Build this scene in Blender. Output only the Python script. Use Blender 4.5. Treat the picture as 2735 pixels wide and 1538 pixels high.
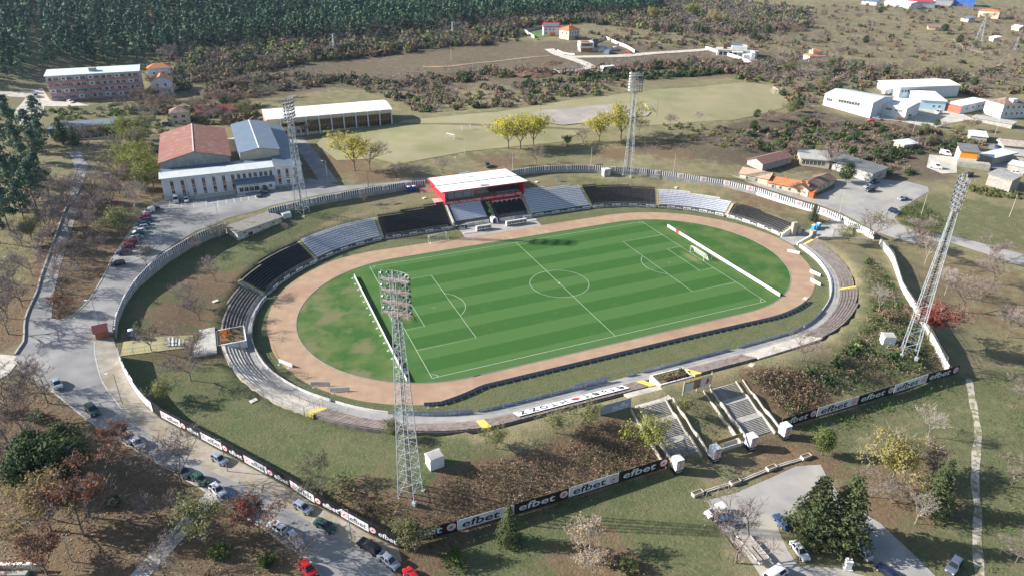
import bpy, bmesh, math, random
import numpy as np
from mathutils import Vector, Matrix, Euler
from mathutils import geometry as mgeo
random.seed(7); RNG = np.random.default_rng(7)
for o in list(bpy.data.objects): bpy.data.objects.remove(o)
SC = bpy.context.scene
COL = SC.collection
# ---------------------------------------------------------------- camera, sky, sun, exposure
cam_data = bpy.data.cameras.new('camera'); cam = bpy.data.objects.new('camera', cam_data); COL.objects.link(cam)
YAW, PIT, ROL = 0.410325, 0.481005, 0.0107915
fw = Vector((math.sin(YAW)*math.cos(PIT), math.cos(YAW)*math.cos(PIT), -math.sin(PIT)))
rt0 = Vector((math.cos(YAW), -math.sin(YAW), 0)); up0 = rt0.cross(fw)
rt = rt0*math.cos(ROL)+up0*math.sin(ROL); up = -rt0*math.sin(ROL)+up0*math.cos(ROL)
M3 = Matrix((rt, up, -fw)).transposed(); CAM_R, CAM_F = rt.copy(), fw.copy()
cam.matrix_world = Matrix.Translation((-89.292, -168.556, 97.478)) @ M3.to_4x4()
cam_data.sensor_width = 36.0; cam_data.lens = 36.0*1843.2266/2735.0
cam_data.clip_start = 1.0; cam_data.clip_end = 9000.0
SC.camera = cam
world = bpy.data.worlds.new('World'); SC.world = world; world.use_nodes = True
wn = world.node_tree; wn.nodes.clear()
sky = wn.nodes.new('ShaderNodeTexSky'); sky.sky_type = 'NISHITA'; sky.sun_disc = False
sky.sun_elevation = math.radians(26.3); sky.sun_rotation = math.radians(297.5)
sky.air_density = 1.0; sky.dust_density = 1.2; sky.ozone_density = 1.0
bg = wn.nodes.new('ShaderNodeBackground'); bg.inputs['Strength'].default_value = 0.072
wo = wn.nodes.new('ShaderNodeOutputWorld')
wn.links.new(sky.outputs[0], bg.inputs[0]); wn.links.new(bg.outputs[0], wo.inputs[0])
sd = bpy.data.lights.new('sun', 'SUN'); sd.energy = 5.0; sd.angle = math.radians(0.5); sd.color = (1.0, 0.94, 0.86)
sun = bpy.data.objects.new('sun', sd); COL.objects.link(sun)
AZ, EL = math.radians(-27.5), math.radians(26.3)
sdir = Vector((math.cos(AZ)*math.cos(EL), math.sin(AZ)*math.cos(EL), -math.sin(EL)))
sun.rotation_euler = sdir.to_track_quat('-Z', 'Y').to_euler(); sun.location = (-200, 200, 200)
SC.view_settings.view_transform = 'Standard'; SC.view_settings.look = 'None'
SC.view_settings.exposure = 1.15; SC.view_settings.gamma = 1.0; SC.view_settings.use_curve_mapping = False
SC.render.engine = 'CYCLES'
# ---------------------------------------------------------------- helpers
def tag(o, label=None, cat=None, group=None, kind=None):
    if label: o['label'] = label
    if cat: o['category'] = cat
    if group: o['group'] = group
    if kind: o['kind'] = kind
    return o
def ob(name, me, parent=None, loc=None, rot=None, mat=None):
    o = bpy.data.objects.new(name, me); COL.objects.link(o)
    if parent is not None: o.parent = parent
    if loc is not None: o.location = loc
    if rot is not None: o.rotation_euler = rot
    if mat is not None and me is not None and not me.materials: me.materials.append(mat)
    return o
def empty(name, loc=(0, 0, 0), rz=0.0, label=None, cat=None, group=None):
    o = ob(name, None, None, loc, (0, 0, rz)); o.empty_display_size = 0.5
    tag(o, label, cat, group); return o
def mesh_np(name, V, F, mats=None, smooth=False):
    """V (n,3); F list of index arrays (each (m,k)) or a list of tuples"""
    me = bpy.data.meshes.new(name)
    if isinstance(F, np.ndarray): F = [F]
    if len(F) and isinstance(F[0], np.ndarray):
        me.vertices.add(len(V)); me.vertices.foreach_set('co', np.asarray(V, np.float32).ravel())
        loops = np.concatenate([f.ravel() for f in F]).astype(np.int32)
        tot = np.concatenate([np.full(len(f), f.shape[1], np.int32) for f in F])
        st = np.concatenate([[0], np.cumsum(tot)[:-1]]).astype(np.int32)
        me.loops.add(len(loops)); me.loops.foreach_set('vertex_index', loops)
        me.polygons.add(len(tot)); me.polygons.foreach_set('loop_start', st); me.polygons.foreach_set('loop_total', tot)
        me.update(calc_edges=True)
    else:
        me.from_pydata([tuple(v) for v in V], [], [tuple(f) for f in F]); me.update()
    if smooth: me.polygons.foreach_set('use_smooth', np.ones(len(me.polygons), bool))
    for m in (mats or []): me.materials.append(m)
    return me
class MB:
    """collects boxes, quads, tubes, prisms, lathes; one mesh object per build()"""
    def __init__(s): s.v = []; s.f = []; s.mi = []; s.m = 0
    def add(s, vs, fs):
        b = len(s.v); s.v += [tuple(v) for v in vs]
        for f in fs: s.f.append(tuple(b+i for i in f)); s.mi.append(s.m)
        return s
    def box(s, x0, x1, y0, y1, z0, z1, M=None):
        vs = [Vector((x, y, z)) for z in (z0, z1) for y in (y0, y1) for x in (x0, x1)]
        if M is not None: vs = [M @ v for v in vs]
        return s.add(vs, [(0, 2, 3, 1), (4, 5, 7, 6), (0, 1, 5, 4), (2, 6, 7, 3), (0, 4, 6, 2), (1, 3, 7, 5)])
    def quad(s, a, b, c, d): return s.add([a, b, c, d], [(0, 1, 2, 3)])
    def poly(s, pts): return s.add(pts, [tuple(range(len(pts)))])
    def prism(s, poly, z0, z1):
        n = len(poly)
        vs = [(p[0], p[1], z0 if not callable(z0) else z0(p)) for p in poly]+[(p[0], p[1], z1 if not callable(z1) else z1(p)) for p in poly]
        return s.add(vs, [tuple(range(n-1, -1, -1)), tuple(range(n, 2*n))]+[(i, (i+1) % n, n+(i+1) % n, n+i) for i in range(n)])
    def extr(s, prof, a, b):
        """closed profile of (u,w) swept along +y from a to b : x=u, z=w"""
        n = len(prof); vs = [(p[0], a, p[1]) for p in prof]+[(p[0], b, p[1]) for p in prof]
        return s.add(vs, [tuple(range(n)), tuple(range(2*n-1, n-1, -1))]+[(i, n+i, n+(i+1) % n, (i+1) % n) for i in range(n)])
    def tube(s, p, q, r, r2=None, n=6, cap=True):
        p, q = Vector(p), Vector(q); d = q-p
        if d.length < 1e-6: return s
        r2 = r if r2 is None else r2; d.normalize()
        a = d.orthogonal().normalized(); b = d.cross(a)
        vs = [p+(a*math.cos(2*math.pi*i/n)+b*math.sin(2*math.pi*i/n))*r for i in range(n)]
        vs += [q+(a*math.cos(2*math.pi*i/n)+b*math.sin(2*math.pi*i/n))*r2 for i in range(n)]
        fs = [(i, (i+1) % n, n+(i+1) % n, n+i) for i in range(n)]
        if cap: fs += [tuple(range(n-1, -1, -1)), tuple(range(n, 2*n))]
        return s.add(vs, fs)
    def lathe(s, prof, n=12, c=(0, 0, 0), M=None):
        vs = []
        for r, z in prof:
            for i in range(n):
                v = Vector((c[0]+r*math.cos(2*math.pi*i/n), c[1]+r*math.sin(2*math.pi*i/n), c[2]+z)); vs.append(M @ v if M is not None else v)
        fs = [(k*n+i, k*n+(i+1) % n, (k+1)*n+(i+1) % n, (k+1)*n+i) for k in range(len(prof)-1) for i in range(n)]
        fs += [tuple(range(n-1, -1, -1)), tuple((len(prof)-1)*n+i for i in range(n))]
        return s.add(vs, fs)
    def mesh(s, name, mats, smooth=False):
        me = bpy.data.meshes.new(name); me.from_pydata(s.v, [], s.f)
        if not isinstance(mats, (list, tuple)): mats = [mats]
        for m in mats: me.materials.append(m)
        if len(mats) > 1: me.polygons.foreach_set('material_index', s.mi)
        if smooth: me.polygons.foreach_set('use_smooth', [True]*len(me.polygons))
        me.update(); return me
    def build(s, name, mats, parent=None, loc=None, rot=None, smooth=False, label=None):
        o = ob(name, s.mesh(name, mats, smooth), parent, loc, rot)
        if label: o['label'] = label
        return o
def copy_tree(o, parent=None):
    c = o.copy(); COL.objects.link(c)
    if parent is not None: c.parent = parent
    for ch in o.children: copy_tree(ch, c)
    return c
# ---------------------------------------------------------------- materials
MATS = {}
def mat(name, c, rough=0.8, c2=None, scale=1.0, detail=4, bump=0.0, metal=0.0, rnd=0.0, coord='Object', c3=None, scale3=0.1, lo=0.35, hi=0.65, spec=0.3, bscale=None):
    if name in MATS: return MATS[name]
    m = bpy.data.materials.new(name); m.use_nodes = True; nt = m.node_tree; N = nt.nodes; L = nt.links
    b = N['Principled BSDF']; b.inputs['Roughness'].default_value = rough; b.inputs['Metallic'].default_value = metal
    b.inputs['Specular IOR Level'].default_value = spec
    b.inputs['Base Color'].default_value = (*c, 1)
    tc = N.new('ShaderNodeTexCoord'); src = None
    def noise(sc, dt):
        n = N.new('ShaderNodeTexNoise'); n.inputs['Scale'].default_value = sc; n.inputs['Detail'].default_value = dt
        L.new(tc.outputs[coord], n.inputs['Vector']); return n
    def mix(fac, a, bcol):
        x = N.new('ShaderNodeMix'); x.data_type = 'RGBA'; L.new(fac, x.inputs['Factor'])
        if isinstance(a, tuple): x.inputs[6].default_value = (*a, 1)
        else: L.new(a, x.inputs[6])
        x.inputs[7].default_value = (*bcol, 1); return x.outputs[2]
    def ramp(o, a, bb):
        r = N.new('ShaderNodeMapRange'); r.inputs['From Min'].default_value = a; r.inputs['From Max'].default_value = bb; L.new(o, r.inputs['Value']); return r.outputs[0]
    if c2 is not None: src = mix(ramp(noise(scale, detail).outputs['Fac'], lo, hi), c, c2)
    if c3 is not None: src = mix(ramp(noise(scale3, 3).outputs['Fac'], 0.5, 0.7), src if src is not None else c, c3)
    if rnd > 0:
        oi = N.new('ShaderNodeObjectInfo'); hs = N.new('ShaderNodeHueSaturation')
        v = N.new('ShaderNodeMapRange'); v.inputs['To Min'].default_value = 1-rnd; v.inputs['To Max'].default_value = 1+rnd
        L.new(oi.outputs['Random'], v.inputs['Value']); L.new(v.outputs[0], hs.inputs['Value'])
        if src is not None: L.new(src, hs.inputs['Color'])
        else: hs.inputs['Color'].default_value = (*c, 1)
        src = hs.outputs[0]
    if src is not None: L.new(src, b.inputs['Base Color'])
    if bump > 0:
        bn = N.new('ShaderNodeBump'); bn.inputs['Strength'].default_value = 0.6; bn.inputs['Distance'].default_value = bump
        L.new(noise(bscale or scale*3, 5).outputs['Fac'], bn.inputs['Height']); L.new(bn.outputs[0], b.inputs['Normal'])
    MATS[name] = m; return m
# ---------------------------------------------------------------- terrain shape (metres; the pitch is z = 0)
LS = 168+100*math.pi
def ring(s, r):
    """point at arc position s (m, counter-clockwise from the left end of the near straight) and distance r from the spine of the oval"""
    s = s % LS
    if s < 84: return (s-42, -r)
    if s < 84+50*math.pi: a = (s-84)/50-math.pi/2; return (42+r*math.cos(a), r*math.sin(a))
    if s < 168+50*math.pi: return (42-(s-84-50*math.pi), r)
    a = (s-168-50*math.pi)/50+math.pi/2; return (-42+r*math.cos(a), r*math.sin(a))
def ring_inv(x, y):
    x = np.asarray(x, float); y = np.asarray(y, float); cx = np.clip(x, -42, 42); r = np.hypot(x-cx, y); a = np.arctan2(y, x-cx)
    s = np.where(x >= 42, 84+50*(a+np.pi/2), np.where(x <= -42, 168+50*np.pi+50*((a-np.pi/2) % (2*np.pi)), np.where(y < 0, x+42, 84+50*np.pi+42-x)))
    return s % LS, r
RB = np.array([(0, 51.3, 54.6, 60.2, 3.0), (35, 51.8, 54.9, 60.6, 3.0), (67, 51.8, 55, 61, 3.0), (88, 51.2, 54, 59.6, 3.2), (105, 49.2, 52, 57.5, 3.3),
 (122, 48.3, 50.8, 55.2, 3.2), (156, 48.3, 50.5, 54.0, 3.0), (165.8, 48.3, 48.9, 53.6, 3.0), (190, 49.2, 50, 55.7, 4.0), (216.7, 49.2, 50, 57.8, 4.9),
 (242.4, 52.6, 53.3, 63, 6.3), (268, 53.2, 53.6, 65.3, 7.0), (300, 53.2, 53.6, 64.3, 7.0), (325, 53.0, 53.5, 62, 6.0), (351, 49.6, 50.3, 58.5, 5.6),
 (376.5, 48.8, 49.9, 57.2, 4.8), (378, 48.6, 50.2, 56.6, 4.2), (400, 48.2, 50.2, 55.4, 3.3), (444, 48.2, 51, 57, 3.2), (477, 51.0, 54.4, 60, 3.0), (LS, 51.3, 54.6, 60.2, 3.0)])
def FWr(s): return np.interp(np.asarray(s) % LS, RB[:, 0], RB[:, 1])
def FRr(s): return np.interp(np.asarray(s) % LS, RB[:, 0], RB[:, 2])
def RIMr(s): return np.interp(np.asarray(s) % LS, RB[:, 0], RB[:, 3])
def RIMz(s): return np.interp(np.asarray(s) % LS, RB[:, 0], RB[:, 4])
CP = [ # surveyed ground points x, y, z
(61.8,57.5,7.4),(-66.5,67.9,7.4),(-46.0,74.3,7.2),(-25.6,78.5,7.2),(41.6,76.5,7.2),(58.0,65.8,7.2),(26.4,78.3,7.2),(-54.5,69.5,7.2),
(71.5,64.5,8.4),(46.7,84.4,8.5),(-20.3,92.2,8.6),(-43.1,91.4,8.6),(-60.9,87.0,8.6),(-76.2,82.3,8.6),(-90.7,96.6,8.6),(-91.7,76.6,8.6),(-106.0,82.7,8.5),(-109.4,59.8,8.4),(-115.1,71.5,8.6),
(-121.8,50.6,8),(-114.6,50.3,8.1),(-128.6,36.0,7.4),(-122.5,28.9,7.3),(-131.5,17.9,6.8),(-124.2,17.4,6.6),(-138.3,20.0,7.2),(-127.1,-3.4,6),(-129.7,-14.0,6.2),(-121.9,-11.6,5.6),(-118.7,-28.1,4.8),(-122.7,-29.7,5.2),(-111.4,-40.5,4),(-115.3,-41.9,4.5),
(-104.8,-50.6,3.2),(-97.2,-58.5,2.6),(-102.3,-58.1,3.2),(-90.2,-67.7,1.8),(-94.4,-71.3,2.4),(-83.5,-75.3,1),(-86.6,-82.1,1.2),(-78.4,-82.2,0.4),(-75.4,-85.5,-0.2),(-71.8,-81.5,-0.3),
(-110.9,-32.1,3.8),(-101.8,-44.1,3.2),(-92.2,-56.2,2.4),(-84.1,-67.1,1.5),(-76.8,-76.5,0.7),
(-118.3,-0.3,5.2),(-117.9,-11.4,4.4),(-112.2,10.5,5.4),(-110.8,37.7,5.6),(-104.6,45.8,5.8),(-98.3,44.1,5.4),(-109.6,-1.4,4.8),(-104.0,-16.2,3.8),(-100.2,0.7,3.6),(-106.9,15.5,5),(-102.9,30.1,5.2),(-91.2,52.4,5.8),(-88.9,53.6,5.6),(-82.4,48.8,5.8),(-76.6,58.2,6.4),
(-102.7,-25.6,3.4),(-91.6,-43.7,3),(-79.1,-51.4,3),(-94.6,-34.4,3.1),(-71.1,-57.3,3),(-79.7,-62.6,2.6),(-67.6,-71.2,2.4),(-61.0,-68.2,2.7),(-72.0,-75.4,1),(-79.0,-69.6,2),(-86.3,-59.8,2.6),(-60.9,-62.7,3),(-47.3,-65.8,2.9),
(-57.3,-74.8,0.4),(-49.4,-74.7,0.2),(-36.3,-73.2,0.2),(-34.1,-68.6,1.8),(-25.0,-71.9,0.4),(-19.5,-75.2,-0.8),(-24.1,-66.9,2.4),(-67.7,-79.7,-1.3),(-59.3,-80.2,-1.9),(-53.2,-80.2,-2),(-46.2,-80.1,-2.1),(-38.3,-80.0,-2.1),(-27.0,-80.2,-2.1),(-15.0,-79.9,-2.1),(-58.7,-78.7,-1.2),(-47.0,-78.4,-1.2),
(-4.1,-79.4,-2.1),(5.8,-79.5,-2.1),(15.9,-80.1,-2.2),(2.1,-64.6,2.6),(10.7,-69.0,1),(9.5,-73.6,-0.8),(21.3,-75.2,-1),(32.2,-69.0,1.6),(42.6,-71.1,0.2),(32.1,-75.9,-1.4),(50.6,-75.7,-1.2),(55.0,-77.7,-2.2),(39.2,-79.5,-2.3),(62.2,-79.1,-2.3),(73.0,-77.9,-2.3),
(63.7,-72.1,2.2),(65.3,-63.8,2.8),(64.9,-55.5,3),(73.7,-57.9,2.4),(69.7,-73.5,0.4),(55.8,-66.5,2),(84.1,-45.0,2.2),(100.4,-27.8,1.6),(86.3,-36.0,2.6),(88.9,-50.4,1.4),(76.0,-69.5,0.6),(109.4,-29.2,0.6),(119.4,-14.2,1),
(78.3,-80.8,-3),(95.2,-63.5,-1.8),(89.5,-74.6,-2.6),(107.6,-46.2,-0.6),(118.2,-57.2,-1.2),(118.6,-28.9,0.2),(130.6,-36.4,0),(136.4,-54.8,-0.8),(149.0,-41.6,0.4),(145.1,-25.1,1.2),(193.0,-16.3,2.5),
(-6.0,-95.0,-2.7),(-13.5,-86.8,-2.3),(13.7,-89.4,-2.6),(5.3,-112.1,-3.2),(-5.6,-109.6,-3),(-31.5,-94.4,-2.7),(-52.4,-90.5,-2.4),(-64.9,-86.2,-1.4),(49.2,-92.9,-3),(72.2,-94.7,-3.2),(35.9,-111.8,-3.4),(26.0,-102.5,-3),(31.4,-124.5,-3.6),
(107.5,-2.6,1.2),(99.1,-8.5,0.6),(115.9,-0.4,2),(112.8,-12.0,1.2),(110.3,12.7,3.2),(105.6,28.1,4.6),(96.6,39.9,5.8),(86.2,50.8,6.8),(96.1,6.9,2.2),(90.1,20.6,4),(87.4,39.9,5.4),
(139.1,3.8,3),(173.9,15.9,3.6),(133.5,17.0,3.8),(157.1,29.7,4.6),(141.7,46.2,6.4),(128.7,55.0,7),(206.1,32.8,4.6),(213.1,19.8,4.2),(238.9,20.5,4.4),(108.8,55.5,7.5),
(-142.7,40.5,8),(-145.4,13.3,7),(-138.2,-14.0,6.5),(-137.8,-33.3,6),(-129.4,-35.8,5.2),(-118.4,-55.5,4.2),(-129.3,-60.6,4.6),(-109.2,-67.9,3.4),(-98.0,-78.4,2.4),(-130.9,67.0,9),(-141.1,68.6,10),(-153.2,77.4,11),
(-59.2,128.4,8.8),(-37.2,119.1,9),(-10.9,124.9,9.5),(20.4,113.7,9.2),(52.1,102.1,9),(77.9,80.4,8.8),(-8.4,167.2,11),(-69.2,181.2,9.6),(-105.3,206.6,10.5),(-114.4,148.7,9.2),(-139.4,169.6,11),(-156.4,144.9,12),(-177.0,219.4,14),(-134.3,202.3,11.5),(-168.0,266.4,14),(-147.1,266.2,14),(-125.1,260.4,13.5),(-116.2,274.5,13.5),(-106.9,205.1,11),
(33.4,146.8,12),(72.9,143.6,13),(104.9,123.9,12.8),(159.4,135.1,13.5),(213.0,142.9,14),(139.2,94.1,11.2),(150.4,67.4,8),(170.0,117.3,12.5),
(-47.1,211.4,12),(-0.6,239.3,13),(40.1,224.0,13),(83.9,214.7,16),(54.4,266.0,18),(14.3,301.5,17),(-35.3,291.1,17),(-80.5,269.8,15),(121.2,213.8,17),(162.4,215.6,17.5),(203.3,192.9,16.5),(167.0,271.9,20.5),(170.7,337.4,22),(113.5,351.5,20),(227.4,268.3,20.5),(261.6,227.7,19.5),
(218.2,127.5,12.5),(239.2,107.0,11),(277.1,101.8,9),(317.9,86.3,9),(278.0,174.0,15),(364.5,159.5,12),(413.8,141.3,12),(239.1,59.3,6.5),(187.7,58.4,6.5),(287.1,54.0,7),(394.8,291.3,18),(503.0,269.6,16),(568.2,247.0,16),(548.2,394.8,24),(651.5,344.9,22),(807.1,397.7,24),
(-188.3,283.5,18),(-175.3,289.1,18),(-152.3,343.1,20),(-98.7,338.3,20),(-52.7,337.3,20),(0.5,356.4,22),(62.8,380.8,24),(131.4,397.1,25),(215.0,425.2,25),(297.3,430.0,25),(412.5,466.3,25),
(-190.2,348.7,30),(-143.7,402.7,30),(-70.0,420.8,30),(17.4,442.4,30),(118.1,453.8,30),(-198.5,414.4,38),(-119.6,435.6,38),(-38.3,461.7,37),(-205.7,473.2,46),(-119.5,476.7,44),(-34.3,498.2,40),(105.0,527.0,34),(267.1,528.4,29),(502.9,515.1,26),
(-1500,2500,190),(0,2800,190),(1200,2500,130),(2600,2200,60),(3000,600,20),(2600,-600,0),(900,-700,-8),(-300,-900,0),(-1300,-600,20),(-1600,400,60),(-1500,1200,110),(-300,1100,105),(100,1200,100),(500,1200,70),(-600,700,80),(1000,1000,45),(400,-300,-4),(600,100,6),(-500,100,14),(-400,-200,6),(-180,-160,4),(-350,330,22),(120,-220,-4.5),(1500,1500,60)]
for _s in range(0, 482, 9):
    if 153 < _s < 169: continue
    _x, _y = ring(_s, float(RIMr(_s))+5.5); CP.append((_x, _y, float(RIMz(_s))+(-0.3 if _s < 190 or _s > 395 else 0.15)))
CP = np.array(CP, float)
def _phi(r2): return 0.5*r2*np.log(r2+1e-9)
_X = CP[:, :2]/100.0; _n = len(CP)
_d2 = ((_X[:, None]-_X[None])**2).sum(-1)
_A = np.zeros((_n+3, _n+3)); _A[:_n, :_n] = _phi(_d2)+np.eye(_n)*0.004; _A[:_n, _n] = 1; _A[:_n, _n+1:] = _X; _A[_n:, :_n] = _A[:_n, _n:].T
_W = np.linalg.solve(_A, np.concatenate([CP[:, 2], np.zeros(3)]))
def base_h(x, y):
    x = np.asarray(x, float); y = np.asarray(y, float); sh = x.shape
    q = np.stack([x.ravel(), y.ravel()], 1)/100.0; out = np.empty(len(q))
    for i in range(0, len(q), 20000):
        qq = q[i:i+20000]; d2 = ((qq[:, None]-_X[None])**2).sum(-1)
        out[i:i+20000] = _phi(d2) @ _W[:_n]+_W[_n]+qq @ _W[_n+1:]
    return out.reshape(sh)
def sstep(t): t = np.clip(t, 0, 1); return t*t*(3-2*t)
def H(x, y):
    x = np.asarray(x, float); y = np.asarray(y, float)
    s, r = ring_inv(x, y); b = base_h(x, y)
    b = b+sstep((np.hypot(x, y)-95)/60)*(np.sin(x*.11+1)*np.cos(y*.09)*.25+np.sin(x*.043)*np.sin(y*.051)*.4)
    fw, rim, rz = FWr(s), RIMr(s), RIMz(s)
    t = np.clip((r-fw)/(rim-fw), 0, 1)
    under = np.clip(rz*t-1.1, -0.3, None)*(t > 0)
    outs = rz-.25+(b-rz+.25)*sstep((r-rim)/5.5)
    z = np.where(r < fw, 0.0, np.where(r < rim, under, outs))
    g = (s > 156.2) & (s < 165.8) & (r > fw-.5)          # the gateway at the right end is level with the track
    z = np.where(g, b*sstep((r-56)/16), z)
    return z
def h1(x, y): return float(H(x, y))
# ---------------------------------------------------------------- ground sheet with soft patches of cover
def axis(a, b, st, lo, hi, g=1.09):
    v = list(np.arange(a, b+.01, st)); d = st
    while v[-1] < hi: d = min(d*g, 120); v.append(v[-1]+d)
    d = st; w = []
    x = a
    while x > lo: d = min(d*g, 120); x -= d; w.append(x)
    return np.array(w[::-1]+v)
GX = axis(-190, 200, 2.0, -1700, 3000); GY = axis(-135, 200, 2.0, -900, 2900)
XX, YY = np.meshgrid(GX, GY); ZZ = H(XX, YY)
nx, ny = len(GX), len(GY)
def grid_faces(nx, ny):
    i = np.arange(ny-1)[:, None]*nx+np.arange(nx-1)[None]; i = i.ravel()
    return np.stack([i, i+1, i+nx+1, i+nx], 1)
def inpoly(x, y, pts):
    x = np.asarray(x, float); y = np.asarray(y, float); c = np.zeros(x.shape, bool); n = len(pts)
    for k in range(n):
        x0, y0 = pts[k][:2]; x1, y1 = pts[(k+1) % n][:2]
        if y0 == y1: continue
        m = ((y0 > y) != (y1 > y)) & (x < (x1-x0)*(y-y0)/(y1-y0)+x0); c ^= m
    return c
def dist_line(x, y, pts):
    d = np.full(np.shape(x), 1e9)
    for (x0, y0), (x1, y1) in zip(pts[:-1], pts[1:]):
        dx, dy = x1-x0, y1-y0; t = np.clip(((x-x0)*dx+(y-y0)*dy)/(dx*dx+dy*dy+1e-9), 0, 1)
        d = np.minimum(d, np.hypot(x-x0-t*dx, y-y0-t*dy))
    return d
ground_me = mesh_np('ground', np.stack([XX, YY, ZZ], -1).reshape(-1, 3), grid_faces(nx, ny), smooth=True)
# cover: R green grass, G leaf litter, B rough scrub ; nothing = dry meadow
cov = np.zeros((ny, nx, 3)); S_, R_ = ring_inv(XX, YY)
def blob(ch, pts, rad, amt=1.0):
    for p in pts:
        d = np.hypot(XX-p[0], YY-p[1]); cov[..., ch] = np.maximum(cov[..., ch], amt*np.clip(1.3-d/rad, 0, 1))
def zone(ch, poly, amt=1.0, soft=5.0):
    m = inpoly(XX, YY, poly); d = dist_line(XX, YY, list(poly)+[poly[0]]); cov[..., ch] = np.maximum(cov[..., ch], amt*np.where(m, 1.0, np.clip(1-d/soft, 0, 1)))
inside = (R_ < RIMr(S_)+3); cov[..., 0] = np.where(R_ < 52, .75, 0)
zone(0, [(-122.6,12.9),(-119.6,33.2),(-101.9,59.0),(-86.5,66.5),(-54.5,69.9),(-74.6,55.4),(-95.0,29.1),(-100.2,1.5),(-95.0,-28.1),(-80.6,-46.8),(-56.6,-62.1),(-50.8,-68.2),(-75.0,-73.6),(-92.5,-52.7),(-111.0,-28.6),(-119.1,-8.4)], .9, 8)
zone(0, [(-66.5,-80.4),(-47.9,-80.4),(-14.5,-81.8),(-11.7,-90.6),(-23.3,-105.7),(-68.9,-88.0)], .75, 6)
zone(0, [(10.3,-81.7),(43.0,-80.6),(72.6,-80.8),(92.0,-85.1),(28.7,-126.7),(12.6,-120.2),(16.5,-93.9)], .62, 8)
zone(0, [(80.4,-39.8),(100.0,-28.2),(89.0,-50.3),(71.6,-76.9),(44.0,-76.0),(27.9,-69.9),(52.0,-61.2)], .55, 6)
zone(0, [(-5.7,170.1),(65.2,128.1),(101.6,118.6),(152.7,108.1),(211.5,129.0),(219.3,163.0),(134.8,171.5),(40.1,164.0)], .52, 10)
zone(0, [(-50.4,155.1),(-19.6,159.7),(29.4,136.6),(56.5,89.0),(28.6,90.8),(-30.0,115.6)], .45, 8)
zone(0, [(149.6,0.7),(173.3,6.7),(193.7,-16.0),(158.6,-39.6),(143.1,-14.5)], .55, 6)
zone(0, [(22.1,84.0),(56.6,63.4),(86.6,38.6),(104.3,4.3),(92.8,32.5),(48.5,61.3)], .5, 4)
zone(1, [(-151.1,38.6),(-142.8,35.6),(-139.9,118.6),(-123.9,92.2),(-123.5,64.7),(-129.7,28.8),(-134.6,16.8),(-142.2,12.2),(-146.5,10.2)], .8, 8)
zone(1, [(-142.9,-10.6),(-133.1,-15.6),(-120.4,-35.1),(-107.4,-53.0),(-86.1,-82.9),(-133.7,-66.0)], .62, 8)
zone(1, [(125.8,-28.8),(140.9,-51.7),(109.0,-73.6),(101.8,-63.4),(107.0,-44.0)], .5, 10)
zone(1, [(-59.7,-71.0),(-66.1,-74.7),(-62.3,-78.5),(-46.7,-77.6),(-21.0,-77.6),(-11.7,-77.7),(-17.3,-71.4),(-24.9,-68.4),(-39.7,-71.4)], .9, 6)
zone(1, [(21.9,-67.4),(17.9,-65.2),(20.6,-77.2),(31.9,-76.0),(31.5,-69.8)], .9, 6)
blob(1, [(-49.3,113.0),(-34.3,97.2),(71.1,88.3),(95.4,77.5),(19.8,98.8),(-107.0,13.8),(-98.9,29.7),(-110.5,2.8),(-103.8,-3.3),(-75.0,-73.6),(-71.9,-82.4),(14.8,-103.4),(27.5,-103.1),(11.9,-89.1),(-41.1,-97.5)], 14, .7)
blob(1, [(-112.6,126.7),(-121.4,115.6),(111.2,28.1),(-45.5,116.9)], 22, .8)
blob(0, [(-110.9,-32.6),(-96.5,-50.1),(59.3,-71.9),(74.8,-62.0),(-64.0,-85.4),(-71.0,-71.8),(-145.0,201.4),(-147.0,244.0)], 12, .8)
zone(2, [(-90.6,229.3),(-19.8,251.9),(61.7,219.0),(117.8,202.8),(214.6,188.8),(235.1,174.4),(291.1,238.2),(208.5,289.1),(112.5,348.8),(-32.4,310.3),(-100.5,269.6)], .62, 20)
zone(2, [(156.8,101.5),(201.7,110.1),(228.3,84.4),(252.9,49.2),(192.4,21.9),(168.5,30.3),(120.1,57.0),(82.8,88.3),(126.5,91.9)], .7, 14)
far = np.hypot(XX, YY-50) > 330; cov[..., 2] = np.maximum(cov[..., 2], np.where(far, .35, 0)); cov[..., 1] = np.maximum(cov[..., 1], np.where(far, .25, 0))
att = ground_me.color_attributes.new('cover', 'FLOAT_COLOR', 'POINT')
att.data.foreach_set('color', np.concatenate([cov, np.ones((ny, nx, 1))], -1).astype(np.float32).ravel())
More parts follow.
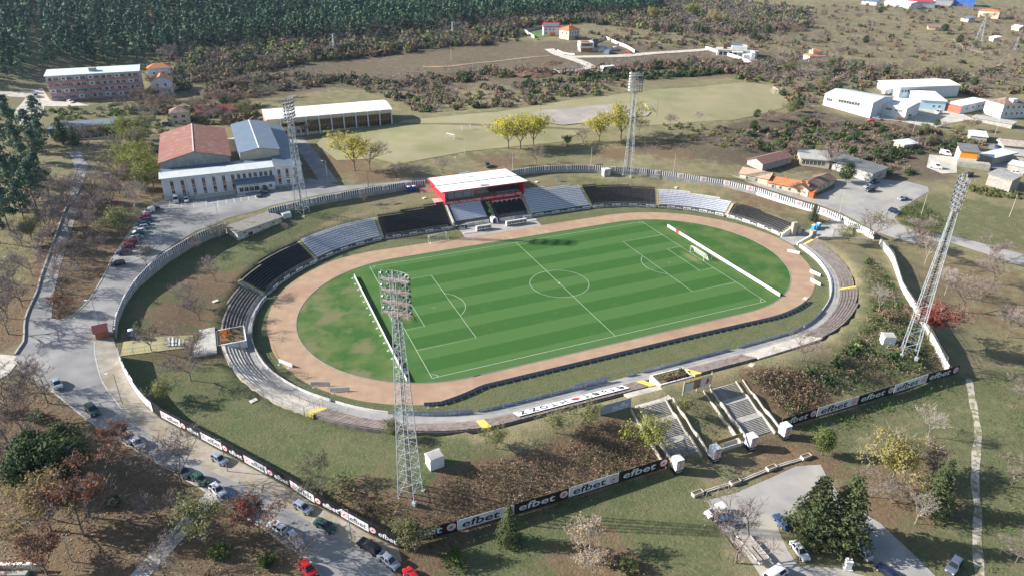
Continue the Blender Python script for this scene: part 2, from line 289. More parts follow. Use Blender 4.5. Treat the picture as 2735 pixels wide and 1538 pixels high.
def ground_mat():
    m = bpy.data.materials.new('meadow'); m.use_nodes = True; nt = m.node_tree; N = nt.nodes; L = nt.links; b = N['Principled BSDF']
    b.inputs['Roughness'].default_value = 0.95; b.inputs['Specular IOR Level'].default_value = 0.1
    tc = N.new('ShaderNodeTexCoord'); a = N.new('ShaderNodeAttribute'); a.attribute_name = 'cover'; sp = N.new('ShaderNodeSeparateColor'); L.new(a.outputs['Color'], sp.inputs[0])
    def noise(sc, dt=5, rough=.6):
        n = N.new('ShaderNodeTexNoise'); n.inputs['Scale'].default_value = sc; n.inputs['Detail'].default_value = dt; n.inputs['Roughness'].default_value = rough; L.new(tc.outputs['Object'], n.inputs['Vector']); return n.outputs['Fac']
    def rng(o, a0, a1, t0=0., t1=1.):
        r = N.new('ShaderNodeMapRange'); r.inputs['From Min'].default_value = a0; r.inputs['From Max'].default_value = a1; r.inputs['To Min'].default_value = t0; r.inputs['To Max'].default_value = t1; L.new(o, r.inputs['Value']); return r.outputs[0]
    def mix(f, x, y, mode='MIX'):
        k = N.new('ShaderNodeMix'); k.data_type = 'RGBA'; k.blend_type = mode
        for sock, v in ((k.inputs['Factor'], f), (k.inputs[6], x), (k.inputs[7], y)):
            if isinstance(v, tuple): sock.default_value = (*v, 1)
            elif isinstance(v, float): sock.default_value = v
            else: L.new(v, sock)
        return k.outputs[2]
    def math_(op, x, y):
        k = N.new('ShaderNodeMath'); k.operation = op; k.use_clamp = False
        for i, v in enumerate((x, y)):
            if isinstance(v, float): k.inputs[i].default_value = v
            else: L.new(v, k.inputs[i])
        return k.outputs[0]
    n1, n2, n3, n4 = noise(.035, 6), noise(.22, 6), noise(1.3, 5, .7), noise(6, 4, .7)
    dry = mix(rng(n1, .38, .62), (.30, .27, .155), (.24, .195, .125))
    dry = mix(rng(n2, .42, .62), dry, (.195, .20, .105))
    green = mix(rng(n2, .35, .65), (.09, .13, .05), (.145, .155, .078)); green = mix(rng(n3, .48, .72), green, (.21, .195, .115))
    lit = mix(rng(n3, .35, .65), (.24, .165, .105), (.14, .10, .065))
    scr = mix(rng(n3, .35, .65), (.17, .135, .10), (.095, .085, .055)); scr = mix(rng(n2, .5, .7), scr, (.21, .17, .125))
    def w(ch, n, g=.55): return rng(math_('ADD', sp.outputs[ch], math_('MULTIPLY', math_('SUBTRACT', n, .5), g*2)), .32, .62)
    c = mix(w(0, n2), dry, green); c = mix(w(2, n2), c, scr); c = mix(w(1, n2), c, lit)
    c = mix(rng(n4, .3, .75, .0, .7), c, mix(1.0, c, (.50, .48, .45), 'MULTIPLY')); c = mix(rng(noise(.7, 8, .75), .5, .68, 0., .55), c, mix(1.0, c, (.55, .55, .5), 'MULTIPLY'))
    n5 = noise(24, 3, .6); c = mix(rng(n5, .45, .8, .0, .4), c, (.30, .265, .18))
    L.new(c, b.inputs['Base Color'])
    bn = N.new('ShaderNodeBump'); bn.inputs['Strength'].default_value = .9; bn.inputs['Distance'].default_value = .35; L.new(noise(1.7, 7, .75), bn.inputs['Height']); L.new(bn.outputs[0], b.inputs['Normal'])
    return m
ground_me.materials.append(ground_mat()); tag(ob('ground', ground_me), kind='structure')
# ---------------------------------------------------------------- sheets draped over the ground
def drape(name, poly, m, lift=.07, step=3.0, kind='structure', holes=(), flat=None):
    poly = [tuple(p[:2]) for p in poly]; pts = []; 
    n = len(poly)
    for k in range(n):
        a, b = Vector(poly[k]), Vector(poly[(k+1) % n]); q = max(1, int((b-a).length/step))
        pts += [a.lerp(b, i/q) for i in range(q)]
    ed = [(i, (i+1) % len(pts)) for i in range(len(pts))]
    xs = [p.x for p in pts]; ys = [p.y for p in pts]
    gx, gy = np.meshgrid(np.arange(min(xs), max(xs), step)+step*.37, np.arange(min(ys), max(ys), step)+step*.41)
    bd = [(p.x, p.y) for p in pts]; mm = inpoly(gx, gy, bd) & (dist_line(gx, gy, bd+[bd[0]]) > step*.45)
    allp = pts+[Vector((float(a), float(b))) for a, b in zip(gx[mm], gy[mm])]
    vo, _, fo, *_ = mgeo.delaunay_2d_cdt(allp, ed, [], 1, 1e-4)
    V = np.array([(v.x, v.y) for v in vo]); cen = [sum((vo[i] for i in f), Vector((0, 0)))/len(f) for f in fo]
    ok = inpoly([c.x for c in cen], [c.y for c in cen], bd); fs = [f for f, k in zip(fo, ok) if k]
    z = H(V[:, 0], V[:, 1])+lift if flat is None else np.full(len(V), flat)
    me = bpy.data.meshes.new(name); me.from_pydata(np.c_[V, z].tolist(), [], fs)
    me.update()
    if me.polygons and me.polygons[0].normal.z < 0: me.flip_normals()
    me.materials.append(m); me.polygons.foreach_set('use_smooth', [True]*len(me.polygons))
    return tag(ob(name, me), kind=kind)
def smooth_line(pts, step=2.5):
    pts = [Vector(p[:2]) for p in pts]; out = []
    for i in range(len(pts)-1):
        p0, p1, p2, p3 = pts[max(i-1, 0)], pts[i], pts[i+1], pts[min(i+2, len(pts)-1)]
        n = max(1, int((p2-p1).length/step))
        for k in range(n):
            t = k/n; out.append(0.5*((2*p1)+(p2-p0)*t+(2*p0-5*p1+4*p2-p3)*t*t+(3*p1-p0-3*p2+p3)*t**3))
    return out+[pts[-1]]
def ribbon(name, pts, w, m, lift=.1, kind='structure', step=2.5, rough=0.0):
    L_ = smooth_line(pts, step); vs = []; fs = []; c = 5
    for i, p in enumerate(L_):
        t = (L_[min(i+1, len(L_)-1)]-L_[max(i-1, 0)]).normalized(); nn = Vector((-t.y, t.x)); ww = w*(1+rough*math.sin(i*1.7)*.5+rough*math.sin(i*.63)*.5)
        for k in range(c):
            q = p+nn*ww*(k/(c-1)-.5); vs.append((q.x, q.y, h1(q.x, q.y)+lift))
    for i in range(len(L_)-1):
        for k in range(c-1): a = i*c+k; fs.append((a, a+c, a+c+1, a+1)[::-1])
    me = bpy.data.meshes.new(name); me.from_pydata(vs, [], fs); me.update()
    if me.polygons[0].normal.z < 0: me.flip_normals()
    me.materials.append(m); return tag(ob(name, me), kind=kind)
asph = mat('asphalt', (.23, .23, .235), .9, (.30, .295, .29), .22, 8, bump=.02, c3=(.17, .17, .175), scale3=.05, bscale=8)
asph2 = mat('worn_asphalt', (.36, .35, .335), .9, (.27, .265, .26), .2, 6, bump=.02, c3=(.38, .36, .31), scale3=.08, bscale=8)
sand = mat('sandy_verge', (.37, .345, .30), .95, (.29, .255, .20), .5, 6, bump=.06, c3=(.27, .23, .16), scale3=.3)
pale = mat('pale_gravel', (.55, .52, .46), .95, (.43, .40, .35), .3, 6, bump=.04)
conc = mat('concrete', (.46, .45, .42), .9, (.36, .35, .33), .8, 6, bump=.02, c3=(.30, .29, .27), scale3=.4)
concl = mat('light_concrete', (.55, .52, .46), .9, (.45, .42, .37), .9, 6, bump=.02, c3=(.36, .34, .30), scale3=.35)
dirt = mat('bare_dirt', (.36, .28, .19), .95, (.24, .18, .12), .3, 6, bump=.15)
white = mat('white_paint', (.78, .78, .77), .6, (.70, .70, .68), .6, 4)
drape('road', [(-15.3,89.2),(-26.7,88.2),(-48.5,89.8),(-52.1,94.0),(-58.5,102.4),(-62.7,102.7),(-77.1,99.5),(-95.8,99.4),(-112.3,98.8),(-114.2,96.8),(-117.4,88.9),(-121.1,70.3),(-124.8,51.2),(-127.7,31.5),(-129.7,23.7),(-132.3,18.8),(-134.7,17.5),(-136.7,18.9),
 (-137.8,33.7),(-138.0,47.7),(-138.0,66.0),(-137.6,89.0),(-138.0,101.5),(-138.9,123.1),(-139.5,147.8),(-143.9,166.8),(-148.2,167.8),(-143.7,143.5),(-142.3,119.1),(-141.3,95.8),(-141.8,63.7),(-142.2,44.6),(-142.0,35.3),(-142.7,21.1),(-141.5,9.5),(-142.3,3.6),(-140.8,-2.7),(-136.8,-9.0),(-132.6,-14.9),(-128.0,-22.4),(-124.0,-28.7),(-120.5,-33.8),(-115.5,-40.2),(-107.7,-50.5),(-103.5,-56.1),(-99.5,-62.2),(-93.9,-69.6),(-90.1,-75.4),(-87.6,-78.7),(-86.2,-83.4),
 (-74.1,-87.0),(-76.6,-81.6),(-80.8,-77.3),(-85.7,-71.1),(-90.3,-64.7),(-94.6,-59.3),(-102.6,-50.6),(-108.1,-42.8),(-114.3,-34.3),(-117.4,-28.2),(-120.3,-21.1),(-123.1,-13.5),(-125.4,-1.7),(-125.7,5.6),(-123.0,5.8),(-122.0,6.4),(-122.4,9.2),(-122.3,14.7),(-121.1,24.0),(-119.7,29.2),(-116.2,42.7),(-111.8,50.7),(-101.1,65.1),(-95.0,68.7),(-91.2,72.4),(-82.0,75.2),(-76.1,78.4),(-63.3,82.2),(-43.4,86.1),(-31.0,86.9),(-16.2,86.2)], asph)
drape('verge', [(-76.6,-81.6),(-80.8,-77.3),(-85.7,-71.1),(-90.3,-64.7),(-94.6,-59.3),(-102.6,-50.6),(-108.1,-42.8),(-114.3,-34.3),(-117.4,-28.2),(-120.3,-21.1),(-123.1,-13.5),(-125.4,-1.7),(-125.7,5.6),(-122.0,5.9),(-120.9,-0.7),(-119.8,-6.7),(-117.1,-16.8),(-114.2,-24.8),(-110.9,-31.2),(-107.1,-36.3),(-101.6,-43.6),(-92.8,-55.3),(-88.2,-61.6),(-84.4,-67.2),(-80.7,-71.8),(-76.9,-76.6),(-72.6,-81.1),(-72.7,-83.8)], sand, .065)
drape('car_park', [(103.7,51.4),(106.1,42.3),(108.9,35.4),(114.8,24.0),(120.5,13.6),(122.6,6.2),(122.9,-2.4),(122.8,-10.3),(127.5,-21.3),(139.4,-24.5),(147.3,-47.9),(155.8,-42.1),(144.4,-21.2),(138.9,-14.9),(136.0,-8.4),(138.5,-3.6),(147.9,1.3),(162.9,6.8),(173.5,10.0),(177.3,13.8),(175.0,20.5),(166.4,26.4),(156.4,29.1),(144.2,32.6),(137.8,25.2),(121.2,21.3),(113.2,34.8)], asph2)
drape('forecourt', [(-12.8,-90.7),(-6.6,-91.2),(3.7,-90.4),(10.7,-89.8),(16.1,-91.4),(14.8,-94.2),(13.0,-99.4),(13.7,-105.0),(14.6,-108.1),(14.2,-116.5),(13.7,-121.3),(-15.3,-109.5),(-14.5,-104.5),(-15.0,-97.8)], asph2)
drape('traffic_island', [(-2.3,-99.6),(-5.0,-102.0),(-6.7,-106.4),(-7.4,-109.7),(-1.5,-112.6),(3.5,-117.1),(7.2,-118.6),(6.1,-114.7),(4.6,-111.9),(5.6,-108.6),(8.4,-105.9),(6.7,-101.6)], bpy.data.materials['meadow'] , .12)
ribbon('dirt_track', [(75.6,-81.5),(69.3,-87.0),(63.4,-92.3),(57.3,-97.3),(50.8,-101.5),(40.9,-108.4),(35.6,-112.9),(29.2,-117.3),(20.7,-124.1)], 1.5, mat('dusty_track', (.43, .39, .33), .95, (.20, .20, .11), .8, 7, lo=.46, hi=.56), .03, rough=.22)
ribbon('path', [(-101.3,-57.5),(-102.4,-59.0),(-105.9,-63.9),(-109.7,-69.2),(-113.7,-74.3)], 2.9, conc, .08)
drape('pavement', [(-145.7,5.4),(-142.3,3.6),(-141.2,0.5),(-142.4,-4.6),(-143.7,-6.1),(-147.2,-9.2),(-150.6,8.0)], concl, .1)
drape('lane', [(-194.8,281.5),(-176.2,282.1),(-173.1,287.1),(-167.0,266.6),(-155.4,261.0),(-147.5,249.7),(-168.5,255.9),(-166.5,228.3),(-167.5,205.6),(-178.0,224.1),(-180.1,252.5),(-178.9,272.2),(-194.0,275.9)], pale, .12, 5)
ribbon('white_road', [(140.4,297.6),(137.5,271.7),(149.3,261.2),(172.4,255.5),(202.9,255.7),(218.9,256.2),(249.6,256.8)], 7, pale, .25)
ribbon('gravel_track', [(137.5,268.7),(139.6,248.5),(138.8,226.8),(136.1,216.2)], 7, pale, .22)
ribbon('field_path', [(39.6,274.7),(54.7,266.7),(79.1,270.3),(105.3,275.0),(130.3,274.6)], 2.5, dirt, .15)
fld = mat('field_grass', (.245, .235, .125), .95, (.285, .255, .155), .12, 7, bump=.04, c3=(.20, .205, .10), scale3=.04, bscale=3)
drape('practice_field', [(-6.5,166.9),(37.4,141.9),(74.2,122.0),(110.4,112.2),(151.8,106.9),(194.1,118.8),(216.9,133.5),(222.2,159.8),(206.5,168.1),(134.3,170.8),(111.6,169.5),(66.2,165.4),(45.4,161.7),(-1.7,170.7)], fld, .12, 6)
drape('training_meadow', [(-48.5,150.9),(-39.3,169.1),(-7.4,163.7),(36.4,139.5),(73.0,119.7),(56.6,111.1),(11.7,114.2),(-22.5,107.2),(-29.4,118.2),(-44.5,122.1)], fld, .12, 6)
slab = drape('concrete_slab', [(60.3,152.1),(67.3,153.9),(86.5,153.2),(104.4,153.2),(114.8,147.0),(117.8,131.1),(112.6,126.2),(86.7,128.3),(66.5,129.2),(60.6,134.6)], mat('slab_tarmac', (.34, .31, .29), .95, (.27, .25, .235), .1, 7, c3=(.40, .37, .34), scale3=.06), .45, 5)
drape('service_yard', [(214.0,42.8),(224.5,36.6),(204.2,21.0),(196.7,22.6),(197.1,30.5)], pale, .12, 4)
drape('industrial_yard', [(231.6,102.5),(270.8,125.1),(290.7,121.1),(293.4,88.5),(286.6,74.6),(269.1,74.4),(249.8,70.2),(241.1,83.8),(230.4,91.2)], pale, .15, 5)
drape('market_street', [(255.7,43.4),(260.4,41.4),(232.0,15.7),(223.0,17.3),(235.3,28.5)], asph, .15, 4)
ribbon('service_lane', [(-56.0,165.4),(-54.5,143.9),(-53.4,120.3),(-52.6,94.6)], 6.5, asph, .09)
ribbon('cart_road', [(315.2,153.4),(317.8,144.2),(318.2,130.7),(312.1,112.8)], 5, pale, .2)
# ---------------------------------------------------------------- pitch, turf, running track
def turf_mat():
    m = bpy.data.materials.new('turf'); m.use_nodes = True; nt = m.node_tree; N = nt.nodes; L = nt.links; b = N['Principled BSDF']
    b.inputs['Roughness'].default_value = .9; b.inputs['Specular IOR Level'].default_value = .12
    tc = N.new('ShaderNodeTexCoord'); sx = N.new('ShaderNodeSeparateXYZ'); L.new(tc.outputs['Object'], sx.inputs[0])
    def M(op, *a):
        k = N.new('ShaderNodeMath'); k.operation = op
        for i, v in enumerate(a):
            if isinstance(v, (int, float)): k.inputs[i].default_value = v
            else: L.new(v, k.inputs[i])
        return k.outputs[0]
    def noise(sc, dt=5, r=.6):
        n = N.new('ShaderNodeTexNoise'); n.inputs['Scale'].default_value = sc; n.inputs['Detail'].default_value = dt; n.inputs['Roughness'].default_value = r; L.new(tc.outputs['Object'], n.inputs['Vector']); return n.outputs['Fac']
    def rng(o, a0, a1, t0=0., t1=1.):
        r = N.new('ShaderNodeMapRange'); r.inputs['From Min'].default_value = a0; r.inputs['From Max'].default_value = a1; r.inputs['To Min'].default_value = t0; r.inputs['To Max'].default_value = t1; L.new(o, r.inputs['Value']); return r.outputs[0]
    def mix(f, x, y):
        k = N.new('ShaderNodeMix'); k.data_type = 'RGBA'
        for sock, v in ((k.inputs['Factor'], f), (k.inputs[6], x), (k.inputs[7], y)):
            if isinstance(v, tuple): sock.default_value = (*v, 1)
            elif isinstance(v, float): sock.default_value = v
            else: L.new(v, sock)
        return k.outputs[2]
    fr = M('FRACT', M('ADD', M('MULTIPLY', M('ADD', sx.outputs[1], M('MULTIPLY', M('SUBTRACT', noise(.05), .5), .8)), 1/STRIPE), STRIPE_OFF))
    st = M('MULTIPLY', M('SUBTRACT', 1.0, rng(M('ABSOLUTE', M('SUBTRACT', fr, .5)), .235, .265)), rng(M('ABSOLUTE', sx.outputs[0]), 51.5, 55, 1, 0))
    st = M('MULTIPLY', st, rng(M('ABSOLUTE', sx.outputs[1]), 33.2, 34.2, 1, 0))
    base = mix(st, (.066, .145, .040), (.040, .112, .024))
    endz = rng(M('ABSOLUTE', sx.outputs[0]), 50.5, 58); edgez = rng(M('ABSOLUTE', sx.outputs[1]), 32.5, 35)
    d = mix(rng(noise(.12, 4), .40, .62), (.038, .105, .024), (.098, .145, .045)); d = mix(M('MULTIPLY', rng(noise(.09, 3), .48, .60), rng(sx.outputs[0], -56, -62)), d, (.150, .150, .075))
    base = mix(endz, base, d); base = mix(M('MULTIPLY', edgez, .5), base, (.07, .125, .045))
    base = mix(M('MULTIPLY', rng(noise(.35, 6), .55, .72), .40), base, (.088, .145, .060))
    base = mix(M('MULTIPLY', rng(noise(9, 4, .8), .56, .70), .38), base, (.10, .165, .075))
    gy = M('POWER', M('DIVIDE', sx.outputs[1], 6.0), 2.0)
    for gx0, wd, am in ((-49.5, 2.2, .8), (49.5, 1.6, .7), (40.6, .8, .5), (-40.6, .8, .5)):
        g = M('ADD', M('POWER', M('DIVIDE', M('SUBTRACT', sx.outputs[0], gx0), wd), 2.0), gy if abs(gx0) > 45 else M('MULTIPLY', gy, 60.0))
        base = mix(M('MULTIPLY', rng(M('ADD', g, M('MULTIPLY', noise(.8), 1.6)), 2.0, .6), am), base, (.24, .205, .10))
    L.new(base, b.inputs['Base Color'])
    bn = N.new('ShaderNodeBump'); bn.inputs['Strength'].default_value = .5; bn.inputs['Distance'].default_value = .05; L.new(noise(5, 5, .7), bn.inputs['Height']); L.new(bn.outputs[0], b.inputs['Normal'])
    return m
STRIPE, STRIPE_OFF = 11.2, 0.0
def band(name, s0, s1, r0, r1, m, z=.02, ds=2.0, nr=4, kind='structure', hz=False):
    f0 = r0 if callable(r0) else (lambda s: r0); f1 = r1 if callable(r1) else (lambda s: r1)
    n = max(2, int((s1-s0)/ds)); vs = []; fs = []
    for i in range(n+1):
        s = s0+(s1-s0)*i/n
        for k in range(nr+1):
            r = float(f0(s))+(float(f1(s))-float(f0(s)))*k/nr; x, y = ring(s, r); vs.append((x, y, z+(h1(x, y) if hz else 0)))
    for i in range(n):
        for k in range(nr): a = i*(nr+1)+k; fs.append((a, a+1, a+nr+2, a+nr+1)[::-1])
    me = bpy.data.meshes.new(name); me.from_pydata(vs, [], fs); me.update()
    if me.polygons[0].normal.z < 0: me.flip_normals()
    me.materials.append(m); return tag(ob(name, me), kind=kind)
ov = [ring(s, 36.8) for s in np.arange(0, LS, 2.0)]
drape('pitch', ov, turf_mat(), 0, 6.0, flat=.03)
def track_mat():
    return mat('cinder_track', (.385, .275, .185), .95, (.31, .21, .14), .35, 7, bump=.03, c3=(.30, .185, .135), scale3=.07, lo=.3, hi=.7)
TR = lambda s: np.interp(s % LS, [0, 60, 84, 120, 150, 156, 166, 200, 241, 262, 290, 325, 345, 370, 385, 403, 430, 450, 470, LS], [41.6, 41.7, 42.2, 43.8, 44.8, 46.5, 46.5, 44.6, 44.2, 44.4, 44.6, 45.0, 46.8, 46.5, 45.2, 44.2, 44.8, 45.2, 45.4, 41.6])
band('running_track', 0, LS, 36.9, TR, track_mat(), .02)
drape('apron', [(-14.1,58.0),(-15.2,43.5),(4.7,43.9),(14.9,44.1),(15.5,51.0),(16.0,55.3),(2.6,56.6),(-11.1,56.1)], mat('apron_paving', (.34, .31, .29), .9, (.29, .27, .25), .4, 5, c3=(.38, .35, .32), scale3=.1), .05, 3, flat=.045)
kb = MB()
for s in np.arange(0, LS, 2.0):
    a, b, c, d = ring(s, 36.72), ring(s+2, 36.72), ring(s+2, 36.86), ring(s, 36.86)
    kb.add([(*a, .0), (*b, .0), (*c, .0), (*d, .0), (*a, .1), (*b, .1), (*c, .1), (*d, .1)], [(4, 5, 6, 7), (0, 1, 5, 4), (3, 7, 6, 2)])
tag(kb.build('kerb', mat('kerb_stone', (.25, .25, .25), .9, (.34, .33, .31), 3)), kind='structure')
# white lines, one object per marking
line_m = mat('line_paint', (.72, .76, .70), .8, (.50, .60, .46), 2.5, 5)
def line(pts, w=.085, name='pitch_line', closed=False, z=.05):
    vs = []; fs = []; n = len(pts)
    for i, p in enumerate(pts):
        a = Vector(pts[(i-1) % n] if closed or i else pts[i]); b = Vector(pts[(i+1) % n] if closed or i < n-1 else pts[i]); t = (b-a).normalized(); q = Vector((-t.y, t.x))*w/2
        vs += [(p[0]+q.x, p[1]+q.y, z), (p[0]-q.x, p[1]-q.y, z)]
    for i in range(n if closed else n-1): j = (i+1) % n; fs.append((2*i, 2*i+1, 2*j+1, 2*j))
    me = bpy.data.meshes.new(name); me.from_pydata(vs, [], fs); me.update(); me.materials.append(line_m); return tag(ob(name, me), kind='structure')
HX, HY = 51.55, 33.58
line([(-HX, -HY), (HX, -HY)]); line([(-HX, HY), (HX, HY)]); line([(-HX, -HY), (-HX, HY)]); line([(HX, -HY), (HX, HY)]); line([(0, -HY), (0, HY)])
line([(9.15*math.cos(a), 9.15*math.sin(a)) for a in np.linspace(0, 2*math.pi, 72, endpoint=False)], closed=True, name='centre_circle')
line([(.2*math.cos(a), .2*math.sin(a)) for a in np.linspace(0, 2*math.pi, 12, endpoint=False)], .3, closed=True, name='centre_spot')
for sg in (-1, 1):
    line([(sg*HX, 20.16), (sg*(HX-16.5), 20.16), (sg*(HX-16.5), -20.16), (sg*HX, -20.16)], name='penalty_box_line'); line([(sg*HX, 9.16), (sg*(HX-5.5), 9.16), (sg*(HX-5.5), -9.16), (sg*HX, -9.16)], name='goal_box_line')
    line([(sg*(HX-11-9.15*math.cos(a)), 9.15*math.sin(a)) for a in np.linspace(-.925, .925, 24)], name='penalty_arc')
    for t in (-1, 1): line([(sg*(HX-1.6*math.cos(a)), t*(HY-1.6*math.sin(a))) for a in np.linspace(0, math.pi/2, 9)], name='corner_arc')
for s_ in (286, 283, 272, 269): line([ring(s_, 37.2), ring(s_, 39.4)], .1, 'track_line')

for a_, b_ in (((-109.3,98.3), (-109.6,90.9)), ((-105.3,97.7), (-105.5,89.3)), ((-101.3,96.4), (-101.4,87.5)), ((-97.1,96.1), (-97.4,86.9)), ((-93.2,93.4), (-93.5,84.2)), ((-90.5,91.2), (-90.6,86.2)), ((-87.9,91.2), (-87.9,86.2)), ((-85.4,91.4), (-85.5,86.4)), ((-82.9,91.1), (-82.9,86.6)), ((-80.3,91.2), (-80.3,86.7)), ((-74.1,99.6), (-73.9,93.7)), ((-70.8,97.9), (-70.6,93.8)), ((-68.1,97.7), (-67.9,93.6))):
    line([a_, b_], .16, 'parking_line', z=max(h1(*a_), h1(*b_))+.09)
# ---------------------------------------------------------------- lettering
_TXT = {}
def text_mesh(body, m, h=1.0, bold=.016, shear=0.0, res=2):
    """flat lettering in the local x-z plane, facing -y, centred; height of the tall letters = h"""
    k = (body, m.name, bold, shear)
    if k not in _TXT:
        cu = bpy.data.curves.new('lettering', 'FONT'); cu.body = body; cu.size = 1.0; cu.offset = bold; cu.shear = shear; cu.resolution_u = res; cu.align_x = 'CENTER'; cu.fill_mode = 'FRONT'
        o = bpy.data.objects.new('lettering', cu); COL.objects.link(o); bpy.context.view_layer.update()
        me = bpy.data.meshes.new_from_object(o.evaluated_get(bpy.context.evaluated_depsgraph_get())); bpy.data.objects.remove(o)
        v = np.empty(len(me.vertices)*3); me.vertices.foreach_get('co', v); v = v.reshape(-1, 3)
        a, b = v.min(0), v.max(0); v = v-(a+b)/2; s = 1.0/(b[1]-a[1]); v *= s
        me.vertices.foreach_set('co', np.stack([v[:, 0], v[:, 2], v[:, 1]], 1).astype(np.float32).ravel()); me.materials.clear(); me.materials.append(m); me.update()
        _TXT[k] = (me, (b[0]-a[0])*s)
    return _TXT[k]
def letter(body, m, parent, loc, h, w=None, rot=(0, 0, 0), name='lettering', **kw):
    me, wd = text_mesh(body, m, **kw); o = ob(name, me, parent, loc, rot)
    sx = (w/wd) if w else h; o.scale = (sx, 1, h); return o
black = mat('black_plastic', (.018, .018, .024), .45, (.03, .03, .04), 3, spec=.4)
ink = mat('black_print', (.012, .012, .015), .6); bwhite = mat('banner_white', (.74, .76, .80), .6, (.66, .68, .72), .7, 4)
red = mat('red_paint', (.60, .035, .05), .5, (.52, .03, .045), .4, 4); redp = mat('red_print', (.55, .02, .03), .6); greyp = mat('grey_print', (.40, .43, .50), .7)
seatw = mat('white_seat', (.70, .74, .82), .4, (.62, .66, .75), 1.5, spec=.5); yellow = mat('yellow_paint', (.74, .60, .08), .8, (.58, .49, .14), 2.5, c3=(.45, .40, .22), scale3=.8)
brownseat = mat('brown_plank', (.25, .205, .185), .8, (.18, .15, .135), 1.2, 5, rnd=.25)
steel = mat('galvanised_steel', (.46, .51, .55), .5, (.42, .47, .50), 2, metal=.25); dsteel = mat('dark_steel', (.09, .09, .10), .6, (.14, .12, .10), 2)
gsteel = mat('grey_steel', (.33, .35, .37), .6, (.28, .29, .30), 1)
blackb = mat('black_board', (.014, .014, .018), .55, (.022, .022, .028), 1)
mesh_grey = mat('grey_banner', (.36, .40, .50), .8, (.31, .35, .45), .8, 4)
def ad_panel(parent, a, b, z0, z1, dark, text='efbet', emblem=None, th=.04, tw=.62, tsh=0.0, outward=1, name='ad_panel', lh=.58):
    """board between ground points a and b (x, y); its printed side is to the right of a->b"""
    a, b = Vector(a[:2]), Vector(b[:2]); L_ = (b-a).length; ang = math.atan2(b.y-a.y, b.x-a.x); mid = (a+b)/2
    dz = (z1[1]-z1[0]) if isinstance(z1, tuple) else 0; zb = z0 if not isinstance(z0, tuple) else z0[0]; zt = z1 if not isinstance(z1, tuple) else z1[0]; slope = dz/L_
    h = zt-zb; mb = MB(); vs = []
    for y in (-th/2, th/2):
        for x, zz in ((-L_/2, 0), (L_/2, 0), (L_/2, h), (-L_/2, h)): vs.append((x, y, zz+slope*(x+L_/2)-h/2-slope*L_/2))
    mb.add(vs, [(0, 1, 2, 3), (7, 6, 5, 4), (0, 4, 5, 1), (1, 5, 6, 2), (2, 6, 7, 3), (3, 7, 4, 0)])
    p = mb.build(name, blackb if dark else bwhite, parent, (mid.x, mid.y, zb+h/2+slope*L_/2), (0, 0, ang))
    p['label'] = 'black board with white lettering' if dark else 'white board with black lettering'
    R_ = Euler((0, -math.atan(slope), 0)) if slope else (0, 0, 0)
    off = 0.0
    if emblem is not None:
        off = -emblem*h*.42; er = h*.40; ex = emblem*(L_/2-er*1.15); ez = slope*ex
        e = MB(); n = 22
        for k, (r, mi) in enumerate(((er, 0), (er*.88, 1), (er*.62, 0), (er*.55, 1))):
            e.m = mi; e.poly([(r*math.cos(2*math.pi*i/n), -.004*k, r*math.sin(2*math.pi*i/n)) for i in range(n)])
        e.m = 0
        for (x0, z0_, x1, z1_, w) in ((-.35, -.35, .1, .3, .12), (.0, .1, .35, .2, .10), (-.1, -.05, .3, -.35, .10), (-.3, .1, .05, .05, .09)):
            d = Vector((x1-x0, z1_-z0_)).normalized(); q = Vector((-d.y, d.x))*w
            e.poly([(er*(x0-q.x), -.018, er*(z0_-q.y)), (er*(x1-q.x), -.018, er*(z1_-q.y)), (er*(x1+q.x), -.018, er*(z1_+q.y)), (er*(x0+q.x), -.018, er*(z0_+q.y))])
        e.build('emblem', [redp, bwhite], p, (ex, -th/2-.006, ez))
    if text: letter(text, bwhite if dark else ink, p, (off, -th/2-.008, slope*off), h*lh, L_*tw, R_ if slope else (0, 0, 0), shear=.12 if tsh else 0.0)
    return p
# ---------------------------------------------------------------- stands
def row_band(mb, s0, s1, r0, r1, z0, z1, ds=2.4):
    """solid curved step, r0..r1, z0..z1"""
    n = max(1, int(math.ceil((s1-s0)/ds)))
    rr0 = r0 if callable(r0) else (lambda s: r0); rr1 = r1 if callable(r1) else (lambda s: r1)
    vs = []
    for i in range(n+1):
        s = s0+(s1-s0)*i/n; a = ring(s, float(rr0(s))); b = ring(s, float(rr1(s))); vs += [(*a, z0), (*b, z0), (*b, z1), (*a, z1)]
    fs = []
    for i in range(n):
        k = 4*i; fs += [(k, k+3, k+7, k+4), (k+3, k+2, k+6, k+7), (k+1, k+5, k+6, k+2)]
    fs += [(0, 1, 2, 3), (4*n, 4*n+3, 4*n+2, 4*n+1)]
    mb.add(vs, fs)
def seat_me(m):
    b = MB(); b.box(-.18, .18, -.20, .14, .36, .42); b.box(-.18, .18, .12, .19, .40, .78); b.box(-.195, -.16, -.08, .16, .40, .50); b.box(.16, .195, -.08, .16, .40, .50)
    return b.mesh('seat', m)
def plank_me():
    b = MB(); b.box(-.50, .50, -.19, .19, .18, .25); b.box(-.42, -.34, -.12, .12, 0, .18); b.box(.34, .42, -.12, .12, 0, .18)
    return b.mesh('seat_plank', brownseat)
SEATW, SEATB, PLANK = seat_me(seatw), seat_me(black), plank_me()
CAM = Vector((-89.3, -168.6, 97.5))
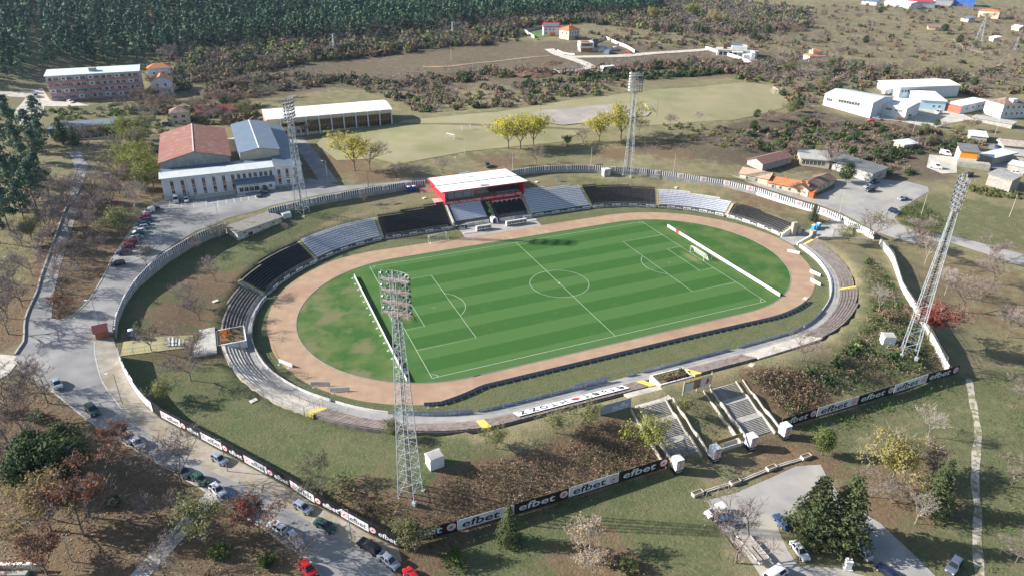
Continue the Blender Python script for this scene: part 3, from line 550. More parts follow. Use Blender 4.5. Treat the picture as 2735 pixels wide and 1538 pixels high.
def place_many(parent, name, me, items, base, stuffname=None):
    """items: (x,y,z,rz); the 300 nearest the camera become parts, the rest one part of kind stuff"""
    items = sorted(items, key=lambda t: (Vector(t[:3])-CAM).length)
    for t in items[:300]: ob(name, me, parent, (t[0]-base[0], t[1]-base[1], t[2]-base[2]), (0, 0, t[3]))
    rest = items[300:]
    if rest:
        v = np.empty(len(me.vertices)*3); me.vertices.foreach_get('co', v); v = v.reshape(-1, 3); f = [list(p.vertices) for p in me.polygons]; f = np.array([q for q in f if len(q) == 4])
        T = np.array(rest); c, s = np.cos(T[:, 3]), np.sin(T[:, 3])
        X = v[None, :, 0]*c[:, None]-v[None, :, 1]*s[:, None]+T[:, 0:1]-base[0]; Y = v[None, :, 0]*s[:, None]+v[None, :, 1]*c[:, None]+T[:, 1:2]-base[1]; Z = np.broadcast_to(v[None, :, 2], X.shape)+T[:, 2:3]-base[2]
        F = (f[None]+(np.arange(len(T))*len(v))[:, None, None]).reshape(-1, 4)
        tag(ob(stuffname or name+'s', mesh_np(name+'s', np.stack([X, Y, Z], -1).reshape(-1, 3), F, [me.materials[0]]), parent), kind='stuff')
def face_in(s):
    x, y = ring(s, 50); x2, y2 = ring(s, 51); return math.atan2(y2-y, x2-x)-math.pi/2     # local +y points outward
darkc = mat('shaded_concrete', (.20, .19, .18), .95, (.14, .135, .13), .7, 5)  # weathered grey, with the shadows between the seats put into the colour
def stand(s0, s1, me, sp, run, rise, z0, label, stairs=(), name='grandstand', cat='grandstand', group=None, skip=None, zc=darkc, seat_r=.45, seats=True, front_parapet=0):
    sm = (s0+s1)/2; bx, by = ring(sm, float(FRr(sm))); base = (bx, by, 0)
    t = empty(name, base, 0, label, cat, group); mb = MB(); items = []
    K = int(max(RIMr(s)-FRr(s) for s in np.arange(s0, s1, 1))/run)
    for k in range(K):
        ok = [s for s in np.arange(s0, s1+.01, .5) if FRr(s)+(k+1)*run <= RIMr(s)+.35]
        if len(ok) < 4: continue
        a, b = ok[0], ok[-1]; zt = z0+k*rise
        row_band(mb, a, b, lambda s: FRr(s)+k*run, lambda s: FRr(s)+(k+1)*run, zt-1.15 if k > 2 else -.1, zt)
        if seats:
            rr = lambda s: float(FRr(s))+k*run+seat_r; r_ = rr((a+b)/2); n = int((b-a)*(r_/50 if not 0 <= (a % LS) < 84 and not 241 < (a % LS) < 325 else 1)/sp)
            for i in range(n):
                s = a+(b-a)*(i+.5)/n
                if any(abs(s-q) < .75 for q in stairs) or (skip and skip(s, k)): continue
                x, y = ring(s, rr(s)); items.append((x, y, zt, face_in(s)))
    M_ = Matrix.Translation((-bx, -by, 0)); mb.v = [tuple(M_ @ Vector(v)) for v in mb.v]
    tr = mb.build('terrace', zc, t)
    for q in stairs:
        for k in range(int((float(RIMr(q))-float(FRr(q)))/run*2)):
            r = float(FRr(q))+k*run/2; st = MB(); a = face_in(q); p = ring(q, r+run/4)
            st.box(-.62, .62, -run/4, run/4, 0, .12+(rise/2 if k % 2 else 0)); st.build('yellow_step', yellow, t, (p[0]-bx, p[1]-by, z0+(k//2)*rise+.005), (0, 0, a))
    if seats: place_many(t, 'seat' if me is not PLANK else 'seat_plank', me, items, base, 'seats' if me is not PLANK else 'seat_planks')
    if front_parapet:
        w = MB(); row_band(w, s0, s1, lambda s: FWr(s)-.02, lambda s: FWr(s)+.16, 0, front_parapet); row_band(w, s0, s1, lambda s: FWr(s)+.16, lambda s: FRr(s)+.02, -.1, max(.25, z0-.55))
        w.v = [tuple(M_ @ Vector(v)) for v in w.v]; w.build('parapet', conc, t)
    return t, base
F_RUN, F_RISE = .80, .42
stands = []
stands.append(stand(243.0, 267.8, SEATW, .50, F_RUN, F_RISE, 1.0, 'white seat block right of the red main stand', (), front_parapet=.95))
stands.append(stand(217.3, 241.8, SEATB, .50, F_RUN, F_RISE, 1.0, 'black seat block between the two white blocks right of the red stand', (), front_parapet=.95))
stands.append(stand(190.6, 216.1, SEATW, .50, F_RUN, F_RISE, 1.0, 'white seat block at the far right bend of the track', (), front_parapet=.95))
stands.append(stand(166.0, 189.4, SEATB, .50, F_RUN, F_RISE, 1.0, 'small black seat block ending at the stone pier of the right gateway', (), front_parapet=.95))
stands.append(stand(299.8, 324.9, SEATB, .50, F_RUN, F_RISE, 1.0, 'black seat block left of the red main stand', (), front_parapet=.95))
stands.append(stand(326.1, 350.2, SEATW, .50, F_RUN, F_RISE, 1.0, 'white seat block left of the main stand between two black blocks', (), front_parapet=.95))
stands.append(stand(351.4, 375.9, SEATB, .50, F_RUN, F_RISE, 1.0, 'black seat block on the left bend below the old shed', (), front_parapet=.95))
for q, lab in ((242.4, 'yellow edged stairway between white and black seats right of the red stand'), (216.7, 'yellow edged stairway between black seats and the far white block'), (190, 'yellow edged stairway before the small black seat block'),
               (325.5, 'yellow edged stairway between black and white seats left of the red stand'), (350.8, 'yellow edged stairway between white seats and black seats on the left bend'), (376.6, 'yellow edged stairway above the plank benches on the left bend'), (299.2, 'yellow edged stairway along the left wall of the red stand'), (268.4, 'yellow edged stairway along the right wall of the red stand'), (166.2, 'yellow edged stairway at the stone pier of the right gateway')):
    r0, r1 = float(FRr(q)), float(RIMr(q)); p0 = ring(q, r0); t = empty('stairway', (*p0, 0), face_in(q), lab, 'stairs')
    n = int((r1-r0)/.4)
    for k in range(n):
        b = MB(); b.box(-.6, .6, k*.4, k*.4+.4, 1.0+k*.21-1.3*(k > 4)-.9*(k <= 4), 1.0+k*.21); b.build('step', conc if k % 2 else conc, t)
        c = MB(); c.box(-.58, .58, k*.4+.01, k*.4+.30, 1.0+k*.21+.004, 1.0+k*.21+.02); c.build('step_edge', yellow, t)
# plank benches round the near side and the ends
N_RUN, N_RISE = .78, .33
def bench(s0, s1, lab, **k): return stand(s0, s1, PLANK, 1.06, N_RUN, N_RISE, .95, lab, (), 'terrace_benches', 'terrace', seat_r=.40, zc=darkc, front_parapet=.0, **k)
bench(378.0, 399.6, 'terrace of plank benches between the orange flower bed and the black seats')
bench(444.2, 476.8, 'terrace of brown plank benches behind the nearest floodlight mast')
bench(478.4, 482+35.0, 'long terrace of brown plank benches with the white letter banner laid on it', skip=lambda s, k: (486 < s < 512 and k in (2, 3, 4)))
bench(49.6, 67.0, 'terrace of brown plank benches right of the near flower bed')
stand(67.2, 88.2, PLANK, 1.06, N_RUN, N_RISE, .95, 'bare concrete terrace between plank benches at the near right bend', (), 'bare_terrace', 'terrace', seats=False, zc=concl)
bench(88.4, 121.2, 'terrace of brown plank benches at the lower right bend'); bench(122.2, 155.2, 'terrace of brown plank benches from the yellow step line to the right gateway')
stand(404.5, 443.0, PLANK, 1.06, N_RUN, N_RISE, .95, 'pale bare concrete terrace enclosed by a tall black fence', (), 'bare_terrace', 'terrace', seats=False, zc=concl)
for q, lab in ((443.6, 'yellow painted stairway between the fenced terrace and the benches'), (477.6, 'yellow painted stairway behind the nearest floodlight mast'), (48.8, 'yellow painted stairway right of the near flower bed'), (35.8, 'yellow painted stairway left of the near flower bed'), (121.7, 'yellow painted stairway across the benches at the right bend'), (155.8, 'yellow painted stairway beside the right gateway')):
    r0, r1 = float(FRr(q)), float(RIMr(q)); p0 = ring(q, r0); t = empty('stairway', (*p0, 0), face_in(q), lab, 'stairs'); n = int((r1-r0)/.39); hw = 1.0 if q < 60 or 440 < q < 480 else .45
    for k in range(n):
        b = MB(); b.box(-hw, hw, k*.39, k*.39+.39, .95+k*.165-1.1, .955+k*.165); b.build('step', yellow, t)
# walkways in front of the near terraces
walk = mat('walkway_concrete', (.33, .33, .32), .9, (.27, .27, .265), .5, 6, c3=(.40, .38, .35), scale3=.2)
for s0, s1 in ((378, 482+67), (67, 156)):
    w = MB(); row_band(w, s0, s1, lambda s: FWr(s)+.15, lambda s: FRr(s)+.01, -.2, .62); tag(w.build('walkway', walk), kind='structure')
# near perimeter of the pitch side: low parapet wall, painted white at the ends, mesh fence along the straight
def wall_run(name, s0, s1, h, m, lab, th=.2, cat='wall'):
    w = MB(); row_band(w, s0, s1, lambda s: FWr(s)-.05, lambda s: FWr(s)-.05+th, -.1, h); p = ring((s0+s1)/2, 50)
    w.v = [(v[0]-p[0], v[1]-p[1], v[2]) for v in w.v]; return tag(w.build(name, m, loc=(*p, 0)), lab, cat)
wl = white
wall_run('parapet_wall', 404, 443, 1.25, wl, 'low white wall in front of the fenced concrete terrace'); wall_run('parapet_wall', 444.5, 458, 1.2, wl, 'low white wall left of the nearest floodlight mast')
wall_run('parapet_wall', 378, 403.2, 1.05, conc, 'low wall with lettered boards below the plank benches on the left bend'); wall_run('parapet_wall', 92, 155.5, 1.1, wl, 'low white wall curving round the right bend')
def fence(name, pts, h, lab, cat='fence', post=2.6, rail=(1.0,), m=dsteel, pr=.035, zf=None, group=None, wire=True, mesh_step=.0):
    """posts along a polyline, rails and a few wires between them"""
    L_ = [Vector(p[:2]) for p in pts]; P_ = []
    for a, b in zip(L_[:-1], L_[1:]):
        n = max(1, round((b-a).length/post)); P_ += [a.lerp(b, i/n) for i in range(n)]
    P_.append(L_[-1]); o = P_[0]; zz = [(zf(p) if zf else h1(p.x, p.y)) for p in P_]; t = empty(name, (o.x, o.y, zz[0]), 0, lab, cat, group); pm = MB(); pm.tube((0, 0, 0), (0, 0, h), pr, n=5); pme = pm.mesh('post', m)
    for p, z in zip(P_, zz): ob('post', pme, t, (p.x-o.x, p.y-o.y, z-zz[0]))
    r = MB()
    for f in rail:
        for (a, za), (b, zb) in zip(list(zip(P_, zz))[:-1], list(zip(P_, zz))[1:]):
            q0 = (a.x-o.x, a.y-o.y, za-zz[0]+h*f); q1 = (b.x-o.x, b.y-o.y, zb-zz[0]+h*f); r.tube(q0, q1, pr*.7, n=4, cap=False)
    tag(r.build('rail', m, t), kind='stuff')
    if mesh_step:
        w = MB()
        for (a, za), (b, zb) in zip(list(zip(P_, zz))[:-1], list(zip(P_, zz))[1:]):
            for f in np.arange(.08, 1, mesh_step/h): w.tube((a.x-o.x, a.y-o.y, za-zz[0]+h*f), (b.x-o.x, b.y-o.y, zb-zz[0]+h*f), .008, n=3, cap=False)
            n = int((b-a).length/mesh_step)
            for i in range(1, n): c = a.lerp(b, i/n); zc = za+(zb-za)*i/n-zz[0]; w.tube((c.x-o.x, c.y-o.y, zc+.05), (c.x-o.x, c.y-o.y, zc+h), .008, n=3, cap=False)
        tag(w.build('wire_mesh', m, t), kind='stuff')
    return t
def arc(s0, s1, f, ds=2.5): return [ring(s, float(f(s))) for s in np.linspace(s0, s1, max(2, int((s1-s0)/ds)))]
fence('mesh_fence', arc(404, 443, lambda s: FWr(s)+.3), 2.3, 'black mesh fence on the white wall of the concrete terrace', mesh_step=.5, rail=(.5, 1), zf=lambda p: .6)
fence('mesh_fence', arc(404.5, 443, lambda s: FRr(s)+1.2), 2.2, 'black fence across the lower steps of the concrete terrace', mesh_step=.5, rail=(.5, 1), zf=lambda p: 1.3)
fence('mesh_fence', arc(404.5, 443, lambda s: RIMr(s)+.3), 2.4, 'black fence along the upper edge of the concrete terrace', mesh_step=.5, rail=(.5, 1), zf=lambda p: 3.0)
fence('mesh_fence', [ring(443, r) for r in (48.6, 51, 54, 57.4)], 2.4, 'black fence closing the lower end of the concrete terrace', mesh_step=.5, rail=(.5, 1), zf=lambda p: 1.0+.28*max(0, math.hypot(p.x+42, p.y)-51))
fence('mesh_fence', arc(444.5, 482+66, lambda s: FWr(s)+.05), 1.9, 'wire fence with grey backed banners along the near straight', mesh_step=.55, rail=(1,), zf=lambda p: .5)
fence('mesh_fence', arc(67, 112, lambda s: FWr(s)+.05), 1.9, 'wire fence with banners leading to the right bend', mesh_step=.55, rail=(1,), zf=lambda p: .5)
fence('pipe_barrier', arc(113, 155, lambda s: FWr(s)+.25), 1.0, 'pale pipe barrier on the wall of the right bend', rail=(.5, 1), m=steel, zf=lambda p: .9)
fence('pipe_barrier', arc(378, 403, lambda s: FRr(s)-.4), 1.1, 'pale pipe barrier below the plank benches on the left bend', rail=(.5, 1), m=steel, zf=lambda p: .6)
# banners on the near fence, seen from behind
bt = empty('banner_row', (*ring(0, 51.2), 0), 0, 'row of grey backed banners hung along the wire fence of the near straight', 'banner')
k = 0
def bann(s0, s1, ph=3.0, z=(.55, 1.45)):
    global k
    s = s0
    while s+ph <= s1:
        a, b = Vector(ring(s, float(FWr(s))+.11)), Vector(ring(s+ph-.12, float(FWr(s+ph))+.11)); mid = (a+b)/2; L_ = (b-a).length; m_ = MB(); m_.box(-L_/2, L_/2, -.01, .01, -(z[1]-z[0])/2, (z[1]-z[0])/2)
        o0 = bt.location; p = m_.build('banner', mesh_grey, bt, (mid.x-o0.x, mid.y-o0.y, sum(z)/2), (0, 0, math.atan2(b.y-a.y, b.x-a.x)))
        me, wd = text_mesh('efbet', greyp if k % 2 else bwhite); l = ob('lettering', me, p, (0, -.02, 0)); l.scale = (-L_*.6/wd, 1, (z[1]-z[0])*.6); k += 1; s += ph
bann(459, 477, 3, (.5, 1.9)); bann(478, 482+31, 3.0); bann(482+20, 482+31, 3.3, (1.5, 2.2)); bann(34, 37, 3); bann(38.5, 66, 3.0); bann(68, 104, 3.0)
# boards on the parapet of the far stands: black and white in turn
for s0, s1, lab in ((167, 189.5, 'front boards under the small black seat block by the right gateway'), (191, 216, 'front boards under the far right white seat block'), (218, 241, 'front boards under the black block right of the main stand'), (243, 266.5, 'front boards under the white block right of the main stand'),
                    (301, 325, 'front boards under the black block left of the main stand'), (326, 350, 'front boards under the white block left of the main stand'), (351, 376, 'front boards under the black block on the left bend'), (378, 402.5, 'front boards below the plank benches on the left bend')):
    t = empty('advertising_boards', (0, 0, 0), 0, lab, 'advertising board', 'lettered boards along the front of the far stands'); n = int((s1-s0)/2.95); w = (s1-s0)/n
    c = ring((s0+s1)/2, float(FWr(s0))); t.location = (*c, 0)
    for i in range(n):
        a = ring(s0+i*w+.04, float(FWr(s0+i*w))-.1); b = ring(s0+(i+1)*w-.04, float(FWr(s0+(i+1)*w))-.1)
        p = ad_panel(t, (b[0]-c[0], b[1]-c[1]), (a[0]-c[0], a[1]-c[1]), .22, 1.2, i % 2 == 1, lh=.8, tw=.86); 
# rails in front of the seats
for s0, s1, lab in ((301.5, 324, 'grey pipe rail before the black seats left of the main stand'), (218, 241, 'grey pipe rail before the black seats right of the main stand'), (167, 189, 'grey pipe rail before the small black seat block'), (327, 375, 'grey pipe rail before the seats on the left bend')):
    fence('pipe_barrier', arc(s0, s1, lambda s: FRr(s)-.15), 1.15, lab, rail=(.55, 1), m=gsteel, zf=lambda p: .8, post=2.2)
# ---------------------------------------------------------------- red main stand
ms = empty('main_stand', (0, 54, 0), 0, 'red covered main stand with big white roof and seats in two tiers', 'stadium stand')
def mpart(name, m, *boxes, parent=ms, label=None):
    b = MB()
    for x0, x1, y0, y1, z0, z1 in boxes: b.box(x0, x1, y0-54, y1-54, z0, z1)
    return b.build(name, m, parent, label=label)
K_ = 12; t_ = MB()
for k in range(K_): t_.box(-15.4, 15.2, .6+k*.74, .6+(k+1)*.74, -.1, 1.2+k*.38)
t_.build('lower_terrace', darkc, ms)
u_ = MB()
for k in range(7): u_.box(-15.2, 15.0, 10.6+k*.8, 10.6+(k+1)*.8, 5.3, 5.9+k*.42)
u_.build('upper_terrace', conc, ms)
mpart('side_wall', red, (-16.2, -15.75, 62.5, 80, -1, 10.1)); mpart('side_wall', red, (15.6, 16.05, 62.5, 80, -1, 10.1)); mpart('back_wall', red, (-15.7, 15.6, 79.6, 80, 3, 9.9)); mpart('upper_back_wall', red, (-15.7, 15.6, 70.4, 70.7, 6, 10.2))
b = MB(); b.add([(-17.3, 8.1, 11.0), (17.3, 8.1, 11.0), (17.0, 17.3, 10.25), (-17.0, 17.3, 10.25), (-17.3, 8.1, 11.22), (17.3, 8.1, 11.22), (17.0, 17.3, 10.47), (-17.0, 17.3, 10.47)], [(3, 2, 1, 0), (4, 5, 6, 7), (0, 1, 5, 4), (1, 2, 6, 5), (2, 3, 7, 6), (3, 0, 4, 7)])
roofw = mat('white_roof', (.80, .80, .80), .55, (.72, .72, .72), .25, 3); b.build('front_roof', roofw, ms)
b = MB(); b.add([(-16.9, 17.5, 10.42), (16.9, 17.5, 10.42), (16.4, 28.6, 9.9), (-16.6, 28.6, 9.9), (-16.9, 17.5, 10.64), (16.9, 17.5, 10.64), (16.4, 28.6, 10.12), (-16.6, 28.6, 10.12)], [(3, 2, 1, 0), (4, 5, 6, 7), (0, 1, 5, 4), (1, 2, 6, 5), (2, 3, 7, 6), (3, 0, 4, 7)]); b.build('rear_roof', roofw, ms)
b = MB(); b.box(-17.42, 17.42, 7.92, 8.08, 10.78, 11.18); b.build('roof_edge', red, ms)
b = MB(); b.add([(-17.2, 17.4, 10.2), (-16.85, 28.8, 9.7), (-16.62, 28.8, 9.7), (-17.02, 17.4, 10.2), (-17.2, 17.4, 10.75), (-16.85, 28.8, 10.25), (-16.62, 28.8, 10.25), (-17.02, 17.4, 10.75)], [(0, 1, 2, 3), (4, 7, 6, 5), (0, 4, 5, 1), (2, 6, 7, 3), (1, 5, 6, 2), (0, 3, 7, 4)]); b.build('roof_edge', red, ms)
b = MB(); b.box(-16.8, 16.6, 28.65, 28.85, 9.7, 10.22); b.build('roof_edge', red, ms)
mpart('solar_panel', gsteel, (-1.8, 1.6, 63.0, 64.7, 11.26, 11.36)); mpart('roof_line', gsteel, (-16.8, 16.8, 71.36, 71.46, 10.5, 10.68))
b = MB(); b.box(-4.6, -.6, 24.6, 24.8, 11.4, 12.1); b.tube((-4.4, 24.7, 10.1), (-4.4, 24.7, 11.5), .06); b.tube((-.8, 24.7, 10.1), (-.8, 24.7, 11.5), .06); b.build('roof_sign', steel, ms)
fa = mpart('fascia', red, (-15.9, 15.7, 63.35, 63.6, 5.1, 6.75)); mpart('fascia_foot', red, (-15.9, -1.6, 62.2, 63.34, 4.9, 5.25))
letter('ОФК ЛОКОМОТИВ - ГОРНА ОРЯХОВИЦА', bwhite, fa, (-.6, 9.33, 6.0), .95, 26.0, bold=.03)
for x0 in (-15.4, 13.0):
    for i in range(7): b = MB(); b.box(x0+i*.34, x0+i*.34+.17, 9.31, 9.345, 5.85, 6.55); b.build('stripe', bwhite if x0 > 0 else bwhite, fa)
wb = mpart('commentary_box', red, (1.8, 14.2, 61.0, 63.3, 3.95, 5.6)); mpart('box_sill', red, (1.6, 14.4, 60.85, 63.3, 3.55, 3.94))
for i in range(6):
    f = mpart('window', white, (2.1+i*1.98, 3.98+i*1.98, 60.9, 61.0, 4.3, 5.4)); g = MB(); g.box(2.22+i*1.98, 3.86+i*1.98, 6.87, 6.9, 4.42, 5.28); g.build('pane', mat('dark_glass', (.02, .025, .03), .12, spec=.6), f)
mpart('carpet', black, (-1.9, 1.5, 54.6, 54.7, 1.0, 1.25))
cp = MB(); cp.add([(-1.7, .5, 1.25), (1.5, .5, 1.25), (1.5, 8.6, 5.42), (-1.7, 8.6, 5.42), (-1.7, .5, 1.1), (1.5, .5, 1.1), (1.5, 8.6, 5.2), (-1.7, 8.6, 5.2)], [(0, 1, 2, 3), (7, 6, 5, 4), (0, 3, 7, 4), (1, 5, 6, 2), (3, 2, 6, 7)]); cpo = cp.build('stair_cover', black, ms)
le = letter('efbet', mat('lime_print', (.38, .44, .12), .7), cpo, (.0, 4.4, 3.62), 2.0, 7.4, None); 
# letters read up the slope: local x runs up the steps, local z across them
_x = Vector((0, .862, .507)); _z = Vector((-1, 0, 0)); _y = _z.cross(_x); le.rotation_euler = Matrix((_x, _y, _z)).transposed().to_euler()
mpart('mirror_window', mat('pale_glass', (.50, .55, .58), .3), (-3.0, 2.3, 68.9, 69.1, 7.2, 10.0)); mpart('tv_box_wall', white, (-3.2, 2.5, 69.15, 70.3, 6.0, 10.1))
for x in (-14.2, -11.4, -8, -4.6, 3.8, 7.4, 11, 14.0): mpart('column', dsteel, (x-.07, x+.07, 65.6, 65.74, 6, 10.5))
lo_w, lo_b, up_w, up_b = [], [], [], []
for k in range(1, 11):
    for i in range(26):
        x = -14.3+i*.49
        if x < -2.1: lo_w.append((x, 54.6+k*.74+.38, 1.2+k*.38, 0))
    for i in range(26):
        x = 2.2+i*.49
        if x < 14.2 and k < 9: lo_b.append((x, 54.6+k*.74+.38, 1.2+k*.38, 0))
for k in range(7):
    for i in range(24):
        x = -14.0+i*.49
        if x < -3.6: up_w.append((x, 64.6+k*.8+.4, 5.9+k*.42, 0))
        x = 3.0+i*.49
        if k > 1: up_b.append((x, 64.6+k*.8+.4, 5.9+k*.42, 0))
for nm, its, me in (('seat', lo_w, SEATW), ('seat', lo_b, SEATB), ('seat', up_w, SEATW), ('seat', up_b, SEATB)):
    for t in its: ob('seat', me, ms, (t[0], t[1]-54, t[2]))
bl = mat('blue_seat', (.02, .07, .30), .5); sb_ = seat_me(bl)
for i in range(11): ob('guest_chair', sb_ if i % 3 else SEATW, ms, (-2.6+i*.62, 11.2, 6.0))
pw = mat('patched_white', (.62, .61, .57), .8, (.40, .39, .36), 1.2, 4, lo=.5, hi=.6)
mpart('front_wall', pw, (-15.2, -11.2, 53.4, 53.7, 0, 1.1)); mpart('front_wall', pw, (-11.1, -2.2, 53.5, 53.75, 0, 1.35)); mpart('front_wall', pw, (2.0, 8.2, 53.5, 53.75, 0, 1.35)); mpart('front_wall', conc, (8.3, 15.0, 53.9, 54.2, 0, 1.1))
mpart('left_cheek_wall', pw, (-16.1, -15.45, 54.2, 62.4, 0, 2.2)); b = MB(); b.add([(-16.1, .2, 2.2), (-15.5, .2, 2.2), (-15.5, 8.4, 2.2), (-16.1, 8.4, 2.2), (-16.1, 8.4, 6.0), (-15.5, 8.4, 6.0)], [(0, 3, 2, 1), (0, 1, 5, 4), (0, 4, 3), (1, 2, 5), (3, 4, 5, 2)]); b.build('cheek_wall', pw, ms)
b = MB(); b.add([(15.3, .2, 1.6), (15.95, .2, 1.6), (15.95, 8.4, 1.6), (15.3, 8.4, 1.6), (15.3, 8.4, 6.0), (15.95, 8.4, 6.0)], [(0, 3, 2, 1), (0, 1, 5, 4), (0, 4, 3), (1, 2, 5), (3, 4, 5, 2)]); b.box(15.3, 15.95, .2, 8.4, 0, 1.6); b.build('cheek_wall', conc, ms)
tn = MB()
for s in range(12):
    a0, a1 = math.pi*s/12, math.pi*(s+1)/12
    for r0, r1 in ((.75, 1.1),):
        P4 = [(r0*math.cos(a0), r0*math.sin(a0)), (r1*math.cos(a0), r1*math.sin(a0)), (r1*math.cos(a1), r1*math.sin(a1)), (r0*math.cos(a1), r0*math.sin(a1))]
        tn.add([(x-.3, -1.6, z+1.3) for x, z in P4]+[(x-.3, 1.2, z+1.3) for x, z in P4], [(0, 1, 2, 3), (7, 6, 5, 4), (1, 5, 6, 2), (3, 7, 4, 0)])
tn.box(-1.4, -1.05, -1.6, 1.2, 0, 1.3); tn.box(.45, .8, -1.6, 1.2, 0, 1.3); tn.build('players_tunnel', bwhite, ms)
for x in (3.2, 6.6, 10.2): 
    f = MB(); 
    for dx in (0, 2): f.tube((x+dx, .5, 1.2), (x+dx, .5, 2.4), .04)
    f.tube((x, .5, 2.4), (x+2, .5, 2.4), .04); f.tube((x, .5, 1.8), (x+2, .5, 1.8), .03); f.build('handrail', gsteel, ms)
# left outside landing and stairs
pk = mat('pink_concrete', (.55, .36, .32), .9, (.47, .30, .27), .7, 4)
mpart('landing', pk, (-19.5, -16.25, 64, 74, 5.5, 6.9)); b = MB()
for i in range(8): b.box(-21.6, -16.4, 20.1+i*.45, 20.5+i*.45+.05, 5.8, 7.0+i*.17)
b.build('outside_steps', pk, ms)
b = MB()
for y in np.arange(11, 20, .9): b.tube((-17.4, y, 6.9), (-17.4, y, 9.0), .03, n=4)
b.tube((-17.4, 11, 9.0), (-17.4, 19.6, 9.0), .04); b.tube((-17.4, 11, 8), (-17.4, 19.6, 8), .03); b.build('railing', red, ms)
# boards on the apron
for (x0, x1, y, dk, lab) in ((-15.6, -11.6, 52.0, True, 'black lettered board standing left of the apron before the red stand'), (11.0, 14.6, 52.5, False, 'white lettered board right of the players tunnel')):
    t = empty('advertising_board', ((x0+x1)/2, y, 0), 0, lab, 'advertising board'); ad_panel(t, (x0-(x0+x1)/2, 0), (x1-(x0+x1)/2, 0), .15, 1.3, dk, lh=.68, tw=.72); b = MB(); b.box(-1.5, -1.4, .05, .5, .05, 1.0); b.box(1.4, 1.5, .05, .5, .05, 1.0); b.build('foot', gsteel, t)
# dugouts
clear = mat('milky_plastic', (.62, .64, .62), .35, (.55, .56, .52), 1.5)
def dugout(x0, x1, y, lab):
    L_ = x1-x0; t = empty('dugout', ((x0+x1)/2, y, .05), 0, lab, 'dugout')
    n = int(L_/1.05); w = L_/n
    b = MB(); b.add([(-L_/2, .9, .1), (L_/2, .9, .1), (L_/2, .75, 1.7), (-L_/2, .75, 1.7)], [(0, 1, 2, 3)]); b.add([(-L_/2, .9, .1), (-L_/2, -.5, .1), (-L_/2, -.6, 1.9), (-L_/2, .75, 1.7)], [(0, 1, 2, 3)]); b.add([(L_/2, .9, .1), (L_/2, -.5, .1), (L_/2, -.6, 1.9), (L_/2, .75, 1.7)], [(3, 2, 1, 0)]); b.build('side_panel', clear, t)
    for i in range(n):
        x = -L_/2+i*w; b = MB(); b.add([(x+.02, .75, 1.7), (x+w-.02, .75, 1.7), (x+w-.02, .1, 2.05), (x+.02, .1, 2.05), (x+w-.02, -.62, 1.92), (x+.02, -.62, 1.92)], [(0, 1, 2, 3), (3, 2, 4, 5)]); b.build('roof_panel', clear, t); ob('seat', SEATB, t, (x+w/2, .4, .05))
    b = MB(); 
    for i in range(0, n+1, 3): x = -L_/2+min(i, n)*w; b.tube((x, -.6, 0), (x, -.6, 1.92), .04); b.tube((x, -.6, 1.92), (x, .75, 1.72), .03)
    b.tube((-L_/2, -.6, 1.9), (L_/2, -.6, 1.9), .04); b.build('frame', white, t)
dugout(-9.2, -3.6, 48.3, 'left team dugout with milky roof on the grey apron'); dugout(2.6, 10.6, 48.6, 'longer right team dugout before the players tunnel')
b = MB(); b.box(-2.6, 2.6, -.15, .15, .42, .5); b.box(-2.4, -2.3, -.12, .12, 0, .42); b.box(2.3, 2.4, -.12, .12, 0, .42); tag(b.build('bench', white, None, (-12.0, 47.4, .05)), 'long low white bench left of the left dugout', 'bench')
b = MB(); b.box(-2.2, 2.2, -.15, .15, .42, .5); b.box(-2.0, -1.9, -.12, .12, 0, .42); b.box(1.9, 2.0, -.12, .12, 0, .42); tag(b.build('bench', white, None, (13.2, 49.6, .05)), 'low white bench right of the longer dugout', 'bench')
# ---------------------------------------------------------------- goals and boards on the pitch
goalm = mat('goal_white', (.78, .79, .78), .5); netm = mat('net', (.66, .68, .66), .8)
def goal(x, y, rz, lab, w=7.32, h=2.44, z=0., striped=False, depth=2.0, name='goal', box=False):
    t = empty(name, (x, y, z), rz, lab, 'goal')      # opens towards local -y
    r = .065 if w > 4 else .05
    for sx in (-1, 1): b = MB(); b.tube((sx*w/2, 0, 0), (sx*w/2, 0, h+r), r, n=8); b.build('post', goalm, t)
    b = MB(); b.tube((-w/2, 0, h), (w/2, 0, h), r, n=8); b.build('crossbar', goalm, t)
    b = MB(); b.tube((-w/2, 0, .04), (-w/2, depth, .04), .035); b.tube((w/2, 0, .04), (w/2, depth, .04), .035); b.tube((-w/2, depth, .04), (w/2, depth, .04), .035)
    if box or w < 6:
        for sx in (-1, 1): b.tube((sx*w/2, 0, h), (sx*w/2, depth*.45, h-.05), .03); b.tube((sx*w/2, depth*.45, h-.05), (sx*w/2, depth, 0), .03)
    b.build('base_frame', goalm, t)
    n = MB(); nx = int(w/ (.45 if not striped else .5))
    def prof(u): return (0, h) if u == 0 else None
    pr = [(0, h), (depth*.5, h-.12), (depth, 0.04)]
    for i in range(nx+1):
        xx = -w/2+w*i/nx; wd = .012 if not (striped and i % 2 == 0) else .17
        for (y0, z0), (y1, z1) in zip(pr[:-1], pr[1:]): n.quad((xx-wd, y0, z0), (xx+wd, y0, z0), (xx+wd, y1, z1), (xx-wd, y1, z1))
    for f in np.arange(.12, 1.0, .16):
        for (y0, z0), (y1, z1) in zip(pr[:-1], pr[1:]):
            yy, zz = y0+(y1-y0)*f, z0+(z1-z0)*f; n.quad((-w/2, yy, zz-.01), (w/2, yy, zz-.01), (w/2, yy+.01, zz+.01), (-w/2, yy+.01, zz+.01))
    tag(n.build('net', netm, t), kind='stuff')
    return t
goal(-HX, 0, math.pi/2, 'left pitch goal, partly hidden by the nearest floodlight mast'); goal(HX, 0, -math.pi/2, 'right pitch goal with black and white striped net', striped=True)
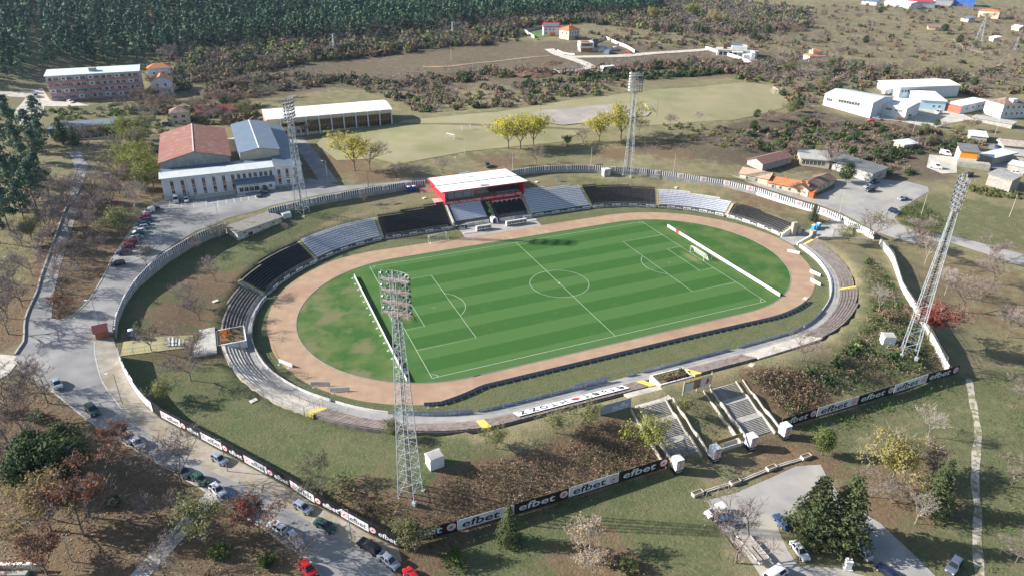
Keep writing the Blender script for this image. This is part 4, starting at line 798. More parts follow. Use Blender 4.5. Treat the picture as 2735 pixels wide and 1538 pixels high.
for sx in (-1, 1):
    for yy in (-4.2, 4.2): b = MB(); b.tube((0, 0, 0), (0, 0, 2.3), .05); tag(b.build('net_stake', steel, None, (sx*(HX+2.8), yy, .03)), 'thin upright stake behind the %s goal, %s one' % ('left' if sx < 0 else 'right', 'nearer' if yy < 0 else 'farther'), 'post')
goal(*(-24.7,46.1), math.radians(190), 'spare goal lying empty on the grass in front of the black seats', 7.0, 2.3, .0, box=True)
gx, gy = (117.9,136.9); goal(gx, gy, math.radians(-112), 'white goal on the practice field beside the concrete slab', z=h1(gx, gy))
gx, gy = (212.0,145.0); goal(gx, gy, math.radians(68), 'white goal at the far end of the practice field', z=h1(gx, gy))
gx, gy = (20.7,140.9); goal(gx, gy, math.radians(10), 'small white goal on the training meadow, farther one', 4.5, 2.2, h1(gx, gy))
gx, gy = (9.5,132.5); goal(gx, gy, math.radians(-60), 'small white goal on the training meadow, nearer one', 4.5, 2.2, h1(gx, gy))
# board lines at the ends of the pitch
t = empty('board_line', (-57.6, -2.4, 0), 0, 'line of white boards on struts beside the left touch-end of the pitch', 'advertising board')
n_ = 30; w_ = 61.0/n_
for i in range(n_):
    y = 30.5-i*w_; b = MB(); b.box(-.03, .03, -w_/2+.02, w_/2-.02, .02, 1.05); p = b.build('board', bwhite, t, (0, y-w_/2+.2, 0))
    if i % 2 == 0: s_ = MB(); s_.box(-1.1, -.03, -.05, .05, 0, .06); s_.box(-1.1, -.6, -.35, .35, .0, .05); s_.tube((-1.0, 0, .05), (-.04, 0, .8), .03, n=4); s_.build('strut', steel, p)
t = empty('board_line', (57.6, -3.4, 0), 0, 'line of advertising boards behind the right pitch goal', 'advertising board'); seq = 'wwbrwwtywwwyywwwwwyybbwyywwwwyytw'
yb = mat('yellow_board', (.66, .60, .12), .6); rb = mat('red_board', (.5, .04, .05), .6); lb = mat('pale_blue_board', (.48, .56, .72), .6); bluep = mat('blue_print', (.07, .10, .42), .6)
w_ = 58.5/len(seq)
for i, ch in enumerate(seq):
    y = 29.2-i*w_; b = MB(); b.box(-.03, .03, -w_/2+.01, w_/2-.01, .02, 1.05); p = b.build('board', {'w': bwhite, 'b': lb, 'r': rb, 't': bwhite, 'y': bwhite}[ch], t, (0, y-w_/2, 0))
    q = MB()
    if ch == 'b': q.box(-.045, -.035, -.5, -.1, .3, .85); q.build('print', bluep, p)
    elif ch == 'y': letter('Волонтер' if i % 2 else 'Технополис', yb, p, (-.045, 0, .53), .45, 1.5, (0, 0, -math.pi/2))
    elif ch == 't': letter('efbet', rb, p, (-.045, 0, .53), .5, 1.2, (0, 0, -math.pi/2))
    elif ch == 'w' and i % 3 == 2: letter('efbet', yb, p, (-.045, 0, .53), .4, 1.2, (0, 0, -math.pi/2))
# long row of boards along the near straight, backs and struts towards the camera
t = empty('board_line', (0, -41.4, 0), 0, 'long row of tall dark backed boards along the near straight of the track', 'advertising board')
pts = [ring(s, float(TR(s))+.35) for s in np.arange(466, 482+26+84, 2.12)]
bb = mat('board_back', (.20, .21, .25), .8, (.14, .15, .18), .8, 4)
for a, c in zip(pts[:-1], pts[1:]):
    a, c = Vector(a), Vector(c); L_ = (c-a).length; mid = (a+c)/2; an = math.atan2(c.y-a.y, c.x-a.x); b = MB(); b.box(-L_/2+.015, L_/2-.015, -.03, .03, .03, 1.0); p = b.build('board', bb, t, (mid.x, mid.y+41.4, 0), (0, 0, an))
    s_ = MB(); s_.tube((0, -.04, .85), (0, -.8, .04), .03, n=4); s_.box(-.06, .06, -.95, -.04, .0, .06); s_.box(-.3, .3, -.95, -.7, 0, .05); s_.build('strut', steel, p)
for px_, lab in (((-83.6,-14.2), 'first'), ((-80.5,-20.8), 'second'), ((-77.0,-26.4), 'third'), ((-73.2,-30.4), 'fourth')):
    t = empty('standing_board', (*px_, .02), math.radians({'first': -52, 'second': -35, 'third': -22, 'fourth': -17}[lab]), {'first': 'single white board on the track edge by the left bend, farthest of four', 'second': 'bare rusty board frame on the track edge, second of four', 'third': 'glassy board on struts by the lower left track edge', 'fourth': 'white board on struts nearest to the floodlight mast on the track edge'}[lab], 'advertising board')
    b = MB(); L_ = 4.6
    if lab == 'second':
        for x in np.linspace(-L_/2, L_/2, 6): b.tube((x, 0, 0), (x, 0, 1.0), .04, n=4)
        b.tube((-L_/2, 0, 1), (L_/2, 0, 1), .04, n=4); b.tube((-L_/2, 0, .1), (L_/2, 0, .1), .04, n=4); b.build('frame', mat('rusty_tan', (.42, .34, .24), .9), t)
    else:
        for i in range(4): q = MB(); q.box(-L_/2+i*L_/4+.02, -L_/2+(i+1)*L_/4-.02, -.03, .03, .1, 1.15); q.build('panel', bwhite if lab != 'third' else clear, t)
        for x in (-1.6, 1.6): b.tube((x, 0, .9), (x, -.8, .05), .04, n=4); b.box(x-.3, x+.3, -1.0, -.6, 0, .06)
        b.build('strut', steel, t)
for (px_, rz, lab) in (((84.2,-9.9), -52, 'white board lying at the right gateway corner of the track'), ((78.7,-25.3), -84, 'white board standing at the right bend, upper of two'), ((74.0,-30.2), -88, 'white board standing at the right bend, lower of two')):
    b = MB(); b.box(-2, 2, -.04, .04, 0, 1.0); b.tube((-1.5, 0, .8), (-1.5, .7, 0), .04); b.tube((1.5, 0, .8), (1.5, .7, 0), .04); tag(b.build('standing_board', bwhite, None, (*px_, .02), (0, 0, math.radians(rz))), lab, 'advertising board')
# white letter banner lying over the plank benches, read from the track
def on_terrace(s, d):
    """point d metres behind the front edge of the benches at arc position s"""
    r = float(FRr(s))+d; x, y = ring(s, r); return Vector((x, y, .95+max(0, d)/N_RUN*N_RISE+.42))
t = empty('letter_banner', (0, -57, 0), 0, 'long white banner with big black letters lying over the plank benches', 'banner'); vs = []; fs = []; B_ = Vector((0, -57, 0)); NB = 30
for i in range(NB+1):
    s = 484.5+(512.6-484.5)*i/NB
    for d in (.9, 2.4, 4.1): q = on_terrace(s, d)-B_; vs.append(tuple(q))
for i in range(NB):
    for k in range(2): a = 3*i+k; fs.append((a, a+1, a+4, a+3))
ob('cloth', mesh_np('cloth', vs, fs, [bwhite]), t)
for (s, ch, dk) in ((486.3, 'Z', 1), (489.0, 'Z', 1), (491.4, 'O', 1), (493.8, 'T', 1), (496.4, 'H', 1), (502.2, 't', 0), (504.6, 'e', 0), (506.9, 'b', 0), (508.9, 'f', 0), (511.2, 'e', 0)):
    q = on_terrace(s, 2.45)-B_; l = letter(ch, ink, t, (q.x, q.y, q.z+.06), 1.9, None); s2, _ = s, 0; x1, y1 = ring(s+1, 55); x0, y0 = ring(s-1, 55); xd = -Vector((x1-x0, y1-y0, 0)).normalized(); inn = Vector((0, 0, 1)).cross(xd)
    zd = (-(inn*N_RUN)+Vector((0, 0, N_RISE if False else 0))).normalized(); out_dir = Vector((x1-x0, y1-y0, 0)).normalized().cross(Vector((0, 0, 1))); zd = (out_dir*N_RUN+Vector((0, 0, N_RISE))).normalized(); yd = zd.cross(xd); l.rotation_euler = Matrix((xd, yd, zd)).transposed().to_euler(); l.scale = (1.75, 1, 2.5)
q = on_terrace(499.4, 2.4)-B_; b = MB(); b.lathe([(.95, 0), (.95, .03)], 20); e_ = b.build('emblem', redp, t, (q.x, q.y, q.z+.05), (math.atan(N_RISE/N_RUN)*-1, 0, 0)); e_.rotation_euler = (-math.atan2(N_RISE, N_RUN), 0, 0)
# grey advertising net behind the terrace, left of the landing
t = empty('tall_banner', (*(-17.7,-65.6), 0), 0, 'tall grey banner on poles left of the pale landing, its letters mirrored', 'banner'); a_, c_ = (-22.9,-65.1), (-15.2,-65.1); o_ = t.location
a_, c_ = Vector(a_), Vector(c_); L_ = (c_-a_).length; mid = (a_+c_)/2; b = MB(); b.box(-L_/2, L_/2, -.02, .02, 0, 3.1); p = b.build('banner', mesh_grey, t, (mid.x-o_.x, mid.y-o_.y, 2.4), (0, 0, math.atan2(c_.y-a_.y, c_.x-a_.x)))
me, wd = text_mesh('efbet', bwhite); l = ob('lettering', me, p, (1.2, -.04, 1.6)); l.scale = (-L_*.55/wd, 1, 1.7)
b = MB(); b.tube((-L_/2, 0, -2), (-L_/2, 0, 3.3), .05); b.tube((0, .03, -2), (0, .03, 3.3), .05); b.tube((L_/2, 0, -2), (L_/2, 0, 3.3), .05); b.build('pole', dsteel, p)
# ---------------------------------------------------------------- floodlight masts
lampb = mat('lamp_housing', (.10, .11, .14), .35, (.20, .21, .24), 4, metal=.3); lampg = mat('lamp_glass', (.10, .115, .14), .2, spec=.6); deck = mat('rusty_deck', (.34, .27, .24), .85, (.24, .19, .17), 1.5); caged = mat('ladder_black', (.03, .03, .035), .6)
def mast(x, y, z, h, rz, lab):
    t = empty('floodlight_mast', (x, y, z), rz, lab, 'floodlight mast', 'floodlight masts at the corners of the stadium'); zh = h-7.8      # local -y faces the pitch
    hw = lambda q: .55+(1.7-.55)*max(0, 1-q/zh)
    for sx in (-1, 1):
        for sy in (-1, 1):
            b = MB(); b.tube((sx*hw(0), sy*hw(0), -.6), (sx*.55, sy*.55, zh), .11, .08, n=6); b.tube((sx*.55, sy*.55, zh), (sx*.55, sy*.55, h-.6), .07, n=6); b.box(sx*hw(0)-.35, sx*hw(0)+.35, sy*hw(0)-.35, sy*hw(0)+.35, -.8, .12); b.build('leg', steel, t)
    q = 0; lev = [0]
    while q < zh-.8: q += max(1.3, hw(q)*1.25); lev.append(min(q, zh))
    for f in range(4):
        ca, sa = math.cos(f*math.pi/2), math.sin(f*math.pi/2); Rm = lambda X, Y, Z: (X*ca-Y*sa, X*sa+Y*ca, Z)
        for i, (a, c) in enumerate(zip(lev[:-1], lev[1:])):
            b = MB(); sg = 1 if i % 2 else -1
            b.tube(Rm(-sg*hw(a), -hw(a), a), Rm(sg*hw(c), -hw(c), c), .04, n=4, cap=False); b.build('brace', steel, t)
            b = MB(); b.tube(Rm(-hw(c), -hw(c), c), Rm(hw(c), -hw(c), c), .035, n=4, cap=False); b.build('crossbar', steel, t)
    b = MB(); b.tube((-.15, .1, 0), (-.15, .1, zh), .05, n=4); b.tube((.2, .1, 0), (.2, .1, zh), .05, n=4)
    for zz in np.arange(.4, zh, .45): b.tube((-.15, .1, zz), (.2, .1, zz), .03, n=3, cap=False)
    b.box(-.42, -.30, -.1, .1, 0, zh); tag(b.build('ladder', caged, t), kind='stuff')
    W2 = 3.1; lp = MB(); lp.m = 0; Mx = Matrix.Rotation(math.radians(62), 4, 'X'); lp.lathe([(.12, -.30), (.27, -.22), (.36, .12), (.38, .16)], 10, M=Mx); lp.m = 1; lp.lathe([(.34, .165), (.34, .17)], 10, M=Mx); lpm = lp.mesh('floodlight', [lampb, lampg])
    arc_ = [(-2.6, -.35), (-1.7, -1.0), (-.6, -1.3), (.6, -1.3), (1.7, -1.0), (2.6, -.35)]
    for k in range(4):
        zz = zh+.1+k*2.05; b = MB(); b.prism([(x*.98, y+.06) for x, y in arc_]+[(2.4, .5), (-2.4, .5)], zz-.04, zz+.05); b.build('platform', deck, t); r = MB()
        for (x0, y0), (x1, y1) in zip(arc_[:-1], arc_[1:]):
            for q in (.5, 1.05): r.tube((x0, y0, zz+q), (x1, y1, zz+q), .03, n=4, cap=False)
            r.tube((x0, y0, zz), (x0, y0, zz+1.05), .03, n=4)
        r.build('railing', steel, t)
    for k in range(7):
        for j in range(7): f = -1+2*j/6; o = ob('floodlight', lpm, t, (f*2.55, -1.42+abs(f)**1.5*1.1, zh+.6+k*1.05), (0, 0, f*.45)); o.scale = (.78, .78, .78)
    for xx, yy in ((-2.5, -.3), (-.8, -.62), (.8, -.62), (2.5, -.3), (-2.4, .55), (2.4, .55)): b = MB(); b.tube((xx, yy, zh-.1), (xx, yy, h-.2), .055, n=6); b.build('upright', steel, t)
    for k in range(4):
        zz = zh+.1+k*2.05
        for sg in (-1, 1): b = MB(); b.tube((sg*.8, .55, zz), (sg*2.45, .55, min(zz+2.05, h-.2)), .04, n=4, cap=False); b.build('head_brace', steel, t); b = MB(); b.tube((sg*.6, -.62, zz), (sg*2.4, -.4, min(zz+2.05, h-.2)), .04, n=4, cap=False); b.build('head_brace', steel, t)
    return t
def toward(x, y, tx, ty): return math.atan2(ty-y, tx-x)+math.pi/2
mast(-67.4, -71.0, 1.9, 47.0, toward(-67, -71, 5, 0), 'nearest floodlight mast in front of the pitch, standing on the grass bank'); mast(-66.4, 69.6, 7.2, 40.6, toward(-66, 69, 5, 0), 'floodlight mast before the car park wall, left of the red stand')
mast(64.2, 65.2, 7.2, 41.4, toward(64, 65, -5, 0), 'farthest floodlight mast behind the striped wall, right of the red stand'); mast(63.6, -72.1, 2.1, 47.0, toward(64, -72, -5, 0), 'right floodlight mast leaning over the white wall, beside the white kiosk')
# ---------------------------------------------------------------- perimeter walls and board fences
def stripe_mat():
    m = bpy.data.materials.new('striped_paint'); m.use_nodes = True; nt = m.node_tree; N = nt.nodes; L = nt.links; b = N['Principled BSDF']; b.inputs['Roughness'].default_value = .7
    tc = N.new('ShaderNodeTexCoord'); sx = N.new('ShaderNodeSeparateXYZ'); L.new(tc.outputs['Object'], sx.inputs[0])
    a = N.new('ShaderNodeMath'); a.operation = 'MULTIPLY'; a.inputs[1].default_value = 1/.86; L.new(sx.outputs[0], a.inputs[0]); f = N.new('ShaderNodeMath'); f.operation = 'FRACT'; L.new(a.outputs[0], f.inputs[0]); g = N.new('ShaderNodeMath'); g.operation = 'GREATER_THAN'; g.inputs[1].default_value = .5; L.new(f.outputs[0], g.inputs[0])
    x = N.new('ShaderNodeMix'); x.data_type = 'RGBA'; x.inputs[6].default_value = (.03, .035, .06, 1); x.inputs[7].default_value = (.68, .69, .72, 1); L.new(g.outputs[0], x.inputs['Factor']); L.new(x.outputs[2], b.inputs['Base Color']); return m
strm = stripe_mat(); pinkw = mat('faded_white', (.66, .64, .66), .7, (.58, .54, .57), 1.0); darkr = mat('dark_red_print', (.34, .05, .08), .7)
cwall = mat('wall_concrete', (.33, .33, .33), .9, (.24, .24, .24), .6, 5, c3=(.40, .39, .36), scale3=.3)
def wall_path(name, pts, lab, striped=True, th=.22, cat='wall', m=cwall, band_h=1.75, out=-1, flip=False):
    """pts (x, y, ztop, zbase); striped boards of 7 m with an emblem board of 2.2 m between, on the side to the right of the path"""
    o = Vector((pts[0][0], pts[0][1], pts[0][3])); t = empty(name, o, 0, lab, cat)
    acc = 0; segs = []; ln = [Vector(p) for p in [(q[0], q[1], q[2]) for q in pts]]
    zb = [q[3] for q in pts]; tot = [0]
    for a, b in zip(ln[:-1], ln[1:]): tot.append(tot[-1]+(b-a).xy.length)
    def at(d):
        i = min(max(0, np.searchsorted(tot, d)-1), len(pts)-2); f = (d-tot[i])/(tot[i+1]-tot[i]+1e-9); return ln[i].lerp(ln[i+1], f), zb[i]+(zb[i+1]-zb[i])*f
    d = 0; i = 0
    while d < tot[-1]-.3:
        w = (2.3 if i % 2 else 6.88) if striped else 5.0; e = min(d+w, tot[-1]); (a, za), (b, zb_) = at(d), at(e); L_ = (b-a).xy.length; an = math.atan2(b.y-a.y, b.x-a.x); mid = (a+b)/2; ztop = (a.z+b.z)/2
        w_ = MB(); vs = []
        for y in (-th/2, th/2):
            for x, z in ((-L_/2, za-ztop), (L_/2, zb_-ztop), (L_/2, b.z-ztop), (-L_/2, a.z-ztop)): vs.append((x, y, z))
        w_.add(vs, [(0, 1, 2, 3), (7, 6, 5, 4), (0, 4, 5, 1), (1, 5, 6, 2), (2, 6, 7, 3), (3, 7, 4, 0)])
        p = w_.build('wall_panel', m, t, (mid.x-o.x, mid.y-o.y, ztop-o.z), (0, 0, an))
        if striped:
            s_ = MB(); da, db = a.z-ztop, b.z-ztop; yy = -th/2-.03
            s_.add([(-L_/2, yy, da-band_h), (L_/2, yy, db-band_h), (L_/2, yy, db+.05), (-L_/2, yy, da+.05), (-L_/2, th/2+.03, da-.9), (L_/2, th/2+.03, db-.9), (L_/2, th/2+.03, db+.05), (-L_/2, th/2+.03, da+.05)], [(0, 1, 2, 3), (7, 6, 5, 4), (3, 2, 6, 7), (0, 3, 7, 4), (1, 5, 6, 2)])
            q = s_.build('emblem_board' if i % 2 else 'striped_board', pinkw if i % 2 else strm, p)
            if i % 2:
                e_ = MB(); n = 18; zc = -band_h/2
                for k, (r, mi) in enumerate(((.72, 0), (.6, 1), (.42, 0), (.30, 1))): e_.m = mi; e_.poly([(r*math.cos(2*math.pi*j/n), yy-.008-.006*k, zc+r*math.sin(2*math.pi*j/n)) for j in range(n)])
                e_.m = 0; e_.poly([(-.3, yy-.04, zc-.4), (-.12, yy-.04, zc-.45), (.3, yy-.04, zc+.35), (.12, yy-.04, zc+.42)]); e_.build('emblem', [darkr, pinkw], q)
        d = e; i += 1
    return t
def zb_(p): return h1(p[0], p[1])-.6
def wp(lst): return [(x, y, z, h1(x, y)-.7) for (x, y), z in lst]
wall_path('perimeter_wall', wp([((-121.3,4.7),8.3),((-121.3,11.4),8.6),((-120.3,19.5),8.9),((-118.5,27.2),9.3),((-115.6,35.3),9.8),((-111.2,44.0),10.1),((-105.4,50.8),10.4),((-100.8,56.6),10.5),((-94.9,60.3),10.6),((-92.2,61.6),10.6)]), 'striped perimeter wall curving along the street on the left')
wall_path('perimeter_wall', wp([((-77.8,69.5),10.7),((-63.1,74.3),10.7),((-44.9,77.8),10.7),((-24.6,80.0),10.5),((-18.5,79.3),10.4)]), 'striped perimeter wall between the car park and the red stand')
wall_path('perimeter_wall', wp([((16.9,79.0),10.2),((29.3,80.4),10.2),((41.8,77.1),10.2),((50.8,73.6),10.2),((59.1,68.2),10.2),((67.8,63.3),10.0),((82.6,51.7),9.2),((95.0,41.0),8.3),((102.5,31.3),7.5)]), 'striped perimeter wall behind the farthest floodlight mast')
wall_path('perimeter_wall', wp([((102.5,31.3),7.5),((108.6,18.0),6.4),((114.5,8.2),5.4),((117.2,1.6),4.6),((116.7,-4.7),4.2),((116.9,-13.6),3.9)]), 'pale worn perimeter wall along the right car park', m=white)
wall_path('perimeter_wall', [(p[0], p[1], z, h1(*p)-.8) for p, z in [((115.5,-17.4),3.2),((109.1,-28.1),3.2),((92.6,-45.7),3.4),((85.7,-56.0),3.4),((76.1,-68.6),3.0),((70.3,-79.0),.6)]], 'white slab wall with posts on the right, behind the red leaved tree', striped=False, m=mat('chalky_white', (.66, .66, .63), .85, (.50, .49, .46), .8, 5))
fence('wall_top_wire', [(115.5,-17.4),(109.1,-28.1),(92.6,-45.7),(85.7,-56.0),(76.1,-68.6),(69.2,-78.7)], 1.0, 'wire and angle posts on top of the white slab wall', rail=(.5, .95), zf=lambda p: 2.9 if p.y > -70 else 2.2, m=gsteel, post=5)
# board fence along the near left street: 17 boards
lf = [(-120.2,-4),(-119.3,-9),(-117.1,-16.8),(-114.3,-24.5),(-110.9,-30.9),(-107.1,-36.0),(-101.6,-43.4),(-92.8,-55.1),(-88.2,-61.4),(-84.3,-67.1),(-80.7,-71.6),(-76.8,-76.5),(-72.4,-81.2)]
fp = smooth_line(lf, .5); t = empty('board_fence', (-95, -52, h1(-95, -52)), 0, 'curved fence of alternating white and black boards along the near left street', 'fence'); o_ = t.location
cum = [0]
for a, b in zip(fp[:-1], fp[1:]): cum.append(cum[-1]+(b-a).length)
def fat(d): i = int(np.searchsorted(cum, d)); i = min(max(1, i), len(fp)-1); return fp[i-1].lerp(fp[i], (d-cum[i-1])/(cum[i]-cum[i-1]))
TOT = cum[-1]; first = 29.0; nb = 10; wd_ = (TOT-first)/nb
for i in range(nb):
    a, b = fat(first+i*wd_), fat(first+(i+1)*wd_-.05); za, zc = h1(a.x, a.y), h1(b.x, b.y)
    ad_panel(t, a-o_.xy, b-o_.xy, (za+.55-o_.z, zc+.55-o_.z), (za+2.35-o_.z, zc+2.35-o_.z), i % 2 == 1, emblem=-1, tw=.60, tsh=0, lh=.66)
for i in range(int(TOT/3.2)+1):
    a = fat(min(i*3.2, TOT-.01)); b = MB(); b.tube((0, 0, -.3), (0, 0, 3.3), .06, n=6); b.build('post', dsteel, t, (a.x-o_.x+.1, a.y-o_.y+.1, h1(a.x, a.y)-o_.z))
bk = MB()
for i in range(int(TOT/2)):
    a, b = fat(i*2.0), fat(min(i*2+2.0, TOT)); nrm = Vector((-(b-a).y, (b-a).x)).normalized()*.14; za, zc = h1(a.x, a.y)-o_.z, h1(b.x, b.y)-o_.z; a2, b2 = a+nrm-o_.xy, b+nrm-o_.xy
    q = MB(); q.add([(*a2, za+.1), (*b2, zc+.1), (*b2, zc+3.0), (*a2, za+3.0), (*(a2+nrm*.3), za+.1), (*(b2+nrm*.3), zc+.1), (*(b2+nrm*.3), zc+3.0), (*(a2+nrm*.3), za+3.0)], [(0, 1, 2, 3), (7, 6, 5, 4), (3, 2, 6, 7), (0, 3, 7, 4), (1, 5, 6, 2)]); q.build('backing_sheet', blackb if i*2 > 14 else bwhite, t)
for i in range(1, 9):
    a, b = fat(i*3.2-3.2+.0), fat(i*3.2); za, zc = h1(a.x, a.y), h1(b.x, b.y); ad_panel(t, a-o_.xy, b-o_.xy, (za+.2-o_.z, zc+.2-o_.z), (za+2.6-o_.z, zc+2.6-o_.z), False, text=None)
# straight board fence at the near side of the stadium, left and right of the gates
def big_boards(x0, xs, y, dark0, lab, lastcut=False):
    t = empty('board_fence', ((x0+xs[-1])/2, y, h1((x0+xs[-1])/2, y)), 0, lab, 'fence'); o = t.location; a = x0; dk = dark0
    for x in xs:
        za, zc = h1(a, y), h1(x, y); ad_panel(t, (a-o.x+.03, 0), (x-o.x-.03, 0), (za+.35-o.z, zc+.35-o.z), (za+2.75-o.z, zc+2.75-o.z), dk, emblem=1, tw=.66 if x-a > 9 else .6, tsh=1, lh=.72); 
        for q in np.arange(a, x, 2.8): b = MB(); b.tube((0, .12, -.4), (0, .12, 2.9), .07, n=6); b.build('post', dsteel, t, (q-o.x, 0, h1(q, y)-o.z))
        b = MB(); b.box(-(x-a)/2, (x-a)/2, .06, .1, -.35, .33); b.build('plinth', blackb, t, ((a+x)/2-o.x, 0, h1((a+x)/2, y)-o.z)); a = x; dk = not dk
    return t
big_boards(-71.9, [-61.3, -49.9, -38.2, -26.9, -15.0], -80.2, True, 'straight board fence from the corner bush to the left gate pillar')
big_boards(16.0, [26.3, 39.0, 50.9, 62.1, 73.6], -79.5, True, 'straight board fence right of the gates up to the white wall')
# gate pillars, mesh gates, little boarded window frame between
def pillar(x, lab, dx=1.8):
    y, z = -81.6, h1(x, -81.6); t = empty('gate_pillar', (x, y, z), 0, lab, 'gate pillar', 'white and black lettered gate pillars'); b = MB(); b.box(-dx/2, dx/2, -1.0, .9, .9, 3.5); b.build('white_cladding', bwhite, t); b = MB(); b.box(-dx/2-.01, dx/2+.01, -1.01, .91, -.4, .9); b.build('black_cladding', blackb, t)
    letter('efbet', ink, t, (0, -1.02, 3.15), .45, 1.5); letter('efbet', bwhite, t, (0, -1.03, .5), .42, 1.5); e = MB(); n = 20
    for k, (r, mi) in enumerate(((.82, 0), (.72, 1), (.5, 0), (.42, 1))): e.m = mi; e.poly([(r*math.cos(2*math.pi*j/n), -1.02-.008*k, 2.05+r*math.sin(2*math.pi*j/n)) for j in range(n)])
    e.m = 0; e.poly([(-.35, -1.06, 1.6), (-.1, -1.06, 1.5), (.35, -1.06, 2.4), (.1, -1.06, 2.5)]); e.build('emblem', [redp, bwhite], t)
    b = MB(); b.poly([(-dx/2, -1.015, .9), (0, -1.015, 1.2), (0, -1.015, 1.3), (-dx/2, -1.015, 1.0)]); b.poly([(0, -1.015, 1.2), (dx/2, -1.015, .9), (dx/2, -1.015, 1.0), (0, -1.015, 1.3)]); b.build('red_edge', redp, t)
pillar(-13.8, 'first gate pillar, at the end of the long left board fence'); pillar(-4.3, 'second gate pillar, right of the left mesh gate'); pillar(5.4, 'third gate pillar, left of the right mesh gate'); pillar(14.8, 'fourth gate pillar, where the right board fence begins')
for x0, x1, lab in ((-12.6, -5.5, 'mesh gate closing the left staircase'), (6.6, 13.6, 'mesh gate closing the right staircase')): fence('mesh_gate', [(x0, -81.2), (x1, -81.2)], 2.3, lab, 'gate', post=1.75, rail=(.08, .5, 1), mesh_step=.35)
t = empty('ticket_wall', (.5, -80.4, h1(.5, -80.4)), 0, 'low wall with brown board on thin posts between the inner gate pillars', 'wall'); b = MB(); b.box(-4, 4, -.2, .2, -.5, .8); b.build('low_wall', concl, t); b = MB(); b.box(-3.6, 3.4, -.05, .05, 2.5, 3.5); b.build('brown_board', mat('brown_board', (.26, .18, .09), .8), t); b = MB()
for x in (-3.5, -1.6, .4, 2.2, 3.4): b.tube((x, 0, .8), (x, 0, 2.6), .05)
b.build('post', dsteel, t); b = MB(); b.box(-1.5, .3, -.02, .02, .9, 2.2); b.build('pane', clear, t); b = MB(); b.box(.5, 2.1, -.02, .02, .9, 2.2); b.build('pane', clear, t)
# staircases
stepm = mat('step_concrete', (.42, .40, .37), .9, (.29, .275, .26), 1.0, 5); riser_shade = mat('step_riser_shade', (.12, .115, .11), .95)  # step fronts near black: shade of the side facing away from the sun, painted in
def staircase(x0, x1, ytop, ztop, ybot, zbot, lab):
    t = empty('staircase', ((x0+x1)/2, ytop, ztop), 0, lab, 'staircase'); n = 30; land = 1.6; run = (ytop-ybot-2*land)/n; ris = (ztop-zbot)/n; y, z = ytop, ztop; w = (x1-x0)/2
    for k in range(n):
        b = MB(); b.m = 0; d = run+(land if k in (9, 19) else 0); b.box(-w, w, -d, 0, -1.6, 0); b.mi[2] = 1; st = b.build('step', [stepm, riser_shade], t, (0, y-ytop, z-ztop)); y -= d; z -= ris
    for sx in (-1, 1):
        b = MB(); ww = .28; xs = (w+.02) if sx > 0 else -(w+.02)-ww
        pr = [(0, .5), (-(9*run), .5-9*ris), (-(9*run+land), .5-9*ris), (-(19*run+land), .5-19*ris), (-(19*run+2*land), .5-19*ris), (ybot-ytop-1, .5-(ztop-zbot))]
        for (y0, z0), (y1, z1) in zip(pr[:-1], pr[1:]): b.add([(xs, y0, z0-1.6), (xs+ww, y0, z0-1.6), (xs+ww, y1, z1-1.6), (xs, y1, z1-1.6), (xs, y0, z0), (xs+ww, y0, z0), (xs+ww, y1, z1), (xs, y1, z1)], [(0, 3, 2, 1), (4, 5, 6, 7), (0, 1, 5, 4), (2, 3, 7, 6), (1, 2, 6, 5), (0, 4, 7, 3)])
        b.build('side_wall', concl, t)
        b = MB(); xs = (w+2.0) if sx > 0 else -(w+2.0)-ww
        for (y0, z0), (y1, z1) in zip(pr[:-1], pr[1:]): b.add([(xs, y0, z0-1.6), (xs+ww, y0, z0-1.6), (xs+ww, y1, z1-1.6), (xs, y1, z1-1.6), (xs, y0, z0-.1), (xs+ww, y0, z0-.1), (xs+ww, y1, z1-.1), (xs, y1, z1-.1)], [(0, 3, 2, 1), (4, 5, 6, 7), (0, 1, 5, 4), (2, 3, 7, 6), (1, 2, 6, 5), (0, 4, 7, 3)])
        b.build('outer_wall', concl, t)
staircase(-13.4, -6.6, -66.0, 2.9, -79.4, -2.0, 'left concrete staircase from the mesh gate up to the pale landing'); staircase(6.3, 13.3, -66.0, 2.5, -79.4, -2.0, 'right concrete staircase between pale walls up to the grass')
b = MB(); b.box(-14, -4.6, -66.0, -60.3, 1.5, 2.95); tag(b.build('landing', concl), kind='structure'); fence('mesh_fence', [(-4.5, -60.6), (-4.5, -66), (-6.4, -66.2)], 2.2, 'thin wire fence at the right edge of the pale landing', rail=(.5, 1), zf=lambda p: 2.95, post=2.2)
# flower beds
soil = mat('soil', (.10, .075, .05), .95, (.15, .12, .08), 2, bump=.05)
def planter(x0, x1, y0, y1, z, lab, wall=white, h=.55):
    t = empty('flower_bed', ((x0+x1)/2, (y0+y1)/2, z), 0, lab, 'flower bed'); w, d = (x1-x0)/2, (y1-y0)/2
    for bx in ((-w, w, -d, -d+.3), (-w, w, d-.3, d), (-w, -w+.3, -d+.31, d-.31), (w-.3, w, -d+.31, d-.31)): b = MB(); b.box(*bx, -1.2, h); b.build('edge_wall', wall, t)
    b = MB(); b.box(-w+.31, w-.31, -d+.31, d-.31, -1.2, h-.15); b.build('soil', soil, t); return t, w, d
PL1 = planter(-3.9, 5.4, -60.3, -56.0, 1.8, 'near flower bed with dark shrubs between two yellow stairways', h=.9); PL2 = planter(-98.6, -91.6, -3.6, 4.6, 2.2, 'square flower bed with orange flowers at the left end of the stadium', h=.9)
b = MB(); b.box(-104, -98.8, -7.5, 5.8, 2.2, 3.5); tag(b.build('plaza', conc), kind='structure')
drape('ramp', [(-120,-3.6),(-119.6,2.6),(-112,3.2),(-104,3),(-104,-3),(-112,-3.6)], mat('ramp_yellow', (.42, .38, .17), .9, (.33, .31, .22), .6, 4), .12, 1.5)
